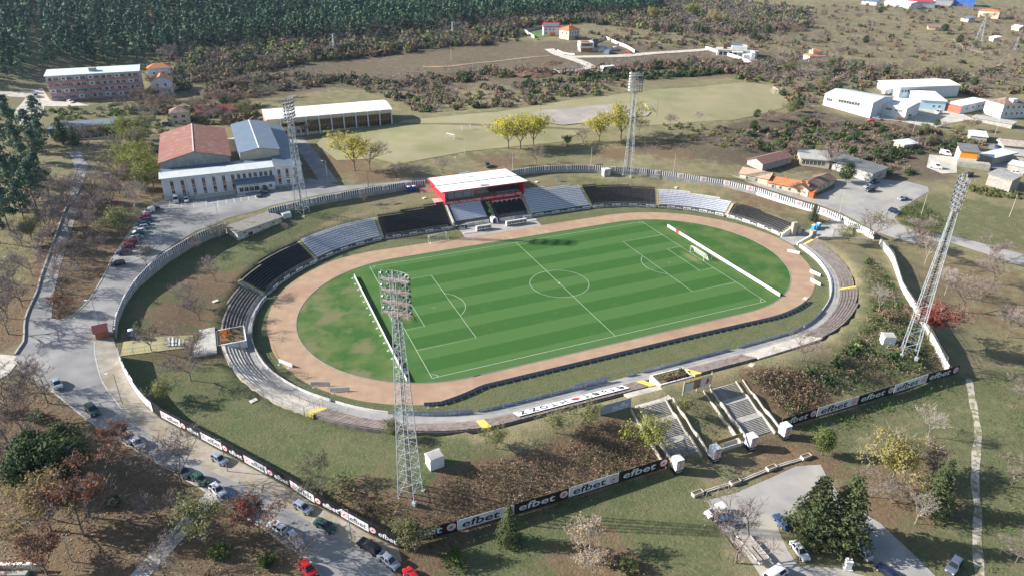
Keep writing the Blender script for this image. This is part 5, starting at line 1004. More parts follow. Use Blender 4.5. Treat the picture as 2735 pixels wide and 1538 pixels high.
t = empty('stairway', (-108, .3, h1(-108, .3)), 0, 'short white edged steps on the yellow ramp at the left gate', 'stairs')
for k in range(5): b = MB(); b.box(-.35, .3, -2.2, 2.2, -.6, .12); b.build('step', white if k % 2 else conc, t, (k*.75-1.5, 0, .35-k*.16))
fence('mesh_fence', [(-119.5, 3.2), (-112, 3.6), (-104, 3.4)], 2.2, 'black fence on the upper side of the yellow ramp', rail=(.5, 1), mesh_step=.6); fence('mesh_fence', [(-119.5, -4.2), (-112, -4.0), (-104, -3.6)], 2.2, 'black fence on the lower side of the yellow ramp', rail=(.5, 1), mesh_step=.6)
# right gateway: stone piers, stairs, cheek walls, tall net frames
def block(name, x, y, z0, z1, dx, dy, rz, m, lab, cat): b = MB(); b.box(-dx/2, dx/2, -dy/2, dy/2, 0, z1-z0); return tag(b.build(name, m, None, (x, y, z0), (0, 0, rz)), lab, cat)
stone = mat('stone_cladding', (.44, .38, .31), .9, (.34, .29, .24), 1.6, 5)
a_ = face_in(165); x, y = ring(164.6, 53.2); block('pier', x, y, -.2, 5.0, 1.2, 2.0, a_, stone, 'stone clad pier at the end of the small black seat block', 'pier'); x, y = ring(157.4, 54.6); block('pier', x, y, -.2, 4.6, 1.2, 2.0, a_, stone, 'stone clad pier at the start of the right plank benches', 'pier')
for q, lab in ((165.2, 'sloping white cheek wall under the small black seat block'), (156.9, 'sloping white cheek wall beside the right plank benches')):
    p0 = ring(q, 48.4); b = MB(); b.add([(-.2, 0, -.1), (.2, 0, -.1), (.2, 5, -.1), (-.2, 5, -.1), (-.2, 0, 1.0), (.2, 0, 1.0), (.2, 5, 3.3), (-.2, 5, 3.3)], [(0, 3, 2, 1), (4, 5, 6, 7), (0, 1, 5, 4), (2, 3, 7, 6), (1, 2, 6, 5), (0, 4, 7, 3)]); tag(b.build('cheek_wall', white, None, (*p0, 0), (0, 0, face_in(q))), lab, 'wall')
p0 = ring(166.5, 55.8); t = empty('stairway', (*p0, .1), face_in(166), 'narrow concrete stairway behind the stone pier, below the small spruce', 'stairs')
for k in range(9): b = MB(); b.box(k*.32, k*.32+.36, -1.0, 1.0, -.4, .2+k*.27); b.build('step', stepm, t)
band('gateway_floor', 157.2, 165.0, 47.0, 76, walk, .05, 1.5, 12, hz=True); 
rw = [ring(156.2, 56), ring(154.8, 66), ring(152.5, 74)]
for i, (a, c) in enumerate(zip(rw[:-1], rw[1:])):
    a, c = Vector(a), Vector(c); L_ = (c-a).length; m_ = (a+c)/2; block('retaining_wall', m_.x, m_.y, -.5, 2.6-i*.4, L_, .3, math.atan2(c.y-a.y, c.x-a.x), concl, 'long cream retaining wall on the near side of the right gateway, %s piece' % ('inner', 'outer')[i], 'wall')
x, y = ring(152.0, 60); t = empty('tall_net', (x, y, h1(x, y)), math.radians(-35), 'tall frame with dark netting above the retaining wall of the gateway', 'net'); b = MB(); b.tube((-1.8, 0, 0), (-1.8, 0, 5), .07); b.tube((1.8, 0, 0), (1.8, 0, 5), .07); b.tube((-1.8, 0, 5), (1.8, 0, 5), .05); b.build('frame', dsteel, t); b = MB()
for k in range(26): b.tube((-1.8, 0, 1.6+k*.13), (1.8, 0, 1.6+k*.13), .012, n=3, cap=False); b.tube((-1.8+k*.144, 0, 1.6), (-1.8+k*.144, 0, 5), .012, n=3, cap=False)
tag(b.build('netting', dsteel, t), kind='stuff')
# ---------------------------------------------------------------- buildings
glass = mat('dark_glass', (.02, .025, .03), .12, spec=.6); wallw = mat('white_render', (.66, .68, .72), .85, (.58, .60, .64), .4, 4); wallc = mat('cream_render', (.58, .52, .40), .85, (.50, .44, .34), .4, 4)
tile_o = mat('orange_tiles', (.50, .20, .09), .8, (.40, .15, .07), 1.4, 4); tile_b = mat('brown_tiles', (.26, .17, .14), .85, (.17, .12, .10), 1.8, 4, c3=(.34, .24, .18), scale3=.4); bluer = mat('blue_grey_roof', (.145, .19, .25), .5, (.12, .165, .22), .3, 4)
rust = mat('rusty_sheet', (.23, .105, .08), .75, (.33, .23, .20), .5, 6, lo=.52, hi=.75, c3=(.22, .09, .07), scale3=.12); sheet = mat('pale_sheet', (.62, .66, .66), .45, (.55, .58, .58), .5); orangep = mat('orange_panel', (.42, .17, .06), .7); greyw = mat('grey_wall', (.40, .40, .39), .9, (.31, .31, .30), .5, 5)
pinkr = mat('pink_render', (.50, .25, .25), .85, (.44, .21, .22), .5); pinkl = mat('light_pink', (.56, .47, .48), .85); brick_ = mat('brick_wall', (.42, .14, .08), .85); greenr = mat('green_sheet', (.04, .13, .08), .7); woodp = mat('weathered_boards', (.42, .40, .36), .9, (.30, .28, .25), .8, 5)
framew = mat('window_frame', (.68, .68, .66), .6)
_WIN = {}
def win_me(w, h, fr):
    k = (round(w, 2), round(h, 2), fr.name)
    if k not in _WIN:
        a = MB(); t = .07
        a.box(-w/2, w/2, -.05, .04, 0, t); a.box(-w/2, w/2, -.05, .04, h-t, h); a.box(-w/2, -w/2+t, -.05, .04, t, h-t); a.box(w/2-t, w/2, -.05, .04, t, h-t); a.box(-.03, .03, -.05, .04, t, h-t)
        b = MB(); b.box(-w/2+t, w/2-t, -.02, .03, t, h-t); _WIN[k] = (a.mesh('window', fr), b.mesh('pane', glass))
    return _WIN[k]
def window(par, x, y, z, w, h, rz=0, fr=None, name='window'):
    f, g = win_me(w, h, fr or framew); o = ob(name, f, par, (x, y, z), (0, 0, rz)); ob('pane', g, o); return o
class Bld:
    def __init__(s, name, x, y, z, L, D, Hh, label, cat='building', rz=0, wall=None, group=None):
        s.t = empty(name, (x, y, z), rz, label, cat, group); s.L, s.D, s.H = L, D, Hh
        if wall: s.box('wall', wall, 0, L, 0, D, -2.5, Hh)
    def box(s, n, m, *b, label=None): q = MB(); q.box(*b); return q.build(n, m, s.t, label=label)
    def flat(s, m, o=.4, th=.3, rise=0):
        q = MB(); z = s.H+.004; q.add([(-o, -o, z), (s.L+o, -o, z), (s.L+o, s.D+o, z+rise), (-o, s.D+o, z+rise), (-o, -o, z+th), (s.L+o, -o, z+th), (s.L+o, s.D+o, z+th+rise), (-o, s.D+o, z+th+rise)], [(3, 2, 1, 0), (4, 5, 6, 7), (0, 1, 5, 4), (1, 2, 6, 5), (2, 3, 7, 6), (3, 0, 4, 7)]); return q.build('roof', m, s.t)
    def gable(s, m, rise, o=.5, alongx=True, wall=None, x0=0, x1=None, y0=0, y1=None, z=None, th=.14):
        x1 = s.L if x1 is None else x1; y1 = s.D if y1 is None else y1; z = s.H if z is None else z
        if wall:
            w = MB()
            for e in (0, 1):
                w = MB()
                if alongx: xx = (x0, x1)[e]; w.add([(xx, y0, z), (xx, y1, z), (xx, (y0+y1)/2, z+rise)], [(0, 1, 2)] if e else [(0, 2, 1)])
                else: yy = (y0, y1)[e]; w.add([(x0, yy, z), (x1, yy, z), ((x0+x1)/2, yy, z+rise)], [(0, 2, 1)] if e else [(0, 1, 2)])
                w.build('gable', wall, s.t)
        q = MB()
        if alongx:
            ym = (y0+y1)/2; k = rise/((y1-y0)/2); lo = z-o*k
            for a, b in ((y0-o, ym), (y1+o, ym)): q.add([(x0-o, a, lo), (x1+o, a, lo), (x1+o, b, z+rise), (x0-o, b, z+rise), (x0-o, a, lo+th), (x1+o, a, lo+th), (x1+o, b, z+rise+th), (x0-o, b, z+rise+th)], [(0, 1, 2, 3), (4, 5, 6, 7), (0, 1, 5, 4), (1, 2, 6, 5), (3, 0, 4, 7)])
        else:
            xm = (x0+x1)/2; k = rise/((x1-x0)/2); lo = z-o*k
            for a, b in ((x0-o, xm), (x1+o, xm)): q.add([(a, y0-o, lo), (a, y1+o, lo), (b, y1+o, z+rise), (b, y0-o, z+rise), (a, y0-o, lo+th), (a, y1+o, lo+th), (b, y1+o, z+rise+th), (b, y0-o, z+rise+th)], [(0, 1, 2, 3), (4, 5, 6, 7), (0, 1, 5, 4), (1, 2, 6, 5), (3, 0, 4, 7)])
        return q.build('roof', m, s.t)
    def hip(s, m, rise, o=.6, x0=0, x1=None, y0=0, y1=None, z=None):
        x1 = s.L if x1 is None else x1; y1 = s.D if y1 is None else y1; z = (s.H if z is None else z)+.01; a, b, c, d = x0-o, x1+o, y0-o, y1+o; r = min(b-a, d-c)/2
        if b-a > d-c: r0, r1 = (a+r, (c+d)/2, z+rise), (b-r-.01, (c+d)/2, z+rise); f = [(0, 1, 5, 4), (2, 3, 4, 5), (3, 0, 4), (1, 2, 5), (3, 2, 1, 0)]
        else: r0, r1 = ((a+b)/2, c+r, z+rise), ((a+b)/2, d-r-.01, z+rise); f = [(0, 1, 4), (1, 2, 5, 4), (2, 3, 5), (3, 0, 4, 5), (3, 2, 1, 0)]
        q = MB(); q.add([(a, c, z), (b, c, z), (b, d, z), (a, d, z), r0, r1], f); return q.build('roof', m, s.t)
    def wins(s, xs, z, w, h, side='front', fr=None):
        for x in xs:
            if side == 'front': window(s.t, x, -.01, z, w, h, 0, fr)
            elif side == 'left': window(s.t, -.01, x, z, w, h, -math.pi/2, fr)
            else: window(s.t, s.L+.01, x, z, w, h, math.pi/2, fr)
    def chimney(s, x, y, z, h=1.4, m=None): s.box('chimney', m or brick_, x-.3, x+.3, y-.3, y+.3, z, z+h)
# apartment block
A = Bld('apartment_block', -166.5, 266, 13.2, 44, 12.5, 13.2, 'long pink and white apartment block with pale roof at the foot of the pine forest', wall=pinkl)
A.flat(mat('ice_roof', (.60, .68, .68), .6, (.52, .60, .60), .3), .5, .25, 1.2); A.box('roof_hut', greyw, 20, 23.5, 4, 7, 13.9, 15.6)
random.seed(11)
for f in range(4):
    for i in range(7):
        x0 = .3+i*6.24; zz = .5+f*3.1+(0 if f < 4 else 0); d = .9 if i in (2, 3) else .45
        A.box('balcony', pinkr, x0+.1, x0+6.0, -d, -.01, zz, zz+1.05)
        r = random.random(); 
        if r < .3: A.box('insulated_wall', wallw if r < .22 else pinkr, x0+.3, x0+3.0, -.3-d*.5, -.02, zz+1.06, zz+2.95); window(A.t, x0+1.6, -.31-d*.5, zz+1.4, 1.3, 1.1)
        elif r < .6: A.box('glazing_sill', white, x0+.3, x0+3.0, -d, -d+.1, zz+1.06, zz+1.12); [window(A.t, x0+.8+k*.95, -d+.06, zz+1.12, .92, 1.5) for k in range(3)]
        else: window(A.t, x0+1.5, -.01, zz+1.0, 1.5, 1.6)
        [window(A.t, x0+3.7+k*1.0, -.01 if random.random() < .5 else -d+.06, zz+1.12, .95, 1.45) for k in range(2)]
        A.box('party_wall', pinkl, x0+5.9, x0+6.12, -d*.9, -.012, zz+1.06, zz+3.05)
A.box('attic_band', wallw, .2, 43.8, -.3, -.01, 12.9, 13.19); A.box('plinth', greyw, -.1, 44.1, -.15, -.01, -2.5, .48)
for f in range(4): A.wins([3, 9.3], 1.3+f*3.1, 1.3, 1.3, 'left'); A.box('side_band', pinkr, -.3, -.01, .2, 12.3, .5+f*3.1, 1.2+f*3.1)
# culture hall : three roofs behind a long white front
Cb = Bld('culture_hall', -110.8, 98.6, 8.4, 48.8, 9.0, 8.0, 'long white community hall with orange window panels facing the car park, blue and rusty roofs', wall=wallw)
q = MB(); q.add([(-.5, -.6, 8.0), (39, -.6, 8.0), (39, 4.2, 9.0), (-.5, 4.2, 9.0), (-.5, -.6, 8.2), (39, -.6, 8.2), (39, 4.2, 9.2), (-.5, 4.2, 9.2)], [(4, 5, 6, 7), (0, 1, 5, 4), (1, 2, 6, 5), (3, 0, 4, 7)]); q.build('front_roof', sheet, Cb.t)
Cb.box('flat_roof', bluer, -.2, 39, 4.21, 9.2, 8.4, 9.05)
for i, x in enumerate([3.3, 6.8, 10.4, 13.9, 17.4, 20.8, 24.0, 40.5, 43.5, 46.4, 37.6]):
    two = True; Cb.box('orange_panel', orangep, x-.55, x+.55, -.05, -.01, 3.55, 4.7); Cb.box('orange_panel', orangep, x-.55, x+.55, -.05, -.01, .9, 1.5); window(Cb.t, x, -.02, 4.75, 1.15, 1.9); window(Cb.t, x, -.02, 1.6, 1.15, 1.8); Cb.box('orange_lintel', orangep, x-.6, x+.6, -.06, -.01, 6.68, 6.85)
for x in (26.1, 28.1, 30.1, 32.0, 34.0, 36.9-1.2): window(Cb.t, x, -.02, 4.9, 1.2, 1.7); Cb.box('orange_lintel', orangep, x-.6, x+.6, -.06, -.01, 6.62, 6.78)
P_ = Cb.box('porch', wallw, 24.6, 38.2, -3.6, -.01, -1, 3.6); q = MB(); q.add([(24.2, -4.1, 3.65), (38.6, -4.1, 3.65), (38.6, -.05, 4.6), (24.2, -.05, 4.6), (24.2, -4.1, 3.85), (38.6, -4.1, 3.85), (38.6, -.05, 4.8), (24.2, -.05, 4.8)], [(3, 2, 1, 0), (4, 5, 6, 7), (0, 1, 5, 4), (1, 2, 6, 5), (3, 0, 4, 7)]); q.build('porch_roof', bluer, Cb.t)
for x in (26.2, 28.0, 29.8, 31.6): window(P_, x, -3.62, .9, 1.6, 1.7)
for x in (34.3, 36.6): window(P_, x, -3.62, 1.5, 1.1, 1.2)
letter('ЗАЛА М. ГЕРОЙ', ink, P_, (29.4, -3.66, 3.1), .34, 6.0); Cb.box('terrace', concl, 5, 46, -1.6, -.02, -1, .55); Cb.box('terrace', concl, 24.3, 38.5, -6.6, -3.62, -1, .35)
Cb.box('terrace', concl, 10, 24.2, -3.0, -1.62, -1, .3)
for i in range(3): Cb.box('entrance_step', stepm, 24.5, 38.3, -7.0-i*.35, -6.62-i*.35, -1, .25-i*.1)
Cb.box('downpipe', gsteel, 7.9, 8.0, -.12, -.012, .5, 8); Cb.box('downpipe', gsteel, 39.1, 39.2, -.12, -.012, .5, 8); q = MB()
for x in np.arange(.6, 8.2, .5): q.box(x, x+.04, -3.6, -3.5, 0, 2.4)
for z in (1.2, 2.0, 2.4): q.box(.6, 8.2, -3.6, -3.5, z, z+.05); q.box(.6, .66, -3.6, 0, z, z+.05); q.box(8.14, 8.2, -3.6, 0, z, z+.05)
q.build('grille', dsteel, Cb.t)
Cb.box('left_hall_wall', greyw, .2, 24.4, 9.21, 52, -1, 11.3); q = Cb.gable(rust, 3.0, .6, False, greyw, .2, 24.4, 9.2, 52, 11.31)
for i in range(9): Cb.box('gable_stud', pinkw, .8+i*2.9, .9+i*2.9, 9.12, 9.19, 9.1, 11.2)
Cb.box('ridge_flashing', mat('pale_flashing', (.60, .50, .46), .6), 12.1, 12.5, 8.6, 52.5, 14.42, 14.56)
Cb.box('right_hall_wall', wallc, 28.0, 42.4, 9.21, 55, -1, 12.0); Cb.gable(bluer, 1.2, .5, False, wallc, 28, 42.4, 9.2, 55, 12.01); Cb.box('ridge_flashing', white, 35.0, 35.4, 8.7, 55.5, 13.25, 13.38)
Cb.box('side_wing_wall', wallw, 42.5, 48.8, 9.01, 60, -1, 8.0); q = MB(); q.add([(39.0, -.5, 9.6), (49.4, -.5, 8.0), (49.4, 60.4, 8.0), (42.45, 60.4, 9.6), (42.45, 9, 9.6), (39.0, 9, 9.6)], [(0, 1, 2, 3, 4, 5)]); q.build('side_roof', bluer, Cb.t); q = MB(); q.add([(39.0, -.5, 9.6), (49.4, -.5, 8.0), (39.0, -.5, 8.0)], [(0, 2, 1)]); q.build('side_gable', white, Cb.t); Cb.box('link_wall', wallc, 24.41, 27.99, 30, 52, -1, 7)
# sports hall
S = Bld('sports_hall', -67.5, 167.5, 9.4, 58.8, 17.5, 8.4, 'sports hall with long white curved roof and tall glazed bays beyond the practice grass', wall=wallc)
q = MB(); n = 8
for k in range(n):
    a, b = k/n, (k+1)/n; z0, z1 = 8.42+1.7*math.sin(math.pi*a*.8+.1), 8.42+1.7*math.sin(math.pi*b*.8+.1); y0, y1 = -.6+18.7*a, -.6+18.7*b; q.add([(-.4, y0, z0), (59.2, y0, z0), (59.2, y1, z1), (-.4, y1, z1)], [(0, 1, 2, 3)])
q.build('roof', roofw, S.t, smooth=True); S.box('fascia', wallc, 0, 58.8, -.5, -.01, 6.9, 8.5)
for i in range(10):
    x = 6.1+i*5.82; S.box('pillar', wallw, x-.25, x+.25, -1.1, -.02, -1, 8.5)
for i in range(9):
    x = 6.4+i*5.82
    if i > 1:
        for zz in (1.3, 4.0):
            for k in range(4): window(S.t, x+.75+k*1.32, -.03, zz, 1.3, 2.65, 0, orangep)
    else:
        for k in range(4): window(S.t, x+.75+k*1.32, -.03, 4.4, 1.3, 1.6, 0, orangep)
        window(S.t, x+1.4, -.03, 1, 1.6, 1.8); window(S.t, x+3.8, -.03, 1, 1.6, 1.8)
for i in range(3): S.box('side_panel', orangep, -.05, -.01, 1+i*5.5, 5+i*5.5, 1, 7.5)
# restaurant with green sheet wall
Rr = Bld('restaurant', -157.5, 190.5, 11.6, 27, 11, 4.6, 'low restaurant with dark green wall and slate blue roof behind the pine trees', wall=greenr); Rr.flat(bluer, .3, .3); Rr.box('canopy', greenr, 3, 26, -2.4, -.02, 3.2, 4.4)
for i in range(9): Rr.box('post', white, 2+i*2.8, 2.25+i*2.8, -4.6, -4.4, -1, 2.6)
Rr.box('garden_wall', pinkl, 8, 22, -5.5, -5.3, -1.5, .8); Rr.box('chimney_pipe', steel, 24, 24.2, 4, 4.2, 4.9, 7)
# houses at the upper left
Hh = Bld('house', *(-119.8,293.1), 15.5, 12, 8, 7.6, 'white house with orange hipped roof behind its lower twin beside the apartment block', 'house', wall=wallw); Hh.hip(tile_o, 2.2); Hh.wins([3, 8], 4.2, 1.2, 1.3)
Hh = Bld('house', -117.8, 264.5, 13.4, 10.5, 9, 7.6, 'white gabled house with orange roof and balcony beside the apartment block', 'house', wall=wallw); Hh.gable(tile_o, 2.6, .7, False, wallw); Hh.wins([3, 7], 4.6, 1.2, 1.5); Hh.wins([2.5, 5, 8], 1.2, 1.3, 1.5); Hh.box('balcony', white, 5, 10.5, -1.4, -.02, 3.9, 4.1)
for x in (5.1, 7.6, 10.3): Hh.box('balcony_post', white, x, x+.12, -1.4, -1.28, .0, 5)
Hh.chimney(7.5, 5, 8.6)
Hh = Bld('house', -108.6, 205, 10.4, 8.4, 8, 5.6, 'old house with brown hipped roof and blue footing among bare trees', 'house', wall=wallc); Hh.hip(tile_b, 2.4); Hh.wins([2, 5.6], 3, 1.6, 1.4); Hh.wins([2, 5.6], .6, 1.4, 1.2); Hh.box('footing', bluer, 0, 4, -.6, -.02, -1, .4)
Hh = Bld('barn', -97, 214, 10.3, 22, 8, 3.2, 'long barn with dark red roof hidden among bare trees', 'barn', wall=greyw); Hh.gable(mat('dark_red_tiles', (.24, .07, .065), .85), 2.0, .5, True, greyw)
# houses in the hills
Hs = Bld('house', 160.5, 349, 22.2, 13, 9, 6.4, 'white house with red trimmed dark solar roof on the hill', 'house', -.35, wallw); Hs.gable(red, 2.6, .5, True, wallw); Hs.wins([2, 5, 8], 3.9, 1.1, 1.3); Hs.wins([2, 6], .9, 1.2, 1.5); Hs.box('porch', orangep, 5, 9, -2, -.02, 0, 2.4)
q = MB(); q.add([(.5, -.2, 6.75), (12.5, -.2, 6.75), (12.5, 3.6, 8.9), (.5, 3.6, 8.9)], [(0, 1, 2, 3)]); q.build('solar_panel', bluer, Hs.t)
Hs = Bld('house', 171, 326, 21.4, 12, 10, 6.8, 'large house with orange hipped roof and unfinished brick wall on the hill', 'house', .35, wallc); Hs.hip(tile_o, 3); Hs.wins([1.6, 4.2, 7.4, 10.2], 4, 1.1, 1.6); Hs.wins([1.6, 4.2, 7.4, 10.2], .9, 1.1, 1.7); Hs.wins([2.5, 6.5], 4, 1.2, 1.3, 'left'); Hs.chimney(6, 4, 9.2, 1.8); Hs.box('terrace', white, 4.4, 9, -1.2, -.02, 3.5, 3.7)
Hs = Bld('modern_house', 154.5, 276, 20.6, 12, 10, 2.8, 'cubic modern house of white, dark and orange boxes on the hill road', 'house', -.28, greyw); Hs.box('upper_box', white, -.8, 9, -1.2, 7, 2.9, 6.6); Hs.box('orange_infill', orangep, .2, 8, -1.24, -1.21, 3.9, 5.9); [window(Hs.t, x, -1.26, 4.0, 1.5, 1.8) for x in (3.0, 4.8)]; Hs.box('dark_tower', dsteel, 8.8, 12.4, 2, 9, 2.9, 8.4); Hs.box('terrace_cap', tile_o, 0, 5.5, 0, 4, 6.65, 7.2); Hs.box('garage', greyw, 12.2, 19, 0, 6, -1.5, 3.2); Hs.box('orange_base', orangep, 1, 8, -.05, -.01, .4, 2.2)
Hs.box('solar_panel', bluer, 6, 9, 5, 8, 8.6, 8.8)
Hs = Bld('villa', 240.5, 236, 19.2, 27, 11, 4.2, 'sprawling white modern villa with solar panels and glass bays', 'house', -.62, wallw); Hs.flat(pale, .6, .35)
Hs.box('upper_block', wallw, 10, 20, 3, 11, 4.6, 6.8); Hs.box('dark_stack', mat('brown_cladding', (.12, .06, .05), .8), 4, 6.5, 3, 5, 4.6, 7.8); Hs.box('dark_wing', mat('brown_cladding', (.12, .06, .05), .8), 24, 27.6, 2, 9, -1, 5.2); Hs.box('solar_panel', bluer, 9, 16, 5, 9, 6.85, 7.5); Hs.wins([2.5, 5.5, 9, 12, 18], .8, 2.4, 2.4); Hs.box('portico', wallw, 10, 17, -4, -.02, 3.4, 4.0)
for x in (10.2, 13.4, 16.6): Hs.box('portico_post', wallw, x, x+.4, -3.9, -3.5, -2, 3.4)
Hs.box('annex', wallw, 17.2, 24, -9, -3, -2, 3.0); Hs.box('annex_wall', wallw, 22, 24.5, -10, -.5, -2, 4.6)
Hs = Bld('villa', *(292.8,202.8), 17.5, 12, 9, 3.8, 'villa with stacked orange tiled roofs among dense trees', 'house', -.3, wallw); Hs.hip(tile_o, 1.8); Hs.box('upper_storey', wallw, 3, 9.5, 2.5, 8, 4.6, 6.6); Hs.hip(tile_o, 1.6, .6, 3, 9.5, 2.5, 8, 6.6); Hs.chimney(3, 3.5, 6.2, 2, white); Hs.wins([2, 5, 8], .9, 1.4, 1.6)
# walls round the hill houses
def garden_wall(pts, lab, m=white, h=2.0): return wall_path('garden_wall', [(p[0], p[1], h1(*p)+h, h1(*p)-1) for p in pts], lab, striped=False, m=m)
garden_wall([(153.2,369.2), (150.8,345.1)], 'short front wall of the white walled lawn on the hill'); garden_wall([(153.2,369.2), (165.5,374.8), (177.0,378.8)], 'rear wall of the walled lawn on the hill', cwall)
drape('lawn', [(155.3,365.7),(167.2,371.1),(169.6,356.6),(168.1,345.3),(154.7,344.6)], mat('lawn_green', (.10, .19, .05), .9, (.07, .14, .04), .3), .2, 5)
garden_wall([(198.6,317.2), (194.2,292.1), (193.5,279.4), (189.2,260.9)], 'long white wall stepping down the hillside by the building plot'); garden_wall([(179.5,304.1), (198.6,317.2)], 'grey wall behind the modern house', cwall)
garden_wall([(142.9,288.7), (141.8,277.3), (146.8,270.0)], 'curved white kerb wall before the modern house', white, 1.0); garden_wall([(248.4,259.1), (246.4,237.0), (246.3,220.9), (245.2,207.9), (238.7,189.1)], 'long white wall running downhill below the villa'); drape('lawn', [(264.1,217.1),(279.7,212.3),(263.6,199.7),(251.9,204.7)], bpy.data.materials['lawn_green'], .2, 5)
# building plot
for i, (px_, sx, sy, sz, m, nm, lab) in enumerate(((((171.3,273.1)), 10, 5, 1.6, clear, 'tarpaulin_stack', 'covered stack of building material under white sheets'), (((180.4,274.1)), 6, 4, 1.4, pale, 'pallet_stack', 'pale pallet stack on the building plot'), (((170.4,264.9)), 7, 4, 1.8, bluer, 'container', 'blue container on the building plot by the white road'), (((184.1,261.1)), 4, 3, 1.6, brick_, 'brick_stack', 'stack of red bricks at the end of the building plot'))):
    b = MB(); b.box(-sx/2, sx/2, -sy/2, sy/2, -.3, sz); b.box(-sx*.3, sx*.35, -sy*.35, sy*.3, sz, sz+.6); tag(b.build(nm, m, None, (*px_, h1(*px_)), (0, 0, .3*i)), lab, 'building material')
q_ = (140.6,219.4); Hs = Bld('cabin', q_[0], q_[1], h1(*q_), 9, 4, 3, 'pale box cabin by the gravel heap below the hill road', 'cabin', .1, pale); Hs.flat(white, .1, .15)
# industrial halls on the right
In = Bld('white_hall', 222, 118, 11.3, 27, 22, 6.6, 'large white hall with grey gable roof and long strip of windows, leftmost of the workshops', 'industrial hall', -1.30, wallw); In.gable(mat('grey_white_roof', (.52, .56, .60), .5, (.46, .50, .54), .3), 1.6, .3, True, wallw); In.wins([9+i*1.5 for i in range(8)], 3.6, 1.4, 1.7); In.wins([2+i*1.2 for i in range(3)], 3.2, 1.1, 1.6); 
In = Bld('white_hall', 240.5, 96, 10.6, 13, 20, 4.8, 'lower white hall with two groups of small windows beside the largest workshop', 'industrial hall', -1.2, wallw); In.flat(roofw, .2, .2, .6); In.wins([3+i*.8 for i in range(4)], 2.4, .75, 1.3); In.wins([8+i*.8 for i in range(4)], 2.4, .75, 1.3)



In = Bld('office_house', *(302.2,70.7), 8.6, 16, 12, 7, 'white three part house with reddish roof at the right edge of the picture', 'house', -.2, wallw); In.hip(tile_b, 2.4); In.wins([3, 6.5, 10, 13], 4.6, 1.2, 1.4); In.wins([3, 6.5, 10, 13], 1.2, 1.2, 1.4); In.box('dormer', white, 6, 9, 1, 4, 7.4, 9.4)
# old U shaped farm buildings by the car park
def shed_at(name, a, b, D, Hh_, lab, m, roof, rtype='gable', rise=1.6, z=None, cat='building', o=.5, side=1):
    a, b = Vector(a[:2]), Vector(b[:2]); L_ = (b-a).length; zz = min(h1(a.x, a.y), h1(b.x, b.y)) if z is None else z
    B = Bld(name, a.x, a.y, zz, L_, D, Hh_, lab, cat, math.atan2(b.y-a.y, b.x-a.x), m)
    if rtype == 'gable': B.gable(roof, rise, o, True, m)
    elif rtype == 'hip': B.hip(roof, rise, o)
    else: B.flat(roof, o, .2, rise)
    return B
U = shed_at('farm_building', (112.2,35.8), (120.6,23.7), 7, 3.0, 'long orange tiled building along the far side of the car park wall', wallc, tile_o); U.wins([2, 5, 8.5, 12], 1.0, 1.0, 1.2); U.chimney(6, 3.5, 4.2); U.chimney(12, 3, 4.0)
U = shed_at('farm_building', (120.4,22.3), (141.2,29.0), 7, 3.0, 'brown tiled wing with pale wall facing the parked cars', wallc, tile_b); U.wins([3, 6, 10, 13, 17], 1.0, 1.0, 1.2); U.chimney(3, 2.5, 4.0)
U = shed_at('farm_building', (106.5,46.4), (112.3,36.2), 7, 3.0, 'pale tiled end wing at the left of the farm yard', wallc, mat('faded_tiles', (.46, .34, .24), .85, (.36, .25, .18), 1.6)); U.wins([3, 7], 1, 1, 1.2)
U = shed_at('farm_building', (120.8,49.5), (140.2,53.3), 8, 3.2, 'dark brown tiled barn at the back of the farm yard', greyw, mat('old_dark_tiles', (.19, .10, .09), .85, (.30, .18, .15), 1.5))
U = shed_at('farm_building', (141.9,49.9), (151.2,42.4), 13, 3.6, 'flat roofed building with white window posts in the farm yard', wallc, greyw, 'flat', .6); U.wins([1.5+i*1.6 for i in range(6)], 1.2, 1.4, 1.8)
b = MB(); b.box(-1.6, 1.6, -1.3, 1.3, 0, 2.4); b.box(-1.75, 1.75, -1.45, 1.45, 2.4, 2.55); b.box(-.6, .6, -1.33, -1.3, .1, 2.1); px_ = (122.4,22.4); tag(b.build('kiosk', mat('orange_kiosk', (.50, .13, .05), .8), None, (*px_, h1(*px_)), (0, 0, .5)), 'small orange red kiosk at the corner of the farm building', 'kiosk')
U = shed_at('garage_building', (157.1,24.8), (169.4,28.2), 20, 4.2, 'grey garage with dark felt roof and painted gate beside the car park', mat('patched_wall', (.46, .46, .45), .9, (.34, .34, .33), .7, 4), mat('dark_felt', (.13, .14, .15), .9, (.18, .18, .18), .4), 'flat', 1.0)
U.box('gate', greyw, 1, U.L-1, -.06, -.01, .2, 3.4); letter('ДЖИЙП', redp, U.t, (U.L/2, -.1, 2.0), 1.2, 3.6)
U = shed_at('market_building', (215.6,29.7), (220.6,24.8), 9, 6.2, 'market building with bright orange gable and dark roof', wallc, mat('dark_felt', (.13, .14, .15), .9), 'flat', 1.2, cat='market hall'); U.box('orange_band', mat('bright_orange', (.70, .27, .02), .7), .2, U.L-.2, -.06, -.01, 3.4, 6.1); U.box('lean_to', woodp, -1, U.L+5, -4, -.07, -1, 2.4)
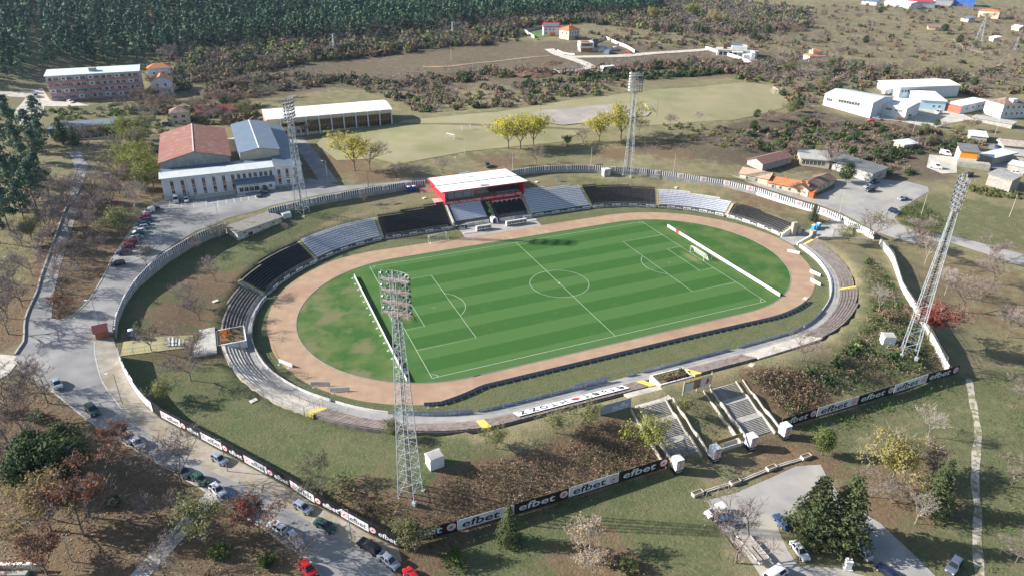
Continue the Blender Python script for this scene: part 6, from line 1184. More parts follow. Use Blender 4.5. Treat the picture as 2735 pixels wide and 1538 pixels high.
for i, (a_, b_, D, hh, rf, lab) in enumerate((((231.4,30.9), (231.7,24.2), 16, 3, sheet, 'grey roofed stall row behind the orange gabled market building'), ((251.7,50.8), (256.4,45.5), 10, 3, sheet, 'pale blue roofed shed above the market'), ((253.3,34.8), (262.5,25.9), 10, 3, mat('dirty_roof', (.50, .44, .38), .8, (.32, .25, .22), .6), 'long stall with streaked pale roof at the right edge'), ((242.5,26.8), (249.6,17.2), 9, 3, greyw, 'grey roofed stall at the right edge of the market'), ((230.3,16.3), (233.7,6.9), 6, 2.8, sheet, 'blue white roofed stall with a green side at the right edge'), ((207.1,51.4), (216.0,51.0), 6, 2.6, sheet, 'pale shed sunk in bushes above the white yard'), ((284.5,73.9), (290.0,56.0), 5, 2.4, greyw, 'long low flat roof along the hedge of the right house'))):
    shed_at('stall', a_, b_, D, hh, lab, woodp, rf, 'flat', .5, cat='stall')
Wd = shed_at('wooden_shed', (204.0,7.5), (205.5,-1.6), 7, 5.2, 'tall shed of weathered upright boards at the right', woodp, mat('felt_grey', (.30, .30, .30), .9, (.22, .22, .22), .8), 'flat', .8, cat='shed')
for i in range(14): Wd.box('board', woodp, i*Wd.L/14+.03, (i+1)*Wd.L/14-.03, -.09, -.02-.02*(i % 2), -.8, 5.1)
In = shed_at('white_hall', (283.9,121.0), (323.3,112.5), 20, 6.5, 'long workshop with white roof at the back of the yard', wallw, roofw, 'gable', 1.4, cat='industrial hall'); In.wins([2+i*2 for i in range(7)], 3.4, 1.4, 1.5)
In = shed_at('blue_walled_hall', (276.3,100.3), (286.8,92.5), 24, 5.4, 'workshop with pale blue wall and white roof in the middle of the yard', mat('pale_blue_wall', (.42, .62, .72), .8), roofw, 'flat', .6, cat='industrial hall'); In.wins([In.L-6, In.L-3], 1.8, 1.3, 1.3)
In = shed_at('red_walled_hall', (288.2,92.9), (289.2,84.9), 26, 4.6, 'workshop with red gable wall and pale sheet roof', wallw, roofw, 'flat', .3, cat='industrial hall'); In.box('red_wall', mat('red_wall', (.40, .13, .09), .85), 0, In.L, -.05, -.01, -1, 4.5); In.wins([6, 12, 18, 22], 2, 1.5, 1.2, 'right')
# factories on the far right horizon
for i, (a_, b_, D, hh, mw, rf, lab) in enumerate((((609.0,420.3), (614.3,391.1), 22, 5, wallw, roofw, 'long white factory roof near the upper right corner'), ((628.5,405.5), (651.1,390.8), 26, 6, wallw, mat('red_roof', (.42, .06, .07), .7), 'red roofed factory hall near the upper right corner'), ((696.7,403.2), (708.9,387.2), 20, 8, mat('blue_wall', (.05, .16, .50), .6), mat('blue_roof', (.05, .20, .60), .6), 'bright blue factory hall near the upper right corner'), ((594.4,437.7), (600.7,423.0), 16, 4, wallw, bluer, 'blue roofed factory hall at the left of the factory row'), ((677.9,412.2), (691.5,401.5), 16, 7, wallw, mat('pale_blue_roof', (.45, .58, .66), .7), 'pale blue factory hall between the red and bright blue ones'))):
    shed_at('factory', a_, b_, D, hh, lab, mw, rf, 'gable', 1.5, cat='factory')
for i, (a_, b_, D, hh, rf, rt, lab) in enumerate((((642.6,334.0), (650.6,317.6), 14, 7, tile_o, 'hip', 'big cream house with pale orange roof left of the lattice pylon'), ((526.9,297.5), (535.9,288.3), 10, 3, tile_b, 'gable', 'low house with brown red roof on the plain'), ((600.0,320.6), (599.0,311.8), 8, 3, bluer, 'flat', 'small flat grey house left of the big cream house'), ((604.3,272.0), (603.7,264.5), 8, 3, roofw, 'gable', 'small white roofed shed at the far right edge'), ((535.2,244.1), (532.6,238.2), 5, 2.6, roofw, 'flat', 'tiny white hut beside the lattice pylon'))):
    shed_at('far_house', a_, b_, D, hh, lab, wallc, rf, rt, 1.6, cat='house')
# shed, kiosks, hut, toilets in and around the stadium
Sh = Bld('old_shed', -88.9, 56.2, 5.0, 17.2, 6.8, 3.9, 'old stained white shed with grey felt roof inside the left wall', 'shed', math.radians(30), mat('stained_white', (.62, .61, .58), .85, (.46, .44, .40), .9, 6, c3=(.36, .33, .30), scale3=.5)); Sh.flat(mat('felt_brown', (.25, .235, .215), .95, (.19, .18, .17), 1, 5), .35, .15, .3)
window(Sh.t, 4.6, -.03, 1.6, 1.7, 1.0, fr=brick_); [window(Sh.t, x, -.03, 2.9, .9, .35, fr=dsteel) for x in (2.6, 8.2, 13.6)]; Sh.box('door', greyw, 2.4, 3.5, -.04, -.01, .4, 2.2); Sh.box('door', greyw, 9, 10, -.04, -.01, .5, 2.3); Sh.box('rusty_sill', brick_, .1, 17.1, -.12, -.02, -.2, .08)
for (x, y, z, rz, lab, m) in ((-62.3, -67.4, 2.5, math.radians(8), 'white kiosk with ribbed roof right of the nearest floodlight mast', wallw), (59.7, -67.3, 2.1, math.radians(-28), 'white kiosk left of the right floodlight mast', wallw), (54.1, 67.2, 6.9, 0, 'grey kiosk left of the farthest floodlight mast', greyw), (-73.4, 66.8, 6.2, .25, 'pale boxy kiosk between the old shed and a floodlight mast', wallw)):
    B = Bld('kiosk', x, y, z, 3.0, 2.4, 2.5, lab, 'kiosk', rz, m); B.flat(white, .12, .12, .25)
    for i in range(9): B.box('roof_rib', greyw, .1+i*.33, .24+i*.33, -.1, 2.5, 2.66, 2.93) if i % 1 == 0 else None
    B.box('door', sheet, 1.9, 2.7, -.04, -.01, .1, 2.1)
Ht = Bld('ticket_hut', -125.6, 5.2, 5.75, 2.7, 3.0, 2.5, 'orange brown wooden ticket hut with red tiled gable roof on the left street', 'hut', .12, mat('hut_wood', (.36, .15, .07), .8, (.28, .11, .05), 2)); Ht.gable(mat('hut_tiles', (.36, .10, .10), .7, (.27, .08, .08), 4), 1.1, .35, True, bpy.data.materials['hut_wood'])
for (px_, m, lab) in (((-25.6,78.0), bl, 'blue portable toilet by the striped wall, left one of the pair'), ((-23.6,77.7), bl, 'blue portable toilet by the striped wall, right one of the pair'), ((-117.7,4.3), bl, 'blue portable toilet with white roof on the yellow ramp'), ((104.4,1.8), mat('sky_blue', (.05, .30, .60), .5), 'light blue portable toilet in the right gateway, left one'), ((106.6,1.8), mat('sky_blue', (.05, .30, .60), .5), 'light blue portable toilet in the right gateway, right one')):
    t = empty('portable_toilet', (*px_, h1(*px_)), .1, lab, 'portable toilet'); b = MB(); b.box(-.58, .58, -.58, .58, 0, 2.15); b.build('cabin', m, t); b = MB(); b.prism([(-.62, -.62), (.62, -.62), (.62, .62), (-.62, .62)], 2.151, 2.2); b.add([(-.62, -.62, 2.2), (.62, -.62, 2.2), (.62, .62, 2.2), (-.62, .62, 2.2), (-.3, 0, 2.42), (.3, 0, 2.42)], [(0, 1, 5, 4), (2, 3, 4, 5), (3, 0, 4), (1, 2, 5)]); b.build('roof', bwhite, t); b = MB(); b.box(-.4, .4, -.61, -.585, .1, 1.95); b.build('door', m, t)
for (px_, lab) in (((-34.3,69.5), 'small metal frame on the grass behind the left black seats'), ((34.3,69.4), 'small metal frame on the grass behind the right white seats')):
    t = empty('metal_frame', (*px_, h1(*px_)), .1, lab, 'frame'); b = MB()
    for x in (-1.3, 0, 1.3): b.tube((x, -.3, 0), (x, .2, 1.7), .05); b.tube((x, .5, 0), (x, .2, 1.2), .04)
    for z in (.6, 1.1, 1.6): b.tube((-1.3, -.3+.3*z, z), (1.3, -.3+.3*z, z), .05)
    b.box(-1.3, 1.3, -.2, .4, .9, .97); b.build('frame', gsteel, t)
for px_ in ((-97.9,20.1), (-92.2,-30.8), (63.9,-36.7), (21.3,-62.2), (25.4,71.1), (77.7,49.7), (-21.9,69.8)): b = MB(); b.box(-.8, .8, -.6, .6, -.3, .22); tag(b.build('manhole_slab', concl, None, (*px_, h1(*px_)+.0), (0, 0, .4)), 'square concrete slab lying in the grass', 'slab', 'square concrete slabs in the grass round the stadium')
# ---------------------------------------------------------------- vehicles
tyre = mat('tyre', (.02, .02, .02), .9); rim = mat('rim', (.45, .46, .48), .35, metal=.6); carglass = mat('car_glass', (.015, .02, .028), .08, spec=.8); lampm = mat('headlight', (.7, .7, .68), .2, spec=.8); taill = mat('tail_light', (.35, .02, .02), .3); trim = mat('black_trim', (.03, .03, .035), .6)
wm = MB(); wm.lathe([(.20, -.10), (.31, -.10), (.32, -.06), (.32, .06), (.31, .10), (.20, .10)], 14, M=Matrix.Rotation(math.pi/2, 4, 'X')); WHEEL = wm.mesh('wheel', tyre, True); wm = MB(); wm.lathe([(.20, -.09), (.19, .0), (.20, .09)], 10, M=Matrix.Rotation(math.pi/2, 4, 'X')); RIM = wm.mesh('rim', rim)
def car_body(kind):
    """lengthwise outline of body and cabin (x forward): list of (x, z) and cabin roofline"""
    if kind == 'sedan': L_, W_, bz, roof = 4.45, 1.72, .88, [(-1.75, .90), (-1.15, 1.38), (.25, 1.42), (1.05, .93)]; nose = [(2.2, .40), (2.16, .70), (1.9, .80), (1.05, .92)]; tail = [(-2.22, .42), (-2.2, .84), (-1.75, .92)]
    elif kind == 'hatch': L_, W_, bz, roof = 3.95, 1.68, .9, [(-1.85, .95), (-1.55, 1.42), (.15, 1.46), (.95, .95)]; nose = [(1.95, .40), (1.92, .70), (1.65, .82), (.95, .94)]; tail = [(-1.97, .42), (-1.95, .90), (-1.85, .95)]
    elif kind == 'estate': L_, W_, bz, roof = 4.5, 1.74, .9, [(-2.12, .95), (-1.85, 1.42), (.2, 1.46), (1.0, .95)]; nose = [(2.2, .40), (2.17, .72), (1.9, .82), (1.0, .94)]; tail = [(-2.25, .42), (-2.22, .90), (-2.12, .95)]
    elif kind == 'suv': L_, W_, bz, roof = 4.5, 1.84, 1.0, [(-2.1, 1.05), (-1.8, 1.64), (.25, 1.68), (1.0, 1.08)]; nose = [(2.2, .46), (2.18, .85), (1.95, .98), (1.0, 1.07)]; tail = [(-2.22, .48), (-2.2, 1.0), (-2.1, 1.05)]
    elif kind == 'boxvan': L_, W_, bz, roof = 4.2, 1.72, .9, [(-.35, .95), (-.3, 1.44), (.25, 1.46), (.95, .95)]; nose = [(2.0, .40), (1.97, .70), (1.7, .82), (.95, .94)]; tail = [(-2.1, .42), (-2.1, .95), (-.35, .96)]
    else: L_, W_, bz, roof = 5.2, 1.95, 1.3, [(-2.58, 1.3), (-2.52, 2.28), (1.2, 2.3), (1.95, 1.35)]; nose = [(2.55, .46), (2.5, .95), (2.3, 1.1), (1.95, 1.33)]; tail = [(-2.6, .48), (-2.6, 1.28), (-2.58, 1.3)]
    return L_, W_, roof, nose, tail
_CARS = {}
def car_meshes(kind, paint):
    k = (kind, paint.name)
    if k in _CARS: return _CARS[k]
    L_, W_, roof, nose, tail = car_body(kind); w = W_/2; lo = .26
    prof = [(tail[0][0]+.05, lo)]+tail+[nose[3], nose[2], nose[1], nose[0], (nose[0][0]-.05, lo)]
    def ww(x, z): e = abs(x)/(L_/2); return w*(1-.13*max(0, e-.72)/.28)*(1-.02*(z > .8)-.03*(z < .4))
    b = MB(); n = len(prof); vs = [(x, -ww(x, z), z) for x, z in prof]+[(x, -ww(x, z)+.10, z+.015) for x, z in prof]+[(x, ww(x, z)-.10, z+.015) for x, z in prof]+[(x, ww(x, z), z) for x, z in prof]
    fs = [tuple(range(n-1, -1, -1)), tuple(range(3*n, 4*n))]
    for r in range(3): fs += [(r*n+i, r*n+(i+1) % n, (r+1)*n+(i+1) % n, (r+1)*n+i) for i in range(n)]
    b.add(vs, fs)
    (xa, za), (xb, zb2), (xc, zc), (xd, zd) = roof; wi = w-.06; wr = w-.26
    cab = [(xa, -wi, za-.03), (xd, -wi, zd-.03), (xd, wi, zd-.03), (xa, wi, za-.03), (xb, -wr, zb2), (xc, -wr, zc), (xc, wr, zc), (xb, wr, zb2)]
    b.add(cab, [(4, 5, 6, 7), (0, 1, 5, 4), (1, 2, 6, 5), (2, 3, 7, 6), (3, 0, 4, 7)])
    xm = (xb+xc)/2; b.add([(xb+.08, -wr+.08, zb2+.005), (xc-.08, -wr+.08, zc+.005), (xc-.08, wr-.08, zc+.005), (xb+.08, wr-.08, zb2+.005), (xb+.2, -wr+.2, zb2+.05), (xc-.2, -wr+.2, zc+.05), (xc-.2, wr-.2, zc+.05), (xb+.2, wr-.2, zb2+.05)], [(4, 5, 6, 7), (0, 1, 5, 4), (1, 2, 6, 5), (2, 3, 7, 6), (3, 0, 4, 7)])
    if kind == 'boxvan': b.box(-2.12, -.36, -w+.02, w-.02, .9, 1.92)
    b.box(.55, .72, -w-.12, -w+.05, .9 if kind != 'van' else 1.3, 1.04 if kind != 'van' else 1.5); b.box(.55, .72, w-.05, w+.12, .9 if kind != 'van' else 1.3, 1.04 if kind != 'van' else 1.5)
    body = b.mesh('body', paint); g = {}
    def gq(name, q, inset=.1, off=.012):
        q = [Vector(v) for v in q]; c = sum(q, Vector())/4; nn = (q[1]-q[0]).cross(q[2]-q[0]).normalized(); 
        q = [c+(v-c)*(1-inset)+nn*off for v in q]; m_ = MB(); m_.add(q, [(0, 1, 2, 3)]); return m_.mesh(name, carglass)
    c = [Vector(v) for v in cab]; out = []
    out.append(('windscreen', gq('windscreen', (c[1], c[2], c[6], c[5]), .10)))
    if kind not in ('boxvan',): out.append(('rear_window', gq('rear_window', (c[3], c[0], c[4], c[7]), .18)))
    def lerp(a, bb, t): return a.lerp(bb, t)
    for sgn, (p0, p1, p2, p3) in (('r', (c[0], c[1], c[5], c[4])), ('l', (c[2], c[3], c[7], c[6]))):
        cuts = ((.03, .49), (.53, .97)) if kind not in ('boxvan', 'van') else (((.55, .97),) if sgn == 'r' else ((.03, .45),)) if kind == 'van' else ((.1, .95),)
        for a, bb in cuts: out.append(('side_window', gq('side_window', (lerp(p0, p1, a), lerp(p0, p1, bb), lerp(p3, p2, bb), lerp(p3, p2, a)), .12)))
    fx, rx = nose[1][0], tail[1][0]; fz = (nose[0][1]+nose[1][1])/2
    for sg in (-1, 1):
        m_ = MB(); m_.box(fx-.06, fx+.045, sg*(w-.36)-.16, sg*(w-.36)+.16, fz+.02, fz+.15); out.append(('headlight', m_.mesh('headlight', lampm))); m_ = MB(); m_.box(rx-.03, rx+.05, sg*(w-.30)-.12, sg*(w-.30)+.12, .62, .80); out.append(('tail_light', m_.mesh('tail_light', taill)))
    m_ = MB(); m_.box(fx-.04, fx+.05, -w*.45, w*.45, fz-.14, fz-.02); out.append(('grille', m_.mesh('grille', trim)))
    wb = (nose[0][0]-.82, tail[0][0]+.82); _CARS[k] = (body, out, wb, w); return _CARS[k]
def car(kind, px_, ang, paint, lab, cat='car', group=None, z=None):
    body, parts, wb, w = car_meshes(kind, paint); x, y = px_; a = math.radians(ang); dx, dy = math.cos(a), math.sin(a); zf, zr, zl, zr2 = h1(x+dx*1.3, y+dy*1.3), h1(x-dx*1.3, y-dy*1.3), h1(x-dy*.8, y+dx*.8), h1(x+dy*.8, y-dx*.8); zc = (zf+zr)/2+.09 if z is None else z
    t = empty({'van': 'parked_van', 'boxvan': 'parked_van'}.get(kind, 'parked_car'), (x, y, zc), 0, lab, 'van' if 'van' in kind else cat, group); t.rotation_euler = (math.atan2(zl-zr2, 1.6), -math.atan2(zf-zr, 2.6), a)
    ob('body', body, t)
    for n, m in parts: ob(n, m, t)
    for xx in wb:
        for sg in (-1, 1): o = ob('wheel', WHEEL, t, (xx, sg*(w-.08), .32)); ob('rim', RIM, o, (0, sg*.03, 0))
    return t
def paint(n, c, r=.28): return mat(n, c, r, spec=.6, metal=0.0)
pw_, ps, pk_, pr_, pb, pg, pd, pm, pn = paint('white_car', (.72, .73, .74)), mat('silver_car', (.42, .46, .54), .3, metal=.5), paint('black_car', (.012, .012, .016)), paint('red_car', (.50, .015, .02)), paint('blue_car', (.03, .07, .17)), paint('dark_green_car', (.03, .075, .06)), paint('dark_grey_car', (.06, .07, .08)), paint('maroon_car', (.13, .02, .025)), paint('navy_car', (.015, .02, .06))
def cd(a, b): return math.degrees(math.atan2(b[1]-a[1], b[0]-a[0]))
def road_car(kind, f, r, paint_, lab, **k):   # f, r: where the front and the rear touch the ground
    c = ((f[0]+r[0])/2, (f[1]+r[1])/2); return car(kind, c, cd(r, f), paint_, lab, **k)
road_car('sedan', (-74.1,-84.9), (-75.9,-81.9), ps, 'silver coupe behind the black car at the end of the board fence'); road_car('suv', (-78.5,-78.2), (-76.5,-81.0), pk_, 'black estate car parked by the last boards of the street fence')
road_car('sedan', (-82.6,-74.0), (-84.9,-71.2), pg, 'dark green car facing down the street beside the board fence'); road_car('hatch', (-85.9,-68.3), (-87.7,-65.9), ps, 'silver hatchback on the sandy verge by the board fence')
road_car('hatch', (-99.1,-50.5), (-101.2,-47.5), ps, 'silver car alone on the verge below the street lamp', ); road_car('hatch', (-92.9,-69.0), (-90.7,-71.9), pw_, 'white car under the red leaved tree at the kerb')
road_car('hatch', (-88.7,-75.5), (-89.8,-72.7), paint('livery_white', (.62, .64, .70)), 'small van painted white, red, blue and green at the kerb'); road_car('hatch', (-87.4,-82.8), (-88.9,-79.7), pr_, 'red hatchback at the lower edge, left one'); road_car('hatch', (-72.5,-86.3), (-71.8,-88.9), pr_, 'red car cut by the lower edge, right of the silver coupe')
road_car('sedan', (-131.0,-15.1), (-132.4,-11.3), ps, 'silver grey car beneath the bare tree on the left street'); road_car('suv', (-123.1,-27.0), (-124.8,-23.6), pg, 'dark green hatchback by the red leaved tree on the left street'); road_car('hatch', (-114.3,-40.4), (-115.6,-37.8), ps, 'silver car beside the kerb under the bronze tree, right of two'); road_car('hatch', (-116.2,-38.1), (-117.4,-35.7), ps, 'pale car half hidden by the bronze tree, left of two')
road_car('sedan', (-106.1,-51.7), (-107.5,-49.2), pd, 'dark car behind the large bare tree by the street'); road_car('hatch', (-103.0,-55.2), (-104.7,-52.4), pg, 'grey green car right of the large bare tree'); road_car('hatch', (-100.4,-58.8), (-101.4,-57.0), pw_, 'white car half hidden where the footpath meets the street')
road_car('hatch', (-97.5,-62.8), (-98.7,-60.8), pb, 'blue car under the red leaved tree'); road_car('sedan', (-96.3,-65.1), (-97.7,-63.1), pr_, 'red car under the red leaved tree')
for (f_, r_, kd, pt, lab) in (((-115.6,88.4), (-113.5,89.8), 'sedan', pm, 'dark red car at the top end of the kerbside row'),
  ((-117.7,85.6), (-114.2,87.6), 'boxvan', pw_, 'white box van at the top of the kerbside row'),
  ((-118.7,80.6), (-115.0,82.0), 'hatch', pr_, 'bright red hatchback in the kerbside row'),
  ((-118.7,77.7), (-114.6,77.8), 'estate', pb, 'blue estate car in the kerbside row'),
  ((-119.0,74.3), (-115.6,74.5), 'sedan', pg, 'dark green car in the kerbside row'),
  ((-119.5,71.0), (-115.5,71.6), 'estate', ps, 'silver estate car above the white one in the kerbside row'),
  ((-119.8,67.4), (-116.2,68.3), 'hatch', pw_, 'white hatchback in the middle of the kerbside row'),
  ((-120.3,65.3), (-116.4,65.4), 'hatch', pk_, 'dark hatchback squeezed between a white and a silver car in the row'),
  ((-120.5,62.5), (-116.9,62.9), 'sedan', ps, 'silver car in the lower half of the kerbside row'),
  ((-121.7,59.4), (-117.8,59.3), 'estate', mat('rusty_red_car',(.20,.04,.025),.35), 'rust red estate car in the kerbside row'),
  ((-122.2,56.2), (-118.9,56.6), 'hatch', pm, 'maroon car third from the lower end of the row'),
  ((-123.5,53.0), (-119.6,52.9), 'sedan', pn, 'long black car second from the lower end of the kerbside row'),
  ((-124.4,45.9), (-121.5,46.3), 'hatch', pk_, 'black hatchback standing alone below the kerbside row')):
    road_car(kd, f_, r_, pt, lab, group='cars in the kerbside row of the left car park')

road_car('estate', (-117.5,50.3), (-114.4,54.4), ps, 'silver car standing free in the drive below the kerbside row')
road_car('van', (-107.2,92.1), (-107.1,100.0), pw_, 'white delivery van parked before the community hall'); road_car('hatch', (-103.6,91.9), (-103.8,97.9), pw_, 'white hatchback right of the delivery van')
road_car('suv', (-79.3,87.5), (-78.6,92.2), pd, 'grey green car on the forecourt of the hall, left of two'); road_car('suv', (-76.7,91.0), (-76.1,95.5), pd, 'black car on the forecourt of the hall, right of two'); road_car('suv', (12.4,90.6), (13.2,96.1), pd, 'dark off-road car behind the red stand')
road_car('boxvan', (-15.8,-94.3), (-11.9,-94.3), pw_, 'white box van by the concrete planters'); road_car('estate', (-12.4,-97.5), (-13.9,-96.4), pb, 'dark blue car nose to the van behind the bare tree')
road_car('sedan', (-5.5,-109.6), (-4.9,-105.6), pw_, 'white saloon on the grass island'); road_car('sedan', (5.4,-109.9), (5.3,-113.9), mat('pale_silver_car', (.55, .58, .60), .3, metal=.4), 'pale silver saloon behind the statue'); road_car('sedan', (5.7,-115.5), (6.0,-119.0), pn, 'dark blue car cut by the lower edge right of the statue')
road_car('suv', (16.0,-121.4), (20.2,-120.0), paint('slate_car', (.10, .12, .16)), 'slate coloured pickup like car alone at the lower right'); road_car('van', (-12.2,-110.0), (-14.0,-110.3), pw_, 'pale minibus cut by the lower edge'); road_car('hatch', (-3.3,-100.3), (-3.4,-101.6), pb, 'dark car peeping out left of the big spruces')
road_car('sedan', (149.9,21.4), (154.3,21.6), ps, 'silver car by the painted garage gate'); road_car('hatch', (156.6,24.2), (160.9,24.6), pb, 'dark blue car right beside the painted garage gate'); road_car('suv', (148.2,18.5), (151.4,18.6), pd, 'grey car second from the garage in the right car park')
road_car('sedan', (154.2,7.8), (157.4,7.8), ps, 'silver car alone in the middle of the right car park'); road_car('suv', (142.9,-2.0), (141.5,1.6), pn, 'dark blue off-road car on the lane of the right car park')
road_car('van', (201.6,26.5), (198.4,30.5), pw_, 'white van on the pale gravel yard'); road_car('van', (223.2,38.5), (220.1,42.4), pw_, 'white flatbed truck on the pale gravel yard')
for (f_, r_, kd, pt, lab) in (((237.2,94.9), (238.1,92.7), 'sedan', pw_, 'white car beside the lower white hall'), ((231.2,90.9), (232.1,88.8), 'sedan', ps, 'silver car below the lower white hall'), ((223.9,88.2), (225.7,86.4), 'hatch', pr_, 'red car at the hedge below the white halls'), ((278.6,115.9), (280.2,114.2), 'hatch', pw_, 'white car in the workshop yard'), ((282.2,111.7), (282.5,109.4), 'hatch', pr_, 'red car in the workshop yard'), ((277.1,111.5), (278.8,109.9), 'sedan', ps, 'silver car in the workshop yard'),
   ((274.7,88.4), (281.3,89.9), 'van', pw_, 'white van parked before the red walled hall'), ((251.7,85.7), (249.7,87.3), 'van', mat('cream_van', (.56, .50, .38), .5), 'cream van before the lower white hall'), ((267.2,44.7), (264.0,44.7), 'sedan', pw_, 'white car in the market street, upper one'), ((253.4,36.4), (254.4,38.2), 'suv', pb, 'dark blue car in the market street'), ((249.9,33.5), (249.6,34.8), 'sedan', ps, 'silver car in the market street, lower one'), ((-173.7,272.0), (-175.4,275.5), 'suv', ps, 'grey car at the left end of the apartment block'), ((-155.9,258.1), (-158.7,262.2), 'sedan', pw_, 'white car before the apartment block'), ((334.2,201.4), (332.7,204.1), 'suv', pd, 'dark car on the lane beyond the trees'), ((-110.0,201.4), (-111.9,203.2), 'suv', pk_, 'black car beside the old brown roofed house'), ((229.8,10.0), (228.1,12.3), 'estate', pw_, 'white car by the stalls at the right edge'), ((204.0,16.5), (207.2,16.8), 'suv', pd, 'dark car behind the head of the right floodlight mast')):
    road_car(kd, f_, r_, pt, lab)
fl = road_car; t = empty('lorry', (*(287.5,127.7), h1(*(287.5,127.7))), -.2, 'white box lorry beside the yard hall', 'lorry'); b = MB(); b.box(-5, 4, -1.25, 1.25, 1.0, 3.8); b.build('box', bwhite, t); b = MB(); b.box(-7, -5.1, -1.2, 1.2, .6, 3.0); b.build('cab', pw_, t); [ob('wheel', WHEEL, t, (x, s, .4)) for x in (-6, -1, 3) for s in (-1.1, 1.1)]
# trailer of planks under the bare tree
t = empty('flatbed_trailer', (*(-12.8,-104.0), h1(*(-12.8,-104.0))+.1), math.radians(cd((-12.6,-101.3), (-12.9,-106.6))), 'long worn flatbed trailer with grey planks at the edge of the forecourt', 'trailer')
for i in range(7): b = MB(); b.box(-3.2, 3.4, -1.15+i*.33, -.87+i*.33, .75, .82) if i not in (3,) else b.box(-3.2, -.5, -1.15+i*.33, -.87+i*.33, .75, .82); b.build('plank', woodp, t)
b = MB(); b.box(-3.3, 3.5, -1.25, -1.17, .5, .95); b.box(-3.3, 3.5, 1.17, 1.25, .5, .95); b.box(-4.6, -3.3, -.08, .08, .55, .7); b.box(-3.3, -3.2, -1.17, 1.17, .5, .85); b.build('frame', greyw, t)
for x in (.4, 1.3):
    for s in (-1.0, 1.0): ob('wheel', WHEEL, t, (x, s, .34))
# ---------------------------------------------------------------- plants
def leaf_mat(name, c, c2, trans=.35, scale=.6, rnd=.18):
    m = mat(name, c, .75, c2, scale, 3, rnd=rnd, spec=.15); nt = m.node_tree; N = nt.nodes; L = nt.links; b = N['Principled BSDF']; out = [n for n in N if n.type == 'OUTPUT_MATERIAL'][0]
    t = N.new('ShaderNodeBsdfTranslucent'); x = N.new('ShaderNodeMixShader'); x.inputs[0].default_value = trans; src = b.inputs['Base Color'].links[0].from_socket; L.new(src, t.inputs['Color']); L.new(b.outputs[0], x.inputs[1]); L.new(t.outputs[0], x.inputs[2]); L.new(x.outputs[0], out.inputs['Surface']); return m
bark = mat('bark', (.20, .165, .135), .9, (.13, .105, .09), 2, rnd=.2); barkp = mat('pale_bark', (.42, .38, .34), .9, (.30, .27, .24), 2, rnd=.1); twig = mat('twigs', (.27, .22, .205), .9, (.19, .155, .15), .5, rnd=.25); twigp = mat('pale_twigs', (.40, .35, .31), .9, (.31, .27, .24), .5, rnd=.15)
LF = {'yellow': leaf_mat('yellow_leaves', (.52, .46, .07), (.42, .40, .06), .42), 'gold': leaf_mat('golden_leaves', (.33, .28, .095), (.24, .22, .085), .35), 'olive': leaf_mat('olive_leaves', (.22, .235, .095), (.15, .17, .06), .3), 'green': leaf_mat('green_leaves', (.105, .175, .045), (.06, .11, .03), .3), 'dgreen': leaf_mat('dark_green_leaves', (.065, .105, .035), (.038, .068, .026), .2),
      'bronze': leaf_mat('bronze_leaves', (.26, .125, .07), (.18, .085, .05), .3), 'red': leaf_mat('red_leaves', (.34, .09, .065), (.24, .055, .045), .35), 'brown': leaf_mat('dry_brown_leaves', (.26, .19, .125), (.19, .135, .095), .25), 'beige': leaf_mat('beige_leaves', (.40, .31, .21), (.32, .25, .18), .3),
      'pine': leaf_mat('pine_needles', (.105, .17, .10), (.028, .062, .048), .12, .16, .3), 'spruce': leaf_mat('spruce_needles', (.125, .145, .06), (.055, .08, .04), .2, .8), 'orange': leaf_mat('orange_flowers', (.55, .17, .02), (.38, .10, .02), .2), 'violet': leaf_mat('dark_violet_leaves', (.12, .07, .08), (.08, .05, .055), .2)}
def quads(C_, n, spread, size, rg, flat=0.0, elong=1.0, cen=None, jit=.55):
    """random leaf-sized quads round the centres C_ (k,3)"""
    k = len(C_); c = np.repeat(C_, n, 0)+rg.normal(0, 1, (k*n, 3))*np.asarray(spread); a = rg.normal(0, 1, (k*n, 3)); a[:, 2] *= (1-flat); a /= np.linalg.norm(a, axis=1, keepdims=True)+1e-9
    r = rg.normal(0, 1, (k*n, 3))
    if cen is not None:                                              # leaves turned outwards, as the sun-side of a crown shows them
        o = c-np.asarray(cen); o = o/(np.linalg.norm(o, axis=1, keepdims=True)+1e-9)+(c-np.repeat(C_, n, 0))*1.2+rg.normal(0, jit, c.shape); a = np.cross(o, r); a /= np.linalg.norm(a, axis=1, keepdims=True)+1e-9; r = o
    b = np.cross(a, r); b /= np.linalg.norm(b, axis=1, keepdims=True)+1e-9; s = size*rg.uniform(.6, 1.35, (k*n, 1))/2
    V = np.stack([c-a*s*elong-b*s, c+a*s*elong-b*s*.6, c+a*s*elong+b*s, c-a*s*elong+b*s*.6], 1).reshape(-1, 3); return V, np.arange(k*n*4).reshape(-1, 4)
def blobcloud(rg, n, rx, rz, cz, lump=6, shell=.55, bias=0.0):
    """points in an uneven crown: an ellipsoid eaten by random lumps"""
    L_ = rg.normal(0, 1, (lump, 3)); L_ /= np.linalg.norm(L_, axis=1, keepdims=True); amp = rg.uniform(.62, 1.12, lump)
    d = rg.normal(0, 1, (n, 3)); d /= np.linalg.norm(d, axis=1, keepdims=True); k = np.argmax(d @ L_.T, 1); rad = amp[k]*(shell+(1-shell)*rg.random(n)**.5)
    p = d*rad[:, None]; p[:, 2] = np.where(p[:, 2] < -.55, -.55-(p[:, 2]+.55)*.2, p[:, 2]); return np.c_[p[:, 0]*rx, p[:, 1]*rx, p[:, 2]*rz+cz]
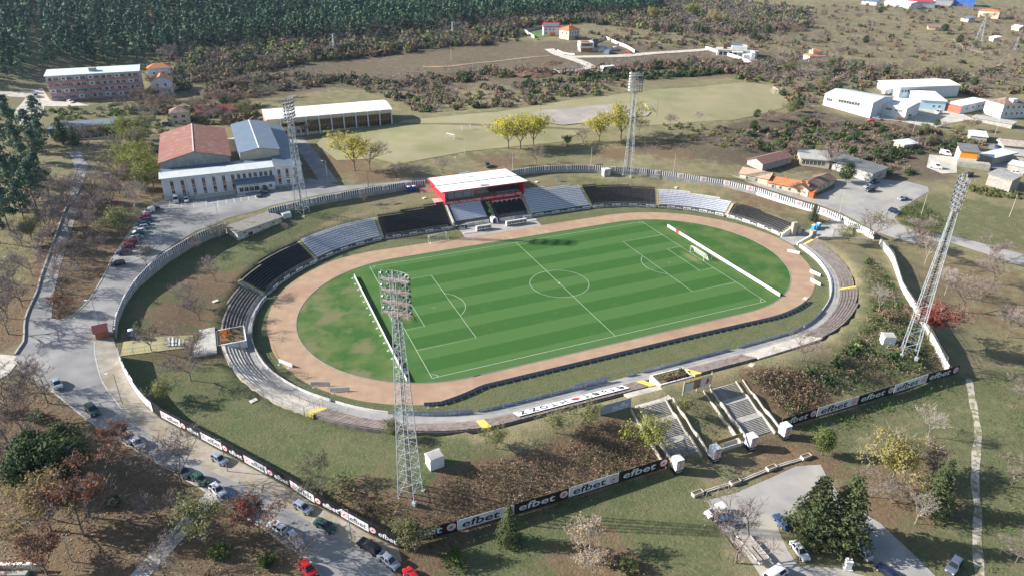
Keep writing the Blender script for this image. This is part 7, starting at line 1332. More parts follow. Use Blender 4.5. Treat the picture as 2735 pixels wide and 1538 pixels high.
def branches(rg, h, spread, depth=5, trunk_h=.22, r0=.16, lean=0.0, up=.35, twig_n=5):
    """recursive limbs as three-sided tapering tubes plus thin twig slivers; returns (wood V, F), (twig V, F), tips"""
    wv, wf, tv, tf, tips = [], [], [], [], []
    def tube3(p, q, ra, rb):
        d = q-p; d /= np.linalg.norm(d)+1e-9; a = np.cross(d, [.3, .5, .8]); a /= np.linalg.norm(a)+1e-9; b = np.cross(d, a); k = len(wv)
        for c, r in ((p, ra), (q, rb)):
            for j in range(4): t = 2*math.pi*j/4; wv.append(c+(a*math.cos(t)+b*math.sin(t))*r)
        for j in range(4): wf.append((k+j, k+(j+1) % 4, k+4+(j+1) % 4, k+4+j))
    def sliver(p, q, w):
        d = q-p; s = np.cross(d, rg.normal(0, 1, 3)); s *= w/(np.linalg.norm(s)+1e-9); k = len(tv); tv.extend([p-s, p+s, q+s*.3, q-s*.3]); tf.append((k, k+1, k+2, k+3))
    def grow(p, d, ln, r, lv):
        q = p+d*ln*.55; d2 = d+rg.normal(0, .12, 3); d2 /= np.linalg.norm(d2); q2 = q+d2*ln*.45
        if lv >= depth-1:
            sliver(p, q, r*1.2+.012); sliver(q, q2, r+.01)
            for _ in range(twig_n):
                dd = d2+rg.normal(0, .55, 3); dd[2] += .15; dd /= np.linalg.norm(dd); s = p+(q2-p)*rg.random(); sliver(s, s+dd*ln*rg.uniform(.5, 1.0), .028)
            tips.append(q2); return
        tube3(p, q, r, r*.85); tube3(q, q2, r*.85, r*.7)
        n = 3 if lv < depth-2 else 4
        for i in range(n):
            dd = d2*rg.uniform(.5, 1.0)+rg.normal(0, 1, 3)*spread; dd[2] = abs(dd[2])*.6+up*.6; dd /= np.linalg.norm(dd); grow(q2 if i else q, dd, ln*rg.uniform(.62, .85), r*.62, lv+1)
    th = h*trunk_h; tr = np.array([lean*th, 0, th]); tube3(np.zeros(3)-[0, 0, .4], tr, r0, r0*.8); ln = h*.30
    for i in range(4): a = 2*math.pi*(i+rg.random()*.7)/4; dd = np.array([math.cos(a)*spread*1.1, math.sin(a)*spread*1.1, .85]); dd /= np.linalg.norm(dd); grow(tr, dd, ln*rg.uniform(.8, 1.1), r0*.62, 1)
    tips = np.array(tips); f = (h/(tips[:, 2].max()+1e-6)); S_ = np.array([min(1.25, f), min(1.25, f), f])
    return (np.array(wv)*S_, np.array(wf)), (np.array(tv)*S_, np.array(tf)), tips*S_
TREE = {}
def reg(kind, wood=None, tw=None, lv=None, wm=bark, tm=twig, lm=None):
    parts = []
    if wood is not None: parts.append(('trunk', mesh_np('trunk', wood[0], wood[1], [wm])))
    if tw is not None: parts.append(('twigs', mesh_np('twigs', tw[0], tw[1], [tm])))
    if lv is not None: parts.append(('crown', mesh_np('crown', lv[0], lv[1], [lm])))
    TREE.setdefault(kind, []).append(parts)
for i in range(4):                                                   # bare broad tree, 10 m
    rg = np.random.default_rng(100+i); w, t, tip = branches(rg, 10, .62, 6, .22, .17, twig_n=3); reg('bare', w, t); rg = np.random.default_rng(120+i); reg('fewleaf', w, t, quads(tip[rg.random(len(tip)) < .30], 3, .22, .26, rg), lm=LF['olive']); reg('beige', w, t, quads(tip[rg.random(len(tip)) < .75], 4, .28, .24, rg), tm=twigp, wm=barkp, lm=LF['beige']); reg('bronze', w, t, quads(tip[rg.random(len(tip)) < .8], 5, .30, .27, rg), lm=LF['bronze']); reg('orange', w, t, quads(tip[rg.random(len(tip)) < .7], 4, .30, .27, rg), lm=LF['brown'])
for i in range(2):
    rg = np.random.default_rng(140+i); w, t, tip = branches(rg, 10, .40, 6, .30, .13, up=.55, twig_n=3); reg('barepale', w, t, wm=barkp, tm=twigp); w, t, tip = branches(rg, 10, .42, 5, .2, .15, up=.5, twig_n=4); reg('yellow', w, t, quads(np.r_[tip, blobcloud(rg, 60, 2.6, 3.6, 6.2, 9)], 9, (.55, .55, .6), .27, rg, cen=(0, 0, 4.6)), lm=LF['yellow'])
    w, t, tip = branches(rg, 10, .6, 5, .2, .17, twig_n=4); tip2 = np.r_[tip, blobcloud(rg, 120, 3.9, 3.0, 6.3, 8)]; reg('gold', w, t, quads(np.r_[tip2, blobcloud(rg, 190, 3.9, 3.3, 6.0, 9, .35)], 11, (.45, .45, .35), .22, rg, cen=(0, 0, 4.6)), lm=LF['gold']); reg('ochre', w, t, quads(tip2, 8, (.45, .45, .35), .28, rg, cen=(0, 0, 4.6)), lm=leaf_mat('ochre_leaves', (.27, .20, .08), (.19, .15, .06), .3)); reg('red', w, t, quads(np.r_[tip2, blobcloud(rg, 100, 3.7, 3.0, 6.4, 8, .35)], 9, (.45, .45, .32), .28, rg, cen=(0, 0, 4.6)), lm=LF['red']); reg('oliveround', w, t, quads(np.r_[tip, blobcloud(rg, 140, 3.4, 3.6, 5.8, 9)], 9, .42, .28, rg, cen=(0, 0, 4.6)), lm=LF['olive'])
    reg('greenround', w, t, quads(np.r_[tip, blobcloud(rg, 150, 3.4, 3.8, 5.6, 9)], 10, .42, .30, rg, cen=(0, 0, 4.6)), lm=LF['green']); reg('thuja', w, None, quads(blobcloud(rg, 300, 2.7, 4.9, 5.2, 12, .62), 11, .38, .26, rg, cen=(0, 0, 4.5)), lm=leaf_mat('thuja_leaves', (.15, .185, .05), (.085, .12, .035), .2)); reg('evergreen', w, None, quads(blobcloud(rg, 260, 3.2, 4.4, 4.9, 10, .6), 10, .42, .32, rg, cen=(0, 0, 4.6)), lm=LF['dgreen']); reg('yellowgreen', w, t, quads(np.r_[tip, blobcloud(rg, 140, 3.4, 3.8, 5.8, 9)], 9, .45, .30, rg, cen=(0, 0, 4.6)), lm=leaf_mat('yellow_green_leaves', (.30, .31, .07), (.19, .22, .055), .35))
def conifer(rg, h, rb, dens, drop, clear=.06):
    """whorls of drooping boughs carrying needle slivers"""
    wv, wf, cs = [], [], []; b = MB(); b.tube((0, 0, -.4), (0, 0, h*.97), .24, .03, n=6); ctr = []
    z = h*clear
    while z < h*.97:
        f = (z-h*clear)/(h*(1-clear)); R = rb*(1-f)**.85*(1 if f > .08 else .75)*rg.uniform(.82, 1.12)+.15; nb = int(7+dens*(1-f)); a0 = rg.random()*6
        for k in range(nb):
            a = a0+2*math.pi*k/nb+rg.normal(0, .15); Rk = R*rg.uniform(.72, 1.15); m = max(2, int(Rk/.34))
            for j in range(m): t = (j+.7)/m; sag = drop*Rk*(t**1.6)-(.14*Rk*t if t > .8 else 0); wdt = .10+.26*Rk*math.sin(math.pi*min(1, t*.9+.1)); ctr.append((math.cos(a)*Rk*t+rg.normal(0, wdt*.45), math.sin(a)*Rk*t+rg.normal(0, wdt*.45), z-sag+rg.normal(0, .07)))
        z += h*.024+.17*(1-f)
    return b, np.array(ctr)
for i in range(2):
    rg = np.random.default_rng(200+i); b, ctr = conifer(rg, 15, 4.3, 5, .34); V, F = quads(ctr, 4, (.17, .17, .10), .20, rg, .35, 1.9, (0, 0, 3), .5); me = b.mesh('trunk', bark); TREE.setdefault('spruce', []).append([('trunk', me), ('crown', mesh_np('crown', V, F, [LF['spruce']]))])
    b, ctr = conifer(rg, 7, 2.5, 4, .15, .1); V, F = quads(ctr, 4, .12, .16, rg, .35, 1.8, (0, 0, 1.5), .5); me = b.mesh('trunk', bark); TREE.setdefault('smallspruce', []).append([('trunk', me), ('crown', mesh_np('crown', V, F, [LF['spruce']]))])
for i in range(3):                                                   # big parkland pine, 14 m
    rg = np.random.default_rng(220+i); b = MB(); b.tube((0, 0, -.4), (.2, .1, 13), .24, .05, n=6); c = np.concatenate([blobcloud(rg, 26, r, .9, z, 5)+rg.normal(0, .5, 3)*[1, 1, .2] for z, r in ((5, 2.6), (6.6, 3.1), (8.2, 2.9), (9.8, 2.5), (11.3, 1.9), (12.7, 1.1))]); V, F = quads(c, 12, (.4, .4, .25), .34, rg, 0, 1.3, (0, 0, 7), .5); TREE.setdefault('parkpine', []).append([('trunk', b.mesh('trunk', bark)), ('crown', mesh_np('crown', V, F, [LF['pine']]))])
def tree(kind, px_, h, lab, cat='tree', group=None, name=None, rz=None, w=None, lean=(0, 0), base_h=None):
    w = w or (1.3 if kind == 'yellow' else 1.0)
    vs = TREE[kind]; random.seed(int(abs(px_[0]*37+px_[1]*91))); v = vs[random.randrange(len(vs))]; H0 = base_h or {'spruce': 15, 'smallspruce': 7, 'parkpine': 13.6}.get(kind, 10); s = h/H0
    t = empty(name or {'spruce': 'spruce_tree', 'smallspruce': 'spruce_tree', 'parkpine': 'pine_tree', 'bare': 'bare_tree', 'barepale': 'bare_tree', 'fewleaf': 'bare_tree'}.get(kind, 'autumn_tree'), (*px_, h1(*px_)-.05), random.random()*6.28 if rz is None else rz, lab, cat, group); t.scale = (s*w, s*w, s); t.rotation_euler = (lean[0], lean[1], t.rotation_euler[2])
    for n, m in v: ob(n, m, t)
    return t
G_ = 'bare trees of the park along the left street'
for p, h, k, lab in (((-143.2,95.0), 13, 'bare', 'tall bare tree at the kerb left of the lane, beside the dark pines'), ((-133.8,100.9), 13, 'bare', 'tall bare tree right of the lane near its top'), ((-119.5,84.2), 13, 'barepale', 'pale bare tree spreading above the upper end of the car row'), ((-134.1,136.9), 11, 'bare', 'bare tree by the plaza at the top of the lane'), ((-122.9,67.0), 10, 'oliveround', 'yellowish green tree left of the kerbside car row'), ((-147.5,69.1), 8, 'yellowgreen', 'yellow leaved young tree in the grass left of the lane'), ((-133.9,47.9), 10, 'bare', 'leaning bare tree on the grass island by the lane'), ((-144.4,45.6), 9, 'bare', 'bare tree left of the lane kerb'), ((-135.5,31.9), 10, 'bare', 'bare tree at the middle of the grass island'), ((-133.7,21.3), 6, 'bronze', 'small bronze tree at the tip of the grass island'), ((-145.4,14.7), 11, 'bare', 'dark bare tree above the pavement at the left edge'), ((-137.1,-13.7), 8, 'bare', 'smaller bare tree left of the parked silver grey car'), ((-132.8,-19.4), 10, 'bare', 'bare tree over the silver grey car on the left street'), ((-135.9,-28.7), 9, 'orange', 'tree with brown leaves at the left edge below the street'), ((-117.7,-40.1), 6.5, 'bronze', 'bronze tree hanging over the kerb and two parked cars'),
   ((-121.8,-57.2), 12, 'bronze', 'rust red tree rising above the dark evergreen clump'), ((-127.5,-58.4), 11, 'ochre', 'ochre willow like tree at the lower left'), ((-122.3,-61.5), 11, 'bare', 'grey bare tree between the ochre and the rust red tree'), ((-110.7,-62.5), 7, 'bare', 'slim bare tree in the shaded grass by the footpath'), ((-107.0,-53.7), 12, 'bare', 'large bare tree with dark trunk at the street kerb'), ((-103.3,-68.1), 8.5, 'oliveround', 'light green tree beside the footpath at the bottom'), ((-94.6,-71.1), 8.5, 'bronze', 'wide red brown tree hiding parked cars at the kerb'), ((-109.7,-75.1), 8, 'bare', 'bare tree at the lower edge by the footpath'), ((-88.8,-78.4), 7, 'bare', 'slim bare tree at the kerb beside the painted van'), ((-126.9,-68.3), 8, 'bronze', 'brown tree beside the stepped wall in the lower left corner'), ((-115.4,44.1), 7, 'fewleaf', 'small tree with a few yellow leaves by the striped wall'), ((-101.7,51.3), 6, 'bare', 'small bare tree just inside the striped wall'), ((-94.5,56.1), 7, 'fewleaf', 'tree with yellowish leaves at the corner of the old shed'), ((-72.9,55.6), 5, 'bare', 'low bushy bare tree right of the old shed'),
   ((-97.4,31.5), 8, 'bare', 'bare tree on the grass left of the black seats'), ((-102.3,11.1), 8, 'bare', 'bare tree above the orange flower bed'), ((-104.6,18.6), 7, 'bare', 'bare tree in the sunny grass inside the striped wall'), ((-113.3,-3.0), 7.5, 'fewleaf', 'tree with sparse yellow leaves beside the yellow ramp'), ((-104.5,-9.7), 9, 'bare', 'bare tree in front of the left plaza'), ((-104.9,-18.0), 9, 'bare', 'lone bare tree below the yellow ramp'), ((-110.4,-24.5), 5.5, 'oliveround', 'round olive green bush tree inside the board fence'), ((-44.0,72.1), 4.5, 'bare', 'tiny bare tree before the striped wall left of the red stand'),
   ((-40.4,105.6), 14.5, 'yellow', 'large yellow green tree on the training meadow left of the red stand'), ((-34.4,104.7), 13, 'bare', 'tall bare tree right beside the large yellow green tree'), ((-26.0,90.6), 7, 'bare', 'bare tree behind the striped wall, left of the reddish one'), ((-20.3,89.5), 7.5, 'bare', 'reddish bare tree behind the wall left of the red stand'), ((-7.9,90.8), 7.5, 'bare', 'bare tree directly behind the white roof of the red stand'), ((35.0,109.4), 15, 'yellow', 'middle of three bright yellow trees above the red stand'), ((30.0,111.3), 13.5, 'yellow', 'left of three bright yellow trees above the red stand'), ((41.8,110.1), 15, 'yellow', 'right of three bright yellow trees above the red stand'), ((56.4,104.9), 5.5, 'yellowgreen', 'small lime yellow tree between the two groups of yellow trees'), ((64.8,105.4), 7.5, 'bare', 'dark brown bare tree left of the second yellow group'), ((72.1,103.5), 13, 'yellow', 'yellow tree left of the farthest floodlight mast, smaller one'), ((82.6,101.7), 16, 'yellow', 'large yellow tree directly left of the farthest floodlight mast'), ((93.9,104.2), 8, 'fewleaf', 'thin tree with few yellow leaves right of the farthest mast'), ((113.0,107.0), 8, 'bare', 'bare tree at the lower edge of the practice field'), ((127.0,102.0), 9, 'barepale', 'white stemmed bare tree at the edge of the practice field'), ((33.5,89.3), 8, 'bare', 'bare tree behind the wall right of the red stand'), ((22.3,90.3), 7, 'bare', 'bare tree touching the right end of the red stand roof'), ((-51.3,166.0), 8, 'fewleaf', 'thin tree before the sports hall glazing'),
   ((118.7,25.8), 5, 'fewleaf', 'sparse bush tree at the striped wall before the farm building'), ((146.9,28.6), 10, 'evergreen', 'dense dark tree between the farm building and the garage'), ((150.1,41.3), 11, 'bare', 'bare tree rising from the farm yard'), ((107.3,5.6), 7, 'smallspruce', 'small spruce above the stone pier of the right gateway'), ((104.1,-14.0), 7, 'oliveround', 'round brownish green tree by the retaining wall of the gateway'), ((114.8,-14.6), 11, 'fewleaf', 'big tree with thin olive leaves at the head of the white slab wall'), ((134.5,-18.2), 8, 'bare', 'bare tree beside the broken stump on the right road'), ((125.1,-24.8), 8, 'orange', 'tree with few brown leaves below the right road'), ((118.9,-33.0), 10, 'barepale', 'pale bare tree left of the right floodlight mast head'), ((106.3,-50.2), 10, 'barepale', 'forked pale bare tree right of the mast'), ((103.1,-58.5), 14, 'bare', 'broad bare tree on the right meadow'), ((72.2,-54.7), 8, 'barepale', 'white bare tree over brown bushes inside the slab wall'), ((34.4,-65.2), 8, 'bare', 'bare crooked tree at the right bend of the plank benches'), ((76.0,-68.0), 11.5, 'red', 'red leaved tree beside the white slab wall'),
   ((45.4,-93.7), 8, 'barepale', 'bare tree on the lower right meadow with long shadow'), ((18.4,-102.4), 6.5, 'bare', 'small bare tree right of the two big spruces'), ((21.0,-105.1), 6, 'fewleaf', 'small sparse tree right of the small bare one'), ((20.8,-110.7), 7, 'barepale', 'leaning bare tree left of the big right spruce'), ((25.9,-100.9), 11.5, 'gold', 'golden yellow tree on the lower right meadow'), ((35.6,-102.7), 8, 'orange', 'brownish tree behind the golden yellow tree'), ((26.1,-110.1), 14, 'spruce', 'tall blue green spruce right of the golden tree'), ((18.5,-89.2), 7.8, 'thuja', 'bright green thuja shaped tree behind the concrete planters'), ((-1.2,-105.9), 16, 'spruce', 'left one of the two huge spruces on the forecourt island'), ((3.4,-108.6), 17, 'spruce', 'right one of the two huge spruces on the forecourt island'), ((-53.2,-85.2), 9.5, 'spruce', 'single spruce standing before the long board fence'),
   ((-70.3,-82.0), 7, 'oliveround', 'bushy olive tree at the corner where both board fences meet'), ((-83.5,-64.4), 8.5, 'fewleaf', 'tree with thin yellow leaves behind the street board fence'), ((-66.4,-55.5), 5, 'oliveround', 'young light green tree behind the nearest floodlight mast'), ((-48.0,-66.0), 5, 'oliveround', 'small grey green tree on the bank below the letter banner'), ((-34.5,-66.1), 5.5, 'oliveround', 'grey green tree on the bank under the middle of the letter banner'), ((-26.8,-66.8), 6, 'oliveround', 'round olive tree left of the tall grey banner'), ((-16.7,-75.6), 8.5, 'yellowgreen', 'light green tree at the left side of the left staircase'), ((-4.0,-69.9), 4.6, 'oliveround', 'round shrub tree between the landing and the lawn of the staircases'), ((-41.9,-94.9), 9, 'beige', 'beige leaved tree on the bottom meadow'), ((-17.5,-105.0), 13, 'bare', 'large bare tree over the plank trailer'), ((30.3,-124.1), 7, 'bare', 'bare tree at the lower right edge'), ((79.5,-91.5), 6, 'bare', 'bare shrub tree at the right edge of the meadow'), ((47.9,-111.2), 7, 'fewleaf', 'sparse tree at the right edge above the dirt track'), ((126.7,-51.0), 11, 'bare', 'bare tree at the right edge of the upper meadow'), ((139.3,-40.6), 9, 'bare', 'bare tree on the far side of the right meadow near the road'), ((104.5,-71.8), 9, 'bare', 'bare tree casting branches at the right edge'),
   ((-108.9,333.3), 14, 'bare', 'large grey bare tree behind the twin orange roofed houses'), ((288.0,387.2), 14, 'gold', 'golden tree in the woodland behind the white road'), ((337.6,396.6), 14, 'yellowgreen', 'yellowish tree at the edge of the upper woodland'), ((327.0,349.3), 15, 'gold', 'big rust golden tree above the villa'), ((356.0,284.9), 12, 'orange', 'brown leaved tree left of the stacked roof villa'), ((243.0,141.4), 7, 'gold', 'golden bush tree left of the leftmost white hall'), ((197.7,111.3), 8, 'evergreen', 'dark green round tree below the practice field corner'), ((310.2,173.3), 8, 'smallspruce', 'dark conifer on the plain above the workshops'), ((-151.6,180.2), 12, 'smallspruce', 'spruce standing before the green restaurant wall, taller one'), ((-146.6,176.0), 9, 'smallspruce', 'spruce standing before the green restaurant wall, shorter one'), ((-134.1,176.3), 10, 'orange', 'brown leafed tree at the right end of the restaurant'), ((-120.8,231.3), 10, 'orange', 'tree with brown leaves below the twin houses'), ((-112.2,236.6), 9, 'bare', 'bare tree above the old brown roofed house'), ((-91.8,203.1), 9, 'bare', 'bare tree before the dark red barn'), ((-85.0,200.8), 9, 'fewleaf', 'sparse tree right of the dark red barn'), ((-75.1,203.2), 10, 'oliveround', 'olive tree at the left end of the sports hall')):
    nm = 'shrub_tree' if 'bush' in lab or 'shrub' in lab else None; ln = (0, 0)
    tree(k, p, h, lab, name=nm, lean=ln, w=1.25 if k == 'spruce' and h > 15 else None)
ORD = 'first second third fourth fifth sixth seventh eighth ninth tenth eleventh twelfth thirteenth fourteenth fifteenth sixteenth seventeenth eighteenth nineteenth twentieth twenty-first twenty-second twenty-third twenty-fourth twenty-fifth twenty-sixth'.split()
DESC = {'bare': 'bare tree', 'fewleaf': 'sparse tree', 'oliveround': 'round olive green tree', 'evergreen': 'dense dark green tree', 'greenround': 'bright green tree', 'orange': 'brown leaved tree', 'gold': 'golden yellow tree', 'yellowgreen': 'yellow green tree', 'parkpine': 'dark pine'}
def grove(pts, kinds, hf, where, group):
    sx = lambda p: (Vector((p[0], p[1], h1(*p)))-CAM).dot(CAM_R)/(Vector((p[0], p[1], h1(*p)))-CAM).dot(CAM_F)
    cnt = {}
    for p in sorted(pts, key=sx):
        k = kinds[int(p[0]*7+p[1]*3) % len(kinds)]; cnt[k] = cnt.get(k, 0)+1; tree(k, p, hf(p), '%s %s from the left %s' % (ORD[min(cnt[k], len(ORD))-1], DESC[k], where), group=group)
grove([(-154.9,79.0),(-151.0,82.9),(-149.3,94.5),(-150.1,111.2),(-158.0,108.1),(-155.9,128.4),(-164.5,134.5),(-163.2,156.5),(-156.6,150.5),(-172.0,175.1),(-169.3,183.7),(-161.9,174.3),(-155.9,164.2),(-160.3,99.1),(-156.7,113.7),(-155.8,69.3),(-162.7,202.1),(-175.4,210.2)], ('parkpine',), lambda p: 14+(int(p[0]) % 4), 'in the dark group at the left edge', 'dark pines at the left edge')
grove([(-130.6,-46.3),(-127.2,-47.4),(-125.0,-45.6),(-132.6,-46.6),(-129.3,-42.0),(-126.8,-40.0),(-132.3,-39.9)], ('evergreen',), lambda p: 10+(int(p[0]) % 3), 'in the clump at the lower left', 'evergreens of the lower left clump')
grove([(-124.5,116.1),(-123.0,129.2),(-120.6,138.2),(-125.1,155.1),(-122.7,165.8),(-119.2,148.2),(-117.1,123.4),(-117.4,106.8),(-126.1,134.9),(-126.7,175.2),(-121.8,182.6),(-115.0,114.5)], ('oliveround', 'gold', 'fewleaf', 'yellowgreen'), lambda p: 9+(int(p[1]) % 4), 'in the thicket left of the community hall', 'thicket left of the community hall')
grove([(-137.7,-23.7),(-138.2,-31.0),(-134.7,-37.6),(-136.2,-43.4),(-153.2,121.3),(-148.4,111.7),(-149.6,65.5),(-148.1,41.9),(-149.5,33.8),(-144.3,27.8),(-146.9,22.9),(-143.7,56.7),(-142.3,69.5),(-138.3,74.8),(-134.1,80.3),(-139.2,94.4),(-131.1,83.0),(-127.3,92.7),(-133.1,67.9),(-129.1,50.0),(-138.9,48.0),(-145.8,82.1),(-125.9,107.9),(-130.8,126.3),(-147.6,182.2),(-140.6,168.8)], ('bare',), lambda p: 9+(int(p[0]*3) % 4), 'among the leaf strewn park trees left of the street', G_)
grove([(-118.6,209.5),(-115.5,223.1),(-106.9,228.1),(-98.0,225.4),(-93.8,217.4),(-129.4,232.7),(-124.7,245.8),(-79.7,225.1),(-72.2,225.2),(-87.0,227.9),(-110.3,250.3),(-119.5,252.3),(-73.2,258.7),(-63.8,232.4),(-55.6,235.8)], ('bare', 'fewleaf', 'orange'), lambda p: 8+(int(p[1]) % 3), 'between the apartment block and the sports hall', 'trees between apartment block and sports hall')
grove([(131.7,73.7),(150.9,91.5),(162.4,95.4),(174.7,105.3),(176.6,99.1),(186.5,93.7),(194.5,94.3),(200.1,84.6),(192.5,67.5),(196.8,55.7),(220.4,70.1),(221.5,64.3),(229.3,64.3),(237.6,64.7),(254.9,72.1),(253.5,66.6),(256.1,60.0),(267.4,62.2),(193.2,46.1),(182.3,44.7),(171.4,43.1),(213.2,50.7),(227.8,54.4),(237.5,51.7),(164.4,49.4),(159.4,55.6),(147.3,59.1),(124.5,72.8),(165.9,106.5),(189.2,107.6),(146.3,69.0),(233.2,76.9),(214.9,72.1),(236.5,46.8),(241.4,42.6)], ('evergreen', 'greenround', 'oliveround', 'orange', 'bare'), lambda p: 5+(int(p[1]) % 3), 'in the overgrown strip below the white halls', 'bushy trees below the white halls')
grove([(254.3,196.4),(255.1,186.7),(256.8,181.7),(268.6,184.3),(276.6,179.1),(289.9,182.6),(331.6,211.7),(351.7,220.4),(314.5,248.4),(333.6,277.6),(345.7,261.7),(310.2,281.0),(355.0,314.8),(378.4,278.8),(410.5,290.1),(405.8,257.8),(390.3,212.2),(420.5,220.7),(352.8,173.6),(319.5,166.3),(352.4,150.1),(364.3,142.7),(353.8,124.3),(358.9,118.0),(377.5,121.2),(490.0,238.1),(489.4,224.0),(525.0,279.7),(540.9,276.9),(622.4,307.3),(642.8,302.4),(556.9,232.6),(504.6,203.0),(559.8,269.1),(550.2,324.3),(563.5,352.7),(547.1,370.0),(474.2,371.5),(464.4,396.5),(456.4,425.2),(384.8,369.0),(493.3,347.7)], ('bare', 'bare', 'oliveround', 'fewleaf', 'evergreen'), lambda p: 7+(int(p[1]) % 4), 'on the brown plain at the upper right', 'scattered trees on the upper right plain')
# bushes joined as ground cover, and the pine forest
def sample(poly, dens, rg, keep=None):
    xs = [p[0] for p in poly]; ys = [p[1] for p in poly]; n = int((max(xs)-min(xs))*(max(ys)-min(ys))*dens); q = np.c_[rg.uniform(min(xs), max(xs), n), rg.uniform(min(ys), max(ys), n)]; return q[inpoly(q[:, 0], q[:, 1], poly)]
def bush_proto(rg, n, rx, rz, sz): return quads(blobcloud(rg, n, rx, rz, rz*.7, 5, .6), 5, .18, sz, rg, 0, 1, (0, 0, 0), .45)
def scatter(name, pts, protos, m, rg, s0, s1, kind='stuff', parent=None, zs=1.0):
    """joins scaled and turned copies of small meshes into one sheet of vegetation"""
    if not len(pts): return
    Z = H(pts[:, 0], pts[:, 1]); k = rg.integers(0, len(protos), len(pts)); VV, FF, off = [], [], 0
    for j, (v, f) in enumerate(protos):
        i = np.where(k == j)[0]
        if not len(i): continue
        a = rg.uniform(0, 6.28, len(i)); s = rg.uniform(s0, s1, len(i)); c, sn = np.cos(a)*s, np.sin(a)*s
        X = v[None, :, 0]*c[:, None]-v[None, :, 1]*sn[:, None]+pts[i, 0:1]; Y = v[None, :, 0]*sn[:, None]+v[None, :, 1]*c[:, None]+pts[i, 1:2]; Zz = v[None, :, 2]*(s*zs)[:, None]+Z[i][:, None]
        VV.append(np.stack([X, Y, Zz], -1).reshape(-1, 3)); FF.append((f[None]+(np.arange(len(i))*len(v))[:, None, None]).reshape(-1, f.shape[1])+off); off += len(i)*len(v)
    return tag(ob(name, mesh_np(name, np.concatenate(VV), np.concatenate(FF), [m])), kind=kind)
rg = np.random.default_rng(5)
BP_ = [bush_proto(rg, 18, 1.15, .9, .42) for _ in range(4)]; TW = [quads(np.c_[rg.normal(0, .7, 26), rg.normal(0, .7, 26), rg.uniform(.3, 2.1, 26)], 2, .25, .055, rg, 0, 8) for _ in range(4)]; TUFT = [quads(np.c_[rg.normal(0, .42, 9), rg.normal(0, .42, 9), rg.uniform(.08, .38, 9)], 2, .08, .085, rg, 0, 2.2) for _ in range(5)]
def zone_scatter(poly, dens, mix_, s0=.8, s1=1.8, seed=1):
    r = np.random.default_rng(seed); pts = sample(poly, dens, r); u = r.random(len(pts)); a = 0
    for nm, m, fr, pr, k in mix_:
        q = pts[(u >= a) & (u < a+fr)]; a += fr; scatter(nm, q, pr, m, r, s0*k, s1*k)
lv = LF
belt = [(-82.9,232.8),(-18.9,256.6),(51.8,230.6),(94.8,227.8),(122.1,210.9),(179.8,216.3),(216.9,188.0),(231.8,170.5),(257.0,195.9),(238.5,215.1),(219.1,230.1),(189.4,235.2),(153.8,229.0),(113.8,224.8),(74.9,252.8),(14.7,255.2),(-36.4,283.7),(-75.6,281.7),(-100.7,261.8)]
SCRUB = (('dry_scrub', twig, .48, TW, 1.0), ('brown_scrub', lv['brown'], .26, BP_, .8), ('green_scrub', lv['dgreen'], .11, BP_, .85), ('olive_scrub', lv['olive'], .15, BP_, .75))
zone_scatter(belt, .085, SCRUB, 1.2, 3.2, 3)
zone_scatter([(-18.9,256.6),(4.2,259.2),(69.3,208.7),(112.8,193.5),(151.1,197.6),(136.6,178.5),(99.8,169.5),(47.8,167.5),(19.9,176.3),(4.4,185.3),(2.9,218.4)], .07, SCRUB, 1.0, 2.8, 23)
zone_scatter([(206.4,175.0),(278.6,224.2),(324.3,235.5),(335.7,187.0),(275.7,132.3),(255.3,144.8),(203.8,109.5),(203.6,123.5),(224.4,162.2)], .055, SCRUB, 1.2, 3.0, 24)
zone_scatter([(164.3,324.6),(227.1,318.6),(294.5,322.2),(341.5,295.0),(296.9,244.7),(254.3,264.3),(195.7,268.8),(185.8,310.9)], .03, SCRUB, 1.0, 2.4, 25)
zone_scatter([(337.4,198.4),(374.3,167.5),(437.9,148.1),(362.0,97.4),(330.5,107.1),(321.5,138.8),(293.5,148.7)], .035, SCRUB, 1.2, 3.2, 26)
zone_scatter([(75.4,217.4),(119.0,205.1),(148.6,210.9),(226.0,199.4),(213.7,191.3),(123.7,195.1),(73.3,201.6)], .10, (('hedge', lv['dgreen'], 1.0, BP_, 1.2),), .8, 1.5, 4)
zone_scatter([(-119.6,258.4),(-66.3,291.4),(-7.3,316.6),(105.7,331.5),(148.2,358.7),(150.2,378.1),(117.6,362.0),(-2.6,340.5),(-54.4,321.8),(-103.8,316.1),(-120.3,299.5)], .07, (('olive_woodland', lv['olive'], .30, BP_, 2.2), ('bare_woodland', twig, .35, TW, 2.4), ('brown_woodland', lv['brown'], .35, BP_, 2.0)), .8, 1.6, 5)
zone_scatter([(-103.9,307.1),(-55.9,307.7),(-5.4,326.3),(107.1,342.8),(154.3,379.9),(223.2,397.6),(256.6,336.9),(310.1,308.2),(406.1,324.8),(492.7,415.9),(466.3,503.0),(308.6,522.2),(223.3,490.7),(181.4,449.6),(105.4,416.6),(14.2,383.1),(-46.9,391.2),(-113.9,379.3)], .055, (('dark_woodland', lv['dgreen'], .20, BP_, 2.4), ('bare_woodland', twig, .44, TW, 2.2), ('brown_woodland', lv['brown'], .20, BP_, 2.2), ('olive_woodland', lv['olive'], .10, BP_, 2.4)), .9, 1.8, 6)
zone_scatter([(111.4,346.0),(222.1,310.7),(301.3,257.9),(339.4,235.7),(425.2,139.7),(772.7,372.5),(543.3,441.5),(361.9,372.6),(178.5,352.9)], .012, (('plain_scrub', twig, .62, TW, 1.9), ('plain_bushes', lv['brown'], .28, BP_, 1.3), ('green_bushes', lv['dgreen'], .10, BP_, 1.2)), .7, 1.7, 7)
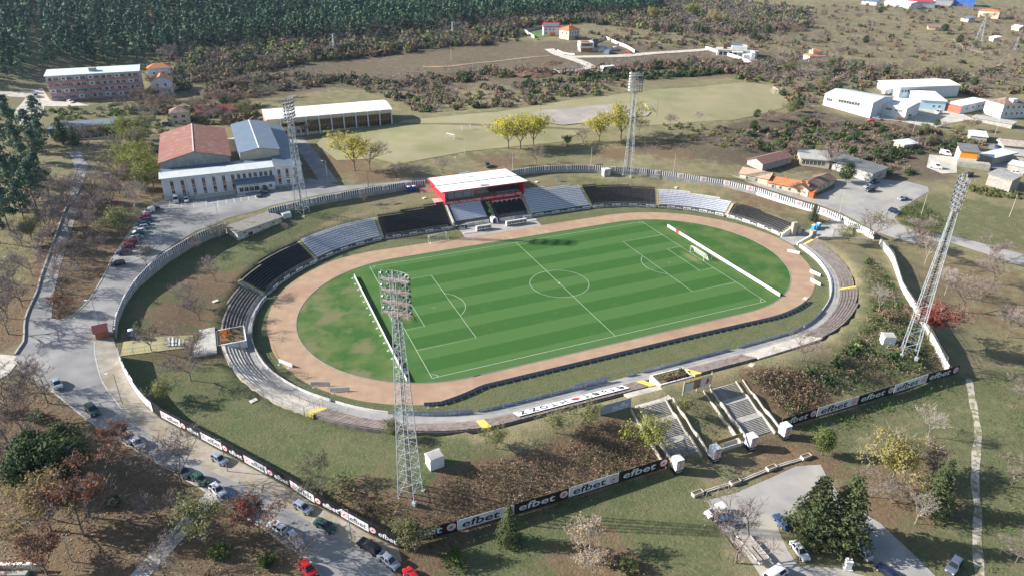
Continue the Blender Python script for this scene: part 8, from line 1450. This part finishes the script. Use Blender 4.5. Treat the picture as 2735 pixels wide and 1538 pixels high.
zone_scatter([(121.3,71.3),(150.7,94.1),(190.8,98.3),(214.3,86.0),(247.6,70.7),(265.3,50.4),(248.9,42.3),(218.2,46.6),(188.4,37.8),(186.2,24.3),(170.2,29.8),(158.8,46.1),(142.0,58.1)], .10, (('brown_thicket', lv['brown'], .34, BP_, 1.0), ('twiggy_thicket', twig, .28, TW, 1.1), ('green_thicket', lv['green'], .18, BP_, 1.0), ('dark_thicket', lv['dgreen'], .20, BP_, 1.1)), .7, 1.5, 8)
zone_scatter([(112.1,114.7),(146.3,100.2),(145.3,87.5),(122.7,73.2),(105.6,92.5)], .12, (('olive_thicket', lv['olive'], .5, BP_, .8), ('twiggy_thicket', twig, .5, TW, .8)), .7, 1.3, 9)
zone_scatter([(-170.0,243.2),(-123.0,249.2),(-120.0,277.8),(-106.8,235.2),(-112.9,152.1),(-123.9,92.2),(-130.8,146.0),(-126.9,212.0),(-165.6,223.6)], .09, (('thicket', lv['olive'], .4, BP_, .9), ('green_thicket', lv['green'], .2, BP_, .8), ('twiggy_thicket', twig, .4, TW, 1)), .7, 1.6, 10)
zone_scatter([(-90.4,232.5),(-64.9,221.7),(-69.6,193.9),(-81.9,193.8),(-107.0,212.4),(-115.6,230.3)], .12, (('thicket', lv['olive'], .4, BP_, 1.2), ('brown_thicket', lv['brown'], .6, BP_, 1.2)), .8, 1.6, 11)
zone_scatter([(99.4,-25.6),(97.4,-33.4),(81.5,-59.0),(73.5,-76.5),(43.5,-76.5),(32.3,-75.6),(20.6,-77.2),(20.3,-68.0),(33.8,-67.1),(43.7,-67.1),(56.0,-62.4),(71.2,-53.6)], 1.3, (('low_weeds', lv['brown'], .30, TUFT, 1.3), ('green_weeds', lv['green'], .44, TUFT, 1.3), ('bushes', lv['dgreen'], .03, BP_, .7), ('dry_weeds', lv['beige'], .23, TUFT, 1.5)), .7, 1.5, 12)
zone_scatter([(30.3,-68.4),(45.8,-67.6),(55.4,-63.0),(52.9,-69.5),(45.6,-73.1),(31.5,-73.9)], .09, (('dark_bushes', lv['dgreen'], .7, BP_, .9), ('bushes', lv['olive'], .3, BP_, .9)), .7, 1.4, 13)
zone_scatter([(-60.8,-69.8),(-67.0,-77.3),(-61.9,-79.4),(-39.3,-79.4),(-14.9,-79.6),(-17.3,-71.4),(-24.9,-68.4),(-39.7,-71.4),(-51.1,-69.0)], 1.8, (('dry_weeds', lv['brown'], .56, TUFT, 1.25), ('beige_weeds', lv['beige'], .28, TUFT, 1.3), ('green_weeds', lv['green'], .16, TUFT, 1.2)), .5, 1.4, 14)
zone_scatter([(17.4,-64.4),(31.4,-67.1),(31.8,-70.9),(32.7,-75.2),(20.5,-77.4),(19.5,-71.7)], 2.0, (('dry_weeds', lv['brown'], .7, TUFT, 1.6), ('beige_weeds', lv['beige'], .15, TUFT, 1.5), ('green_weeds', lv['green'], .15, TUFT, 1.5)), .7, 1.5, 22)
zone_scatter([(5.7,-66.9),(6.1,-78.5),(-2.5,-78.5),(-2.5,-69.8)], .5, (('green_weeds', lv['green'], 1.0, TUFT, 1.2),), .7, 1.3, 15)
zone_scatter([(142.3,-0.4),(159.8,4.2),(154.2,-11.9),(137.6,-22.1),(135.9,-7.7)], .8, (('green_weeds', lv['green'], .8, TUFT, 1.7), ('brown_weeds', lv['brown'], .2, TUFT, 1.7)), .8, 1.5, 16)
zone_scatter([(-80.6,-60.0),(-69.3,-73.1),(-72.4,-79.1),(-75.4,-75.0),(-80.9,-68.6),(-85.4,-62.9)], .6, (('green_weeds', lv['green'], .5, TUFT, 1.6), ('dry_weeds', lv['brown'], .5, TUFT, 1.6)), .8, 1.5, 17)
zone_scatter([(199.7,6.4),(209.1,-5.6),(203.2,-9.6),(188.5,1.5),(198.0,15.5)], .4, (('olive_thicket', lv['olive'], 1.0, BP_, .8),), .7, 1.2, 18)
zone_scatter([(-69.0,-80.6),(-60.1,-80.6),(-39.9,-80.5),(-16.1,-81.4),(-23.9,-82.4),(-48.7,-82.3),(-60.9,-84.6),(-69.4,-83.0)], .45, (('green_weeds', lv['green'], .9, TUFT, 1.4), ('brown_weeds', lv['brown'], .1, TUFT, 1.4)), .7, 1.4, 19)
zone_scatter([(17.5,-80.7),(39.4,-80.6),(70.3,-80.3),(67.7,-83.5),(35.4,-84.4),(19.1,-83.7)], .45, (('green_weeds', lv['green'], .9, TUFT, 1.5), ('brown_weeds', lv['brown'], .1, TUFT, 1.4)), .7, 1.4, 20)
zone_scatter([(89.0,-72.8),(100.6,-79.4),(28.7,-126.7),(22.0,-124.0),(66.7,-92.2)], .10, (('dry_weeds', lv['brown'], .5, TUFT, 1.3), ('green_weeds', lv['green'], .5, TUFT, 1.3)), .7, 1.4, 21)
for p, r, k, lab in (((72.3,-57.8), 2.6, 'brown', 'rust brown bush heap under the white bare tree inside the slab wall'), ((-38.6,-95.8), 2.0, 'beige', 'dry brown shrub right of the beige tree on the bottom meadow'), ((-35.8,-98.8), 2.2, 'olive', 'dark twiggy shrub at the bottom meadow'), ((-101.1,-73.4), 1.8, 'green', 'small green bush left of the kerb trees'), ((-94.3,-77.7), 1.7, 'green', 'bright green grassy bush by the lower kerb'), ((-118.5,-54.9), 1.5, 'green', 'green bush in the shaded grass'), ((56.4,75.5), 2.0, 'olive', 'grey green bush left of the foot of the farthest mast'), ((-134.3,-24.8), 2.0, 'green', 'low green bush in the park at the left'), ((-63.9,-86.3), 2.6, 'green', 'bright green low shrubs before the board fence corner')):
    rg = np.random.default_rng(int(p[0]*3) % 999); v, f = quads(blobcloud(rg, 60, r, r*.6, r*.45, 6), 9, r*.12, .26, rg); tag(ob('shrub', mesh_np('shrub', v, f, [lv[k]]), None, (*p, h1(*p))), lab, 'shrub')
# flowers in the beds
LEAF_ = [quads(np.c_[rg.uniform(-1.2, 1.2, 9), rg.uniform(-1.2, 1.2, 9), np.full(9, .06)], 1, .01, .16, rg, 0, 1, (0, 0, -60), .25) for _ in range(4)]
for i, pl in enumerate(([(-142.3,-13.8),(-133.6,-16.9),(-120.4,-35.7),(-107.4,-54.1),(-94.3,-70.3),(-87.2,-82.5),(-133.7,-66.0)], [(-149.7,96.4),(-145.6,36.6),(-144.1,9.4),(-147.1,13.9),(-158.3,84.5)], [(-137.5,118.2),(-120.4,91.5),(-124.2,58.9),(-133.3,20.0),(-136.4,33.3)])): zone_scatter(pl, .55, (('fallen_leaves', lv['beige'], .5, LEAF_, 1), ('fallen_leaves', lv['brown'], .5, LEAF_, 1)), .7, 1.5, 40+i)
rg = np.random.default_rng(77)
def flowers(t, w, d, z, m, n, x0, x1, y0, y1, nm='plants'): v, f = quads(np.c_[rg.uniform(x0, x1, n), rg.uniform(y0, y1, n), rg.uniform(z, z+.6, n)], 7, .16, .2, rg); tag(ob(nm, mesh_np(nm, v, f, [m]), t), kind='stuff')
flowers(PL1[0], 0, 0, .6, lv['violet'], 130, -2.6, 3.9, -1.7, -.6); flowers(PL1[0], 0, 0, .5, lv['olive'], 90, -4, 4, -.4, 1.6); flowers(PL1[0], 0, 0, .5, lv['green'], 30, 3, 4.1, .6, 1.7); flowers(PL2[0], 0, 0, .5, lv['orange'], 70, -2.9, -.4, -.2, 3.4, 'flowers'); flowers(PL2[0], 0, 0, .5, lv['orange'], 14, .2, 1.2, .2, 1.6, 'flowers'); flowers(PL2[0], 0, 0, .5, lv['orange'], 22, -2.8, -1.0, -3.4, -2.2, 'flowers'); flowers(PL2[0], 0, 0, .45, lv['dgreen'], 90, -1, 2.9, -3.2, 3.2)
# pine forest on the hillside: the nearest 300 stand alone, the rest is one mass
rg = np.random.default_rng(31)
def pine_proto(r):
    cs = [blobcloud(r, 8, ra, .8, z, 4) for z, ra in ((5.0, 2.6), (7.2, 3.2), (9.4, 2.7), (11.2, 1.7), (12.4, .7))]; c = np.concatenate(cs); v, f = quads(c, 3, .34, .92, r, 0, 1, (0, 0, 7.0), .4); b = np.array([[-.14, 0, -1], [.14, 0, -1], [.07, 0, 9], [-.07, 0, 9], [0, -.14, -1], [0, .14, -1], [0, .07, 9], [0, -.07, 9]]); return np.r_[v, b], np.r_[f, np.array([[0, 1, 2, 3], [4, 5, 6, 7]])+len(v)]
PP = [pine_proto(np.random.default_rng(300+i)) for i in range(6)]
fpoly = [(-201.6,284.1), (-185.3,285.9), (-179.5,292.8), (-180.9,332.3), (-187.0,399.7), (-192.9,464.5), (-190.1,464.4), (-182.2,401.4), (-175.2,342.1), (-173.0,315.2), (-149.9,336.3), (-122.0,342.1), (-109.7,352.6), (-54.2,369.6), (10.1,363.5), (53.6,379.6), (98.5,396.3), (167.2,413.2), (242.3,433.0), (315.7,432.5), (399.0,529.1)]
fpoly += [(420, 640), (300, 760), (-100, 760), (-400, 640), (-420, 420)]
xs = np.arange(-420, 460, 6.6); ys = np.arange(300, 760, 6.6); q = np.array([(x+((j % 2)*2.6)+rg.normal(0, 1.7), y+rg.normal(0, 1.7)) for i, x in enumerate(xs) for j, y in enumerate(ys)]); q = q[inpoly(q[:, 0], q[:, 1], fpoly)]
edge = q[:, 1]-np.interp(q[:, 0], [-250, -120, 0, 150, 300], [395, 350, 395, 445, 500]); q = q[edge < 165]; q = q[np.argsort(np.hypot(q[:, 0]+89, q[:, 1]+168))]
PM = [mesh_np('pine_tree', v, f, [LF['pine']]) for v, f in PP]
for i, (x, y) in enumerate(q[:300]): o = tag(ob('pine_tree', PM[i % 6], None, (x, y, h1(x, y)), (0, 0, rg.uniform(0, 6.28))), 'dark pine on the lower edge of the hillside forest', 'tree', 'pines along the lower edge of the hillside forest'); s = rg.uniform(.85, 1.25); o.scale = (s, s, s*rg.uniform(.9, 1.15))
scatter('pine_forest', q[300:], PP, LF['pine'], rg, .75, 1.3)
# ---------------------------------------------------------------- poles, pylons, statue, planters, people-less small things
def lamp_post(p, h, lab, arm=1.2, rz=0, m=gsteel, head='arm', lean=0):
    t = empty('street_lamp' if head else 'pole', (*p, h1(*p)), rz, lab, 'street lamp' if head else 'pole'); b = MB(); b.tube((0, 0, -.3), (lean, 0, h), .10, .06, n=6); b.build('shaft', m, t)
    if head == 'arm': b = MB(); b.tube((lean, 0, h), (lean+arm, 0, h+.25), .04); b.box(lean+arm-.3, lean+arm+.4, -.14, .14, h+.18, h+.34); b.build('lamp_head', white, t)
    elif head == 'globe': b = MB(); b.lathe([(.05, 0), (.28, .05), (.30, .2), (.05, .3)], 10, (0, 0, h)); b.build('lamp_head', white, t)
    return t
for p, h, lab, rz, hd in (((-118.5,-23.7), 8, 'street lamp leaning over the verge by the left board fence', math.pi, 'arm'), ((-98.9,-52.4), 8, 'street lamp pole before the board fence by the lone silver car', math.pi, 'arm'), ((-80.0,-77.4), 8, 'street lamp pole by the black car at the board fence', math.pi, 'arm'), ((-125.6,12.7), 7, 'street lamp just above the wooden ticket hut', math.pi, 'arm'), ((-137.1,92.0), 7, 'dark street lamp beside the lane', 0, 'arm'), ((-93.9,68.4), 7.5, 'street lamp between the car park and the old shed', math.pi, 'arm'), ((-116.8,51.1), 6, 'street lamp in the drive below the car row', math.pi, 'arm'), ((-67.6,80.9), 8, 'street lamp behind the left floodlight mast', math.pi, 'arm'), ((-52.9,96.0), 8.5, 'street lamp at the corner of the service lane', math.pi, 'arm'), ((-123.5,-66.9), 5, 'park lamp with white disc head at the lower left', 0, 'globe'), ((-150.1,49.1), 5, 'park lamp with white globe at the left edge', 0, 'globe'), ((-186.6,282.2), 8, 'street lamp by the forest road at the upper left', 0, 'arm'), ((-170.7,250.4), 8, 'tall lamp before the left end of the apartment block', 0, 'arm'), ((-167.1,210.1), 8, 'street lamp at the bend of the pale lane', math.pi, 'arm'), ((-3.0,88.9), 7, 'pale post with lamp behind the red stand', 0, 'globe')): lamp_post(p, h, lab, rz=rz, head=hd)
for p, h, lab in (((-39.3,85.8), 8.5, 'green pole behind the wall left of the red stand'), ((20.8,85.3), 8, 'concrete pole by the right end of the red stand'), ((54.4,79.1), 8, 'concrete pole behind the striped wall, left of the mast'), ((83.1,59.9), 8, 'concrete pole behind the striped wall, right of the mast'), ((108.2,36.3), 8.5, 'concrete pole at the wall before the farm building'), ((122.0,7.1), 8.5, 'concrete pole at the lower edge of the right car park'), ((150.0,-5.6), 8.5, 'pale concrete pole in the weeds right of the car park'), ((181.5,-18.5), 9, 'concrete pole on the right meadow'), ((222.5,60.7), 10, 'leaning concrete pole in the bushes below the white halls'), ((272.7,52.4), 9, 'concrete pole above the market street'), ((117.6,125.0), 9, 'thin dark pole right of the practice goal'), ((120.4,155.0), 8, 'thin dark pole left of the farthest mast head'), ((9.3,111.4), 7, 'thin rusty pole on the training meadow'), ((60.9,281.5), 9, 'pale concrete pole in the hillside scrub'), ((320.1,141.0), 10, 'dark pole above the back of the workshops'), ((417.3,347.1), 10, 'pale pole on the upper right plain, left one'), ((461.2,302.6), 9, 'pale pole on the upper right plain, right one')): lamp_post(p, h, lab, m=concl if 'dark' not in lab and 'green' not in lab else dsteel, head=None, lean=.9 if 'leaning' in lab else 0)
def pylon(p, h, wd, lab, arms=True):
    t = empty('lattice_pylon', (*p, h1(*p)), .4, lab, 'pylon'); hw = lambda z: wd*(1-z/h)+.25
    for sx in (-1, 1):
        for sy in (-1, 1): b = MB(); b.tube((sx*hw(0), sy*hw(0), -1), (sx*hw(h), sy*hw(h), h), .16, .1, n=4); b.build('leg', steel, t)
    z = 0; i = 0
    while z < h-1:
        z2 = min(h, z+hw(z)*1.9+.6)
        for f in range(4):
            ca, sa = math.cos(f*math.pi/2), math.sin(f*math.pi/2); b = MB()
            for sg in (-1, 1): q0 = (-sg*hw(z), -hw(z)); q1 = (sg*hw(z2), -hw(z2)); b.tube((q0[0]*ca-q0[1]*sa, q0[0]*sa+q0[1]*ca, z), (q1[0]*ca-q1[1]*sa, q1[0]*sa+q1[1]*ca, z2), .07, n=3, cap=False)
            b.build('cross_brace', steel, t)
        z = z2; i += 1
    if arms:
        for zz in (h-.6, h-2.4): b = MB(); b.tube((-2.4, 0, zz), (2.4, 0, zz), .1, n=4); b.build('cross_arm', steel, t)
pylon((494.8,225.4), 24, 2.8, 'large silver lattice pylon near the upper right corner', False)
for p, h, lab in (((-5.2,336.1), 12, 'white lattice pole before the forest, left one'), ((90.0,363.1), 12, 'lattice pole before the forest, middle one'), ((201.6,430.8), 12, 'white lattice pole behind the hill houses'), ((291.5,459.1), 11, 'lattice pole at the forest edge above the hill houses'), ((461.9,466.1), 11, 'lattice pole at the upper edge of the plain'), ((513.9,206.4), 10, 'pale lattice pole at the right edge of the plain')): pylon(p, h, .55, lab)
# statue on its plinth
sp = (0.5,-113.4); t = empty('statue', (*sp, h1(*sp)), 2.6, 'dark bronze figure with one raised arm on a white plinth', 'statue'); b = MB(); b.box(-.75, .75, -.75, .75, -.2, .25); b.box(-.5, .5, -.5, .5, .25, 1.9); b.box(-.56, .56, -.56, .56, 1.901, 2.0); b.build('plinth', white, t)
sv = [(0, 0, 3.0), (.12, 0, 2.55), (.14, .1, 2.05), (.14, .22, 2.03), (-.12, 0, 2.55), (-.15, -.05, 2.05), (-.15, .1, 2.03), (0, .02, 3.3), (0, .03, 3.58), (0, .05, 3.72), (0, .06, 3.88), (.22, .02, 3.52), (.42, .15, 3.75), (.62, .3, 4.05), (-.22, .02, 3.5), (-.32, 0, 3.2), (-.28, .15, 2.95)]
se = [(0, 1), (1, 2), (2, 3), (0, 4), (4, 5), (5, 6), (0, 7), (7, 8), (8, 9), (9, 10), (8, 11), (11, 12), (12, 13), (8, 14), (14, 15), (15, 16)]; sr = [.17, .12, .07, .06, .12, .07, .06, .17, .16, .07, .12, .09, .065, .05, .09, .065, .05]
me = bpy.data.meshes.new('figure'); me.from_pydata(sv, se, []); o = ob('figure', me, t); me.materials.append(mat('bronze', (.045, .035, .03), .45, metal=.5)); md = o.modifiers.new('skin', 'SKIN')
for v, r in zip(me.skin_vertices[0].data, sr): v.radius = (r, r)
me.skin_vertices[0].data[0].use_root = True; sm = o.modifiers.new('subsurf', 'SUBSURF'); sm.levels = 1; sm.render_levels = 1
# concrete planters and the low chain of kerb blocks
for i, (p, lab) in enumerate((((-13.7,-88.7), 'first concrete planter box, at the left end of the row'), ((-4.5,-88.9), 'second concrete planter box in the row before the gates'), ((5.4,-88.4), 'third concrete planter box in the row before the gates'), ((14.6,-88.6), 'fourth concrete planter box beside the thuja shaped tree'))):
    t = empty('planter_box', (*p, h1(*p)), .04, lab, 'planter'); b = MB(); b.box(-1.2, 1.2, -.5, .5, 0, .12); b.box(-1.2, 1.2, -.5, -.4, .121, .75); b.box(-1.2, 1.2, .4, .5, .121, .75); b.box(-1.2, -1.1, -.399, .399, .121, .75); b.box(1.1, 1.2, -.399, .399, .121, .75); b.build('box', concl, t); b = MB(); b.box(-1.09, 1.09, -.39, .39, .122, .62); b.build('soil', soil, t)
kp = [(-11.6,-88.7), (-6.2,-88.9), (-2.8,-88.9), (3.9,-88.5), (6.9,-88.4), (13.1,-88.7)]
for j in range(0, 6, 2):
    a, c = Vector(kp[j]), Vector(kp[j+1]); n = 5; t = empty('kerb_rail', (*((a+c)/2), h1(*((a+c)/2))), math.atan2(c.y-a.y, c.x-a.x), 'low broken concrete rail between the %s planter boxes' % ('first and second', 'second and third', 'third and fourth')[j//2], 'kerb rail'); L_ = (c-a).length
    for k in range(n):
        for y in (-.3, .15): b = MB(); b.box(-L_/2+k*L_/n+.04, -L_/2+(k+1)*L_/n-.04, y, y+.16, .0, .34+.03*((k*7) % 3)); b.build('kerb_piece', concl, t)
# kerbs along the left lane and the street
def kerbline(pts, lab_, h=.16, w=.3):
    L_ = smooth_line(pts, 3.0); b = MB()
    for a, c in zip(L_[:-1], L_[1:]):
        n = Vector((-(c-a).y, (c-a).x)).normalized()*w/2; za, zc = h1(a.x, a.y), h1(c.x, c.y); b.add([(*(a-n), za-.1), (*(a+n), za-.1), (*(c+n), zc-.1), (*(c-n), zc-.1), (*(a-n), za+h), (*(a+n), za+h), (*(c+n), zc+h), (*(c-n), zc+h)], [(4, 7, 6, 5), (0, 4, 5, 1), (2, 6, 7, 3), (1, 5, 6, 2), (0, 3, 7, 4)])
    tag(b.build('kerb', mat('kerb_light', (.44, .43, .40), .9, (.33, .32, .30), 1)), kind='structure')
kerbline([(-138.9,123.1),(-139.8,105.7),(-141.3,95.8),(-141.8,63.7),(-142.2,44.6),(-142.0,35.3),(-142.7,21.1),(-141.5,9.5),(-142.4,4.0)], '', .45, .35); kerbline([(-124.8,51.2),(-127.7,31.5),(-129.7,23.7),(-132.3,18.8),(-134.7,17.5),(-136.7,18.9)], ''); kerbline([(-132.6,-14.9),(-128.0,-22.4),(-124.0,-28.7),(-120.5,-33.8),(-115.5,-40.2),(-107.7,-50.5),(-103.5,-56.1),(-99.5,-62.2),(-93.9,-69.6),(-90.1,-75.4),(-87.6,-78.7),(-86.1,-83.0)], '', .15); kerbline([(-106.2,-62.7),(-108.9,-66.9),(-109.7,-68.3)], '', .5, .3); kerbline([(-125.9,4.6),(-125.4,-1.7),(-123.1,-13.5),(-120.3,-21.1),(-117.4,-28.2),(-114.3,-34.3)], '', .08)
# stepped building in the lower left corner
cp_ = (-131.7,-65.7); t = empty('underpass_stairs', (*cp_, h1(*cp_)), -.38, 'stepped roof with white coping and a brick corner in the lower left corner', 'stairs')
for k in range(6): b = MB(); b.box(-6, 2.5, -1.2-k*.9, -.35-k*.9, -.5, .6-k*.22); b.build('step', greyw, t)
b = MB(); b.box(-6, 4, 0, .35, -.5, 1.4); b.build('wall', wallc, t); 
for k in range(9): b = MB(); b.box(-6+k*1.1, -4.95+k*1.1, -.1, .45, 1.4, 1.55+.04*(k % 2)); b.build('coping_slab', white, t)
b = MB(); b.box(-2.2, -1.8, -.4, -.02, -.5, 1.5); b.build('brick_corner', brick_, t)
# earth heaps, ruined foundation
for p, r, h, lab in (((99.9,230.6), 12, 3.6, 'large heap of dark brown excavated earth below the hill road'), ((121.1,252.8), 7, 2.0, 'smaller earth heap above the large one')):
    rg = np.random.default_rng(int(p[0]) % 77); n = 26; rings = 7; V = []; 
    for i in range(rings+1):
        f = i/rings
        for j in range(n): a = 2*math.pi*j/n; rr = r*(1-f)*(1+.12*math.sin(a*3+i)+rg.normal(0, .05)); V.append((rr*math.cos(a)*1.5, rr*math.sin(a), h*f**.8*(1+rg.normal(0, .06))-.6))
    F_ = [(i*n+j, i*n+(j+1) % n, (i+1)*n+(j+1) % n, (i+1)*n+j) for i in range(rings) for j in range(n)]; tag(ob('earth_heap', mesh_np('earth_heap', V, F_, [mat('dark_earth', (.15, .095, .06), .95, (.10, .06, .04), .4, 5, bump=.2)]), None, (*p, h1(*p))), lab, 'earth heap')
t = empty('foundation', (*(123.0,227.2), h1(*(123.0,227.2))), .1, 'rectangular foundation of low dark walls round a pale floor', 'foundation'); b = MB(); b.box(-10, 10, -5, 5, -.3, .25); b.build('floor', concl, t)
for bx in ((-11, 11, 5, 5.5), (-11, 11, -5.5, -5), (-11, -10.5, -4.9, 4.9), (10.5, 11, -4.9, 4.9)): b = MB(); b.box(*bx, -.5, 1.1); b.build('footing_wall', greyw, t)
fence('board_fence', [(501.1,251.8), (474.6,219.7), (468.7,201.1)], 1.6, 'row of pale concrete posts on the plain below the big pylon', post=6, m=concl, rail=(.9,), pr=.12)
fence('net_fence', [(17.8,-68.3), (22.3,-64.7), (27.5,-62.1)], 4.0, 'tall wire frame on the grass above the right staircase', post=5, rail=(1,))
t = empty('lifted_board', (*(2.4,-65.6), h1(*(2.4,-65.6))), math.radians(3), 'brown backed double board with red horse picture above the staircase lawn', 'board'); b = MB(); b.box(-4, 4, -.05, .05, 1.0, 3.6); b.build('backboard', bpy.data.materials['brown_board'], t); b = MB(); b.box(.8, 3.8, -.09, -.06, 1.1, 3.5); b.build('picture_panel', clear, t); b = MB(); b.box(-3.8, -1.2, -.09, -.06, 1.0, 3.3); b.build('picture_panel', clear, t)
b = MB(); b.poly([(2.2, -.1, 1.6), (2.8, -.1, 1.5), (3.4, -.1, 2.2), (3.0, -.1, 3.1), (2.4, -.1, 2.9), (2.6, -.1, 2.3)]); b.build('red_figure', redp, t); b = MB(); b.tube((-4, .1, -1), (-4, .1, 4), .06); b.tube((0, .1, -1), (0, .1, 3.6), .06); b.tube((4, .1, -1), (4, .1, 4.4), .06); b.build('post', white, t)
# ---------------------------------------------------------------- haze
me = bpy.data.meshes.new('haze'); me.from_pydata([(x, y, z) for z in (float(ZZ.min())-1, max(105., float(ZZ.max())+16)) for y in (GY[0]-5, GY[-1]+5) for x in (GX[0]-5, GX[-1]+5)], [], [(0, 2, 3, 1), (4, 5, 7, 6), (0, 1, 5, 4), (2, 6, 7, 3), (0, 4, 6, 2), (1, 3, 7, 5)]); me.update()
hm = bpy.data.materials.new('haze'); hm.use_nodes = True; nt = hm.node_tree; nt.nodes.clear(); pv = nt.nodes.new('ShaderNodeVolumePrincipled'); pv.inputs['Color'].default_value = (.45, .70, 1.0, 1); pv.inputs['Density'].default_value = .00005; pv.inputs['Anisotropy'].default_value = .3; ou = nt.nodes.new('ShaderNodeOutputMaterial'); nt.links.new(pv.outputs[0], ou.inputs['Volume']); me.materials.append(hm); tag(ob('haze', me), kind='stuff')
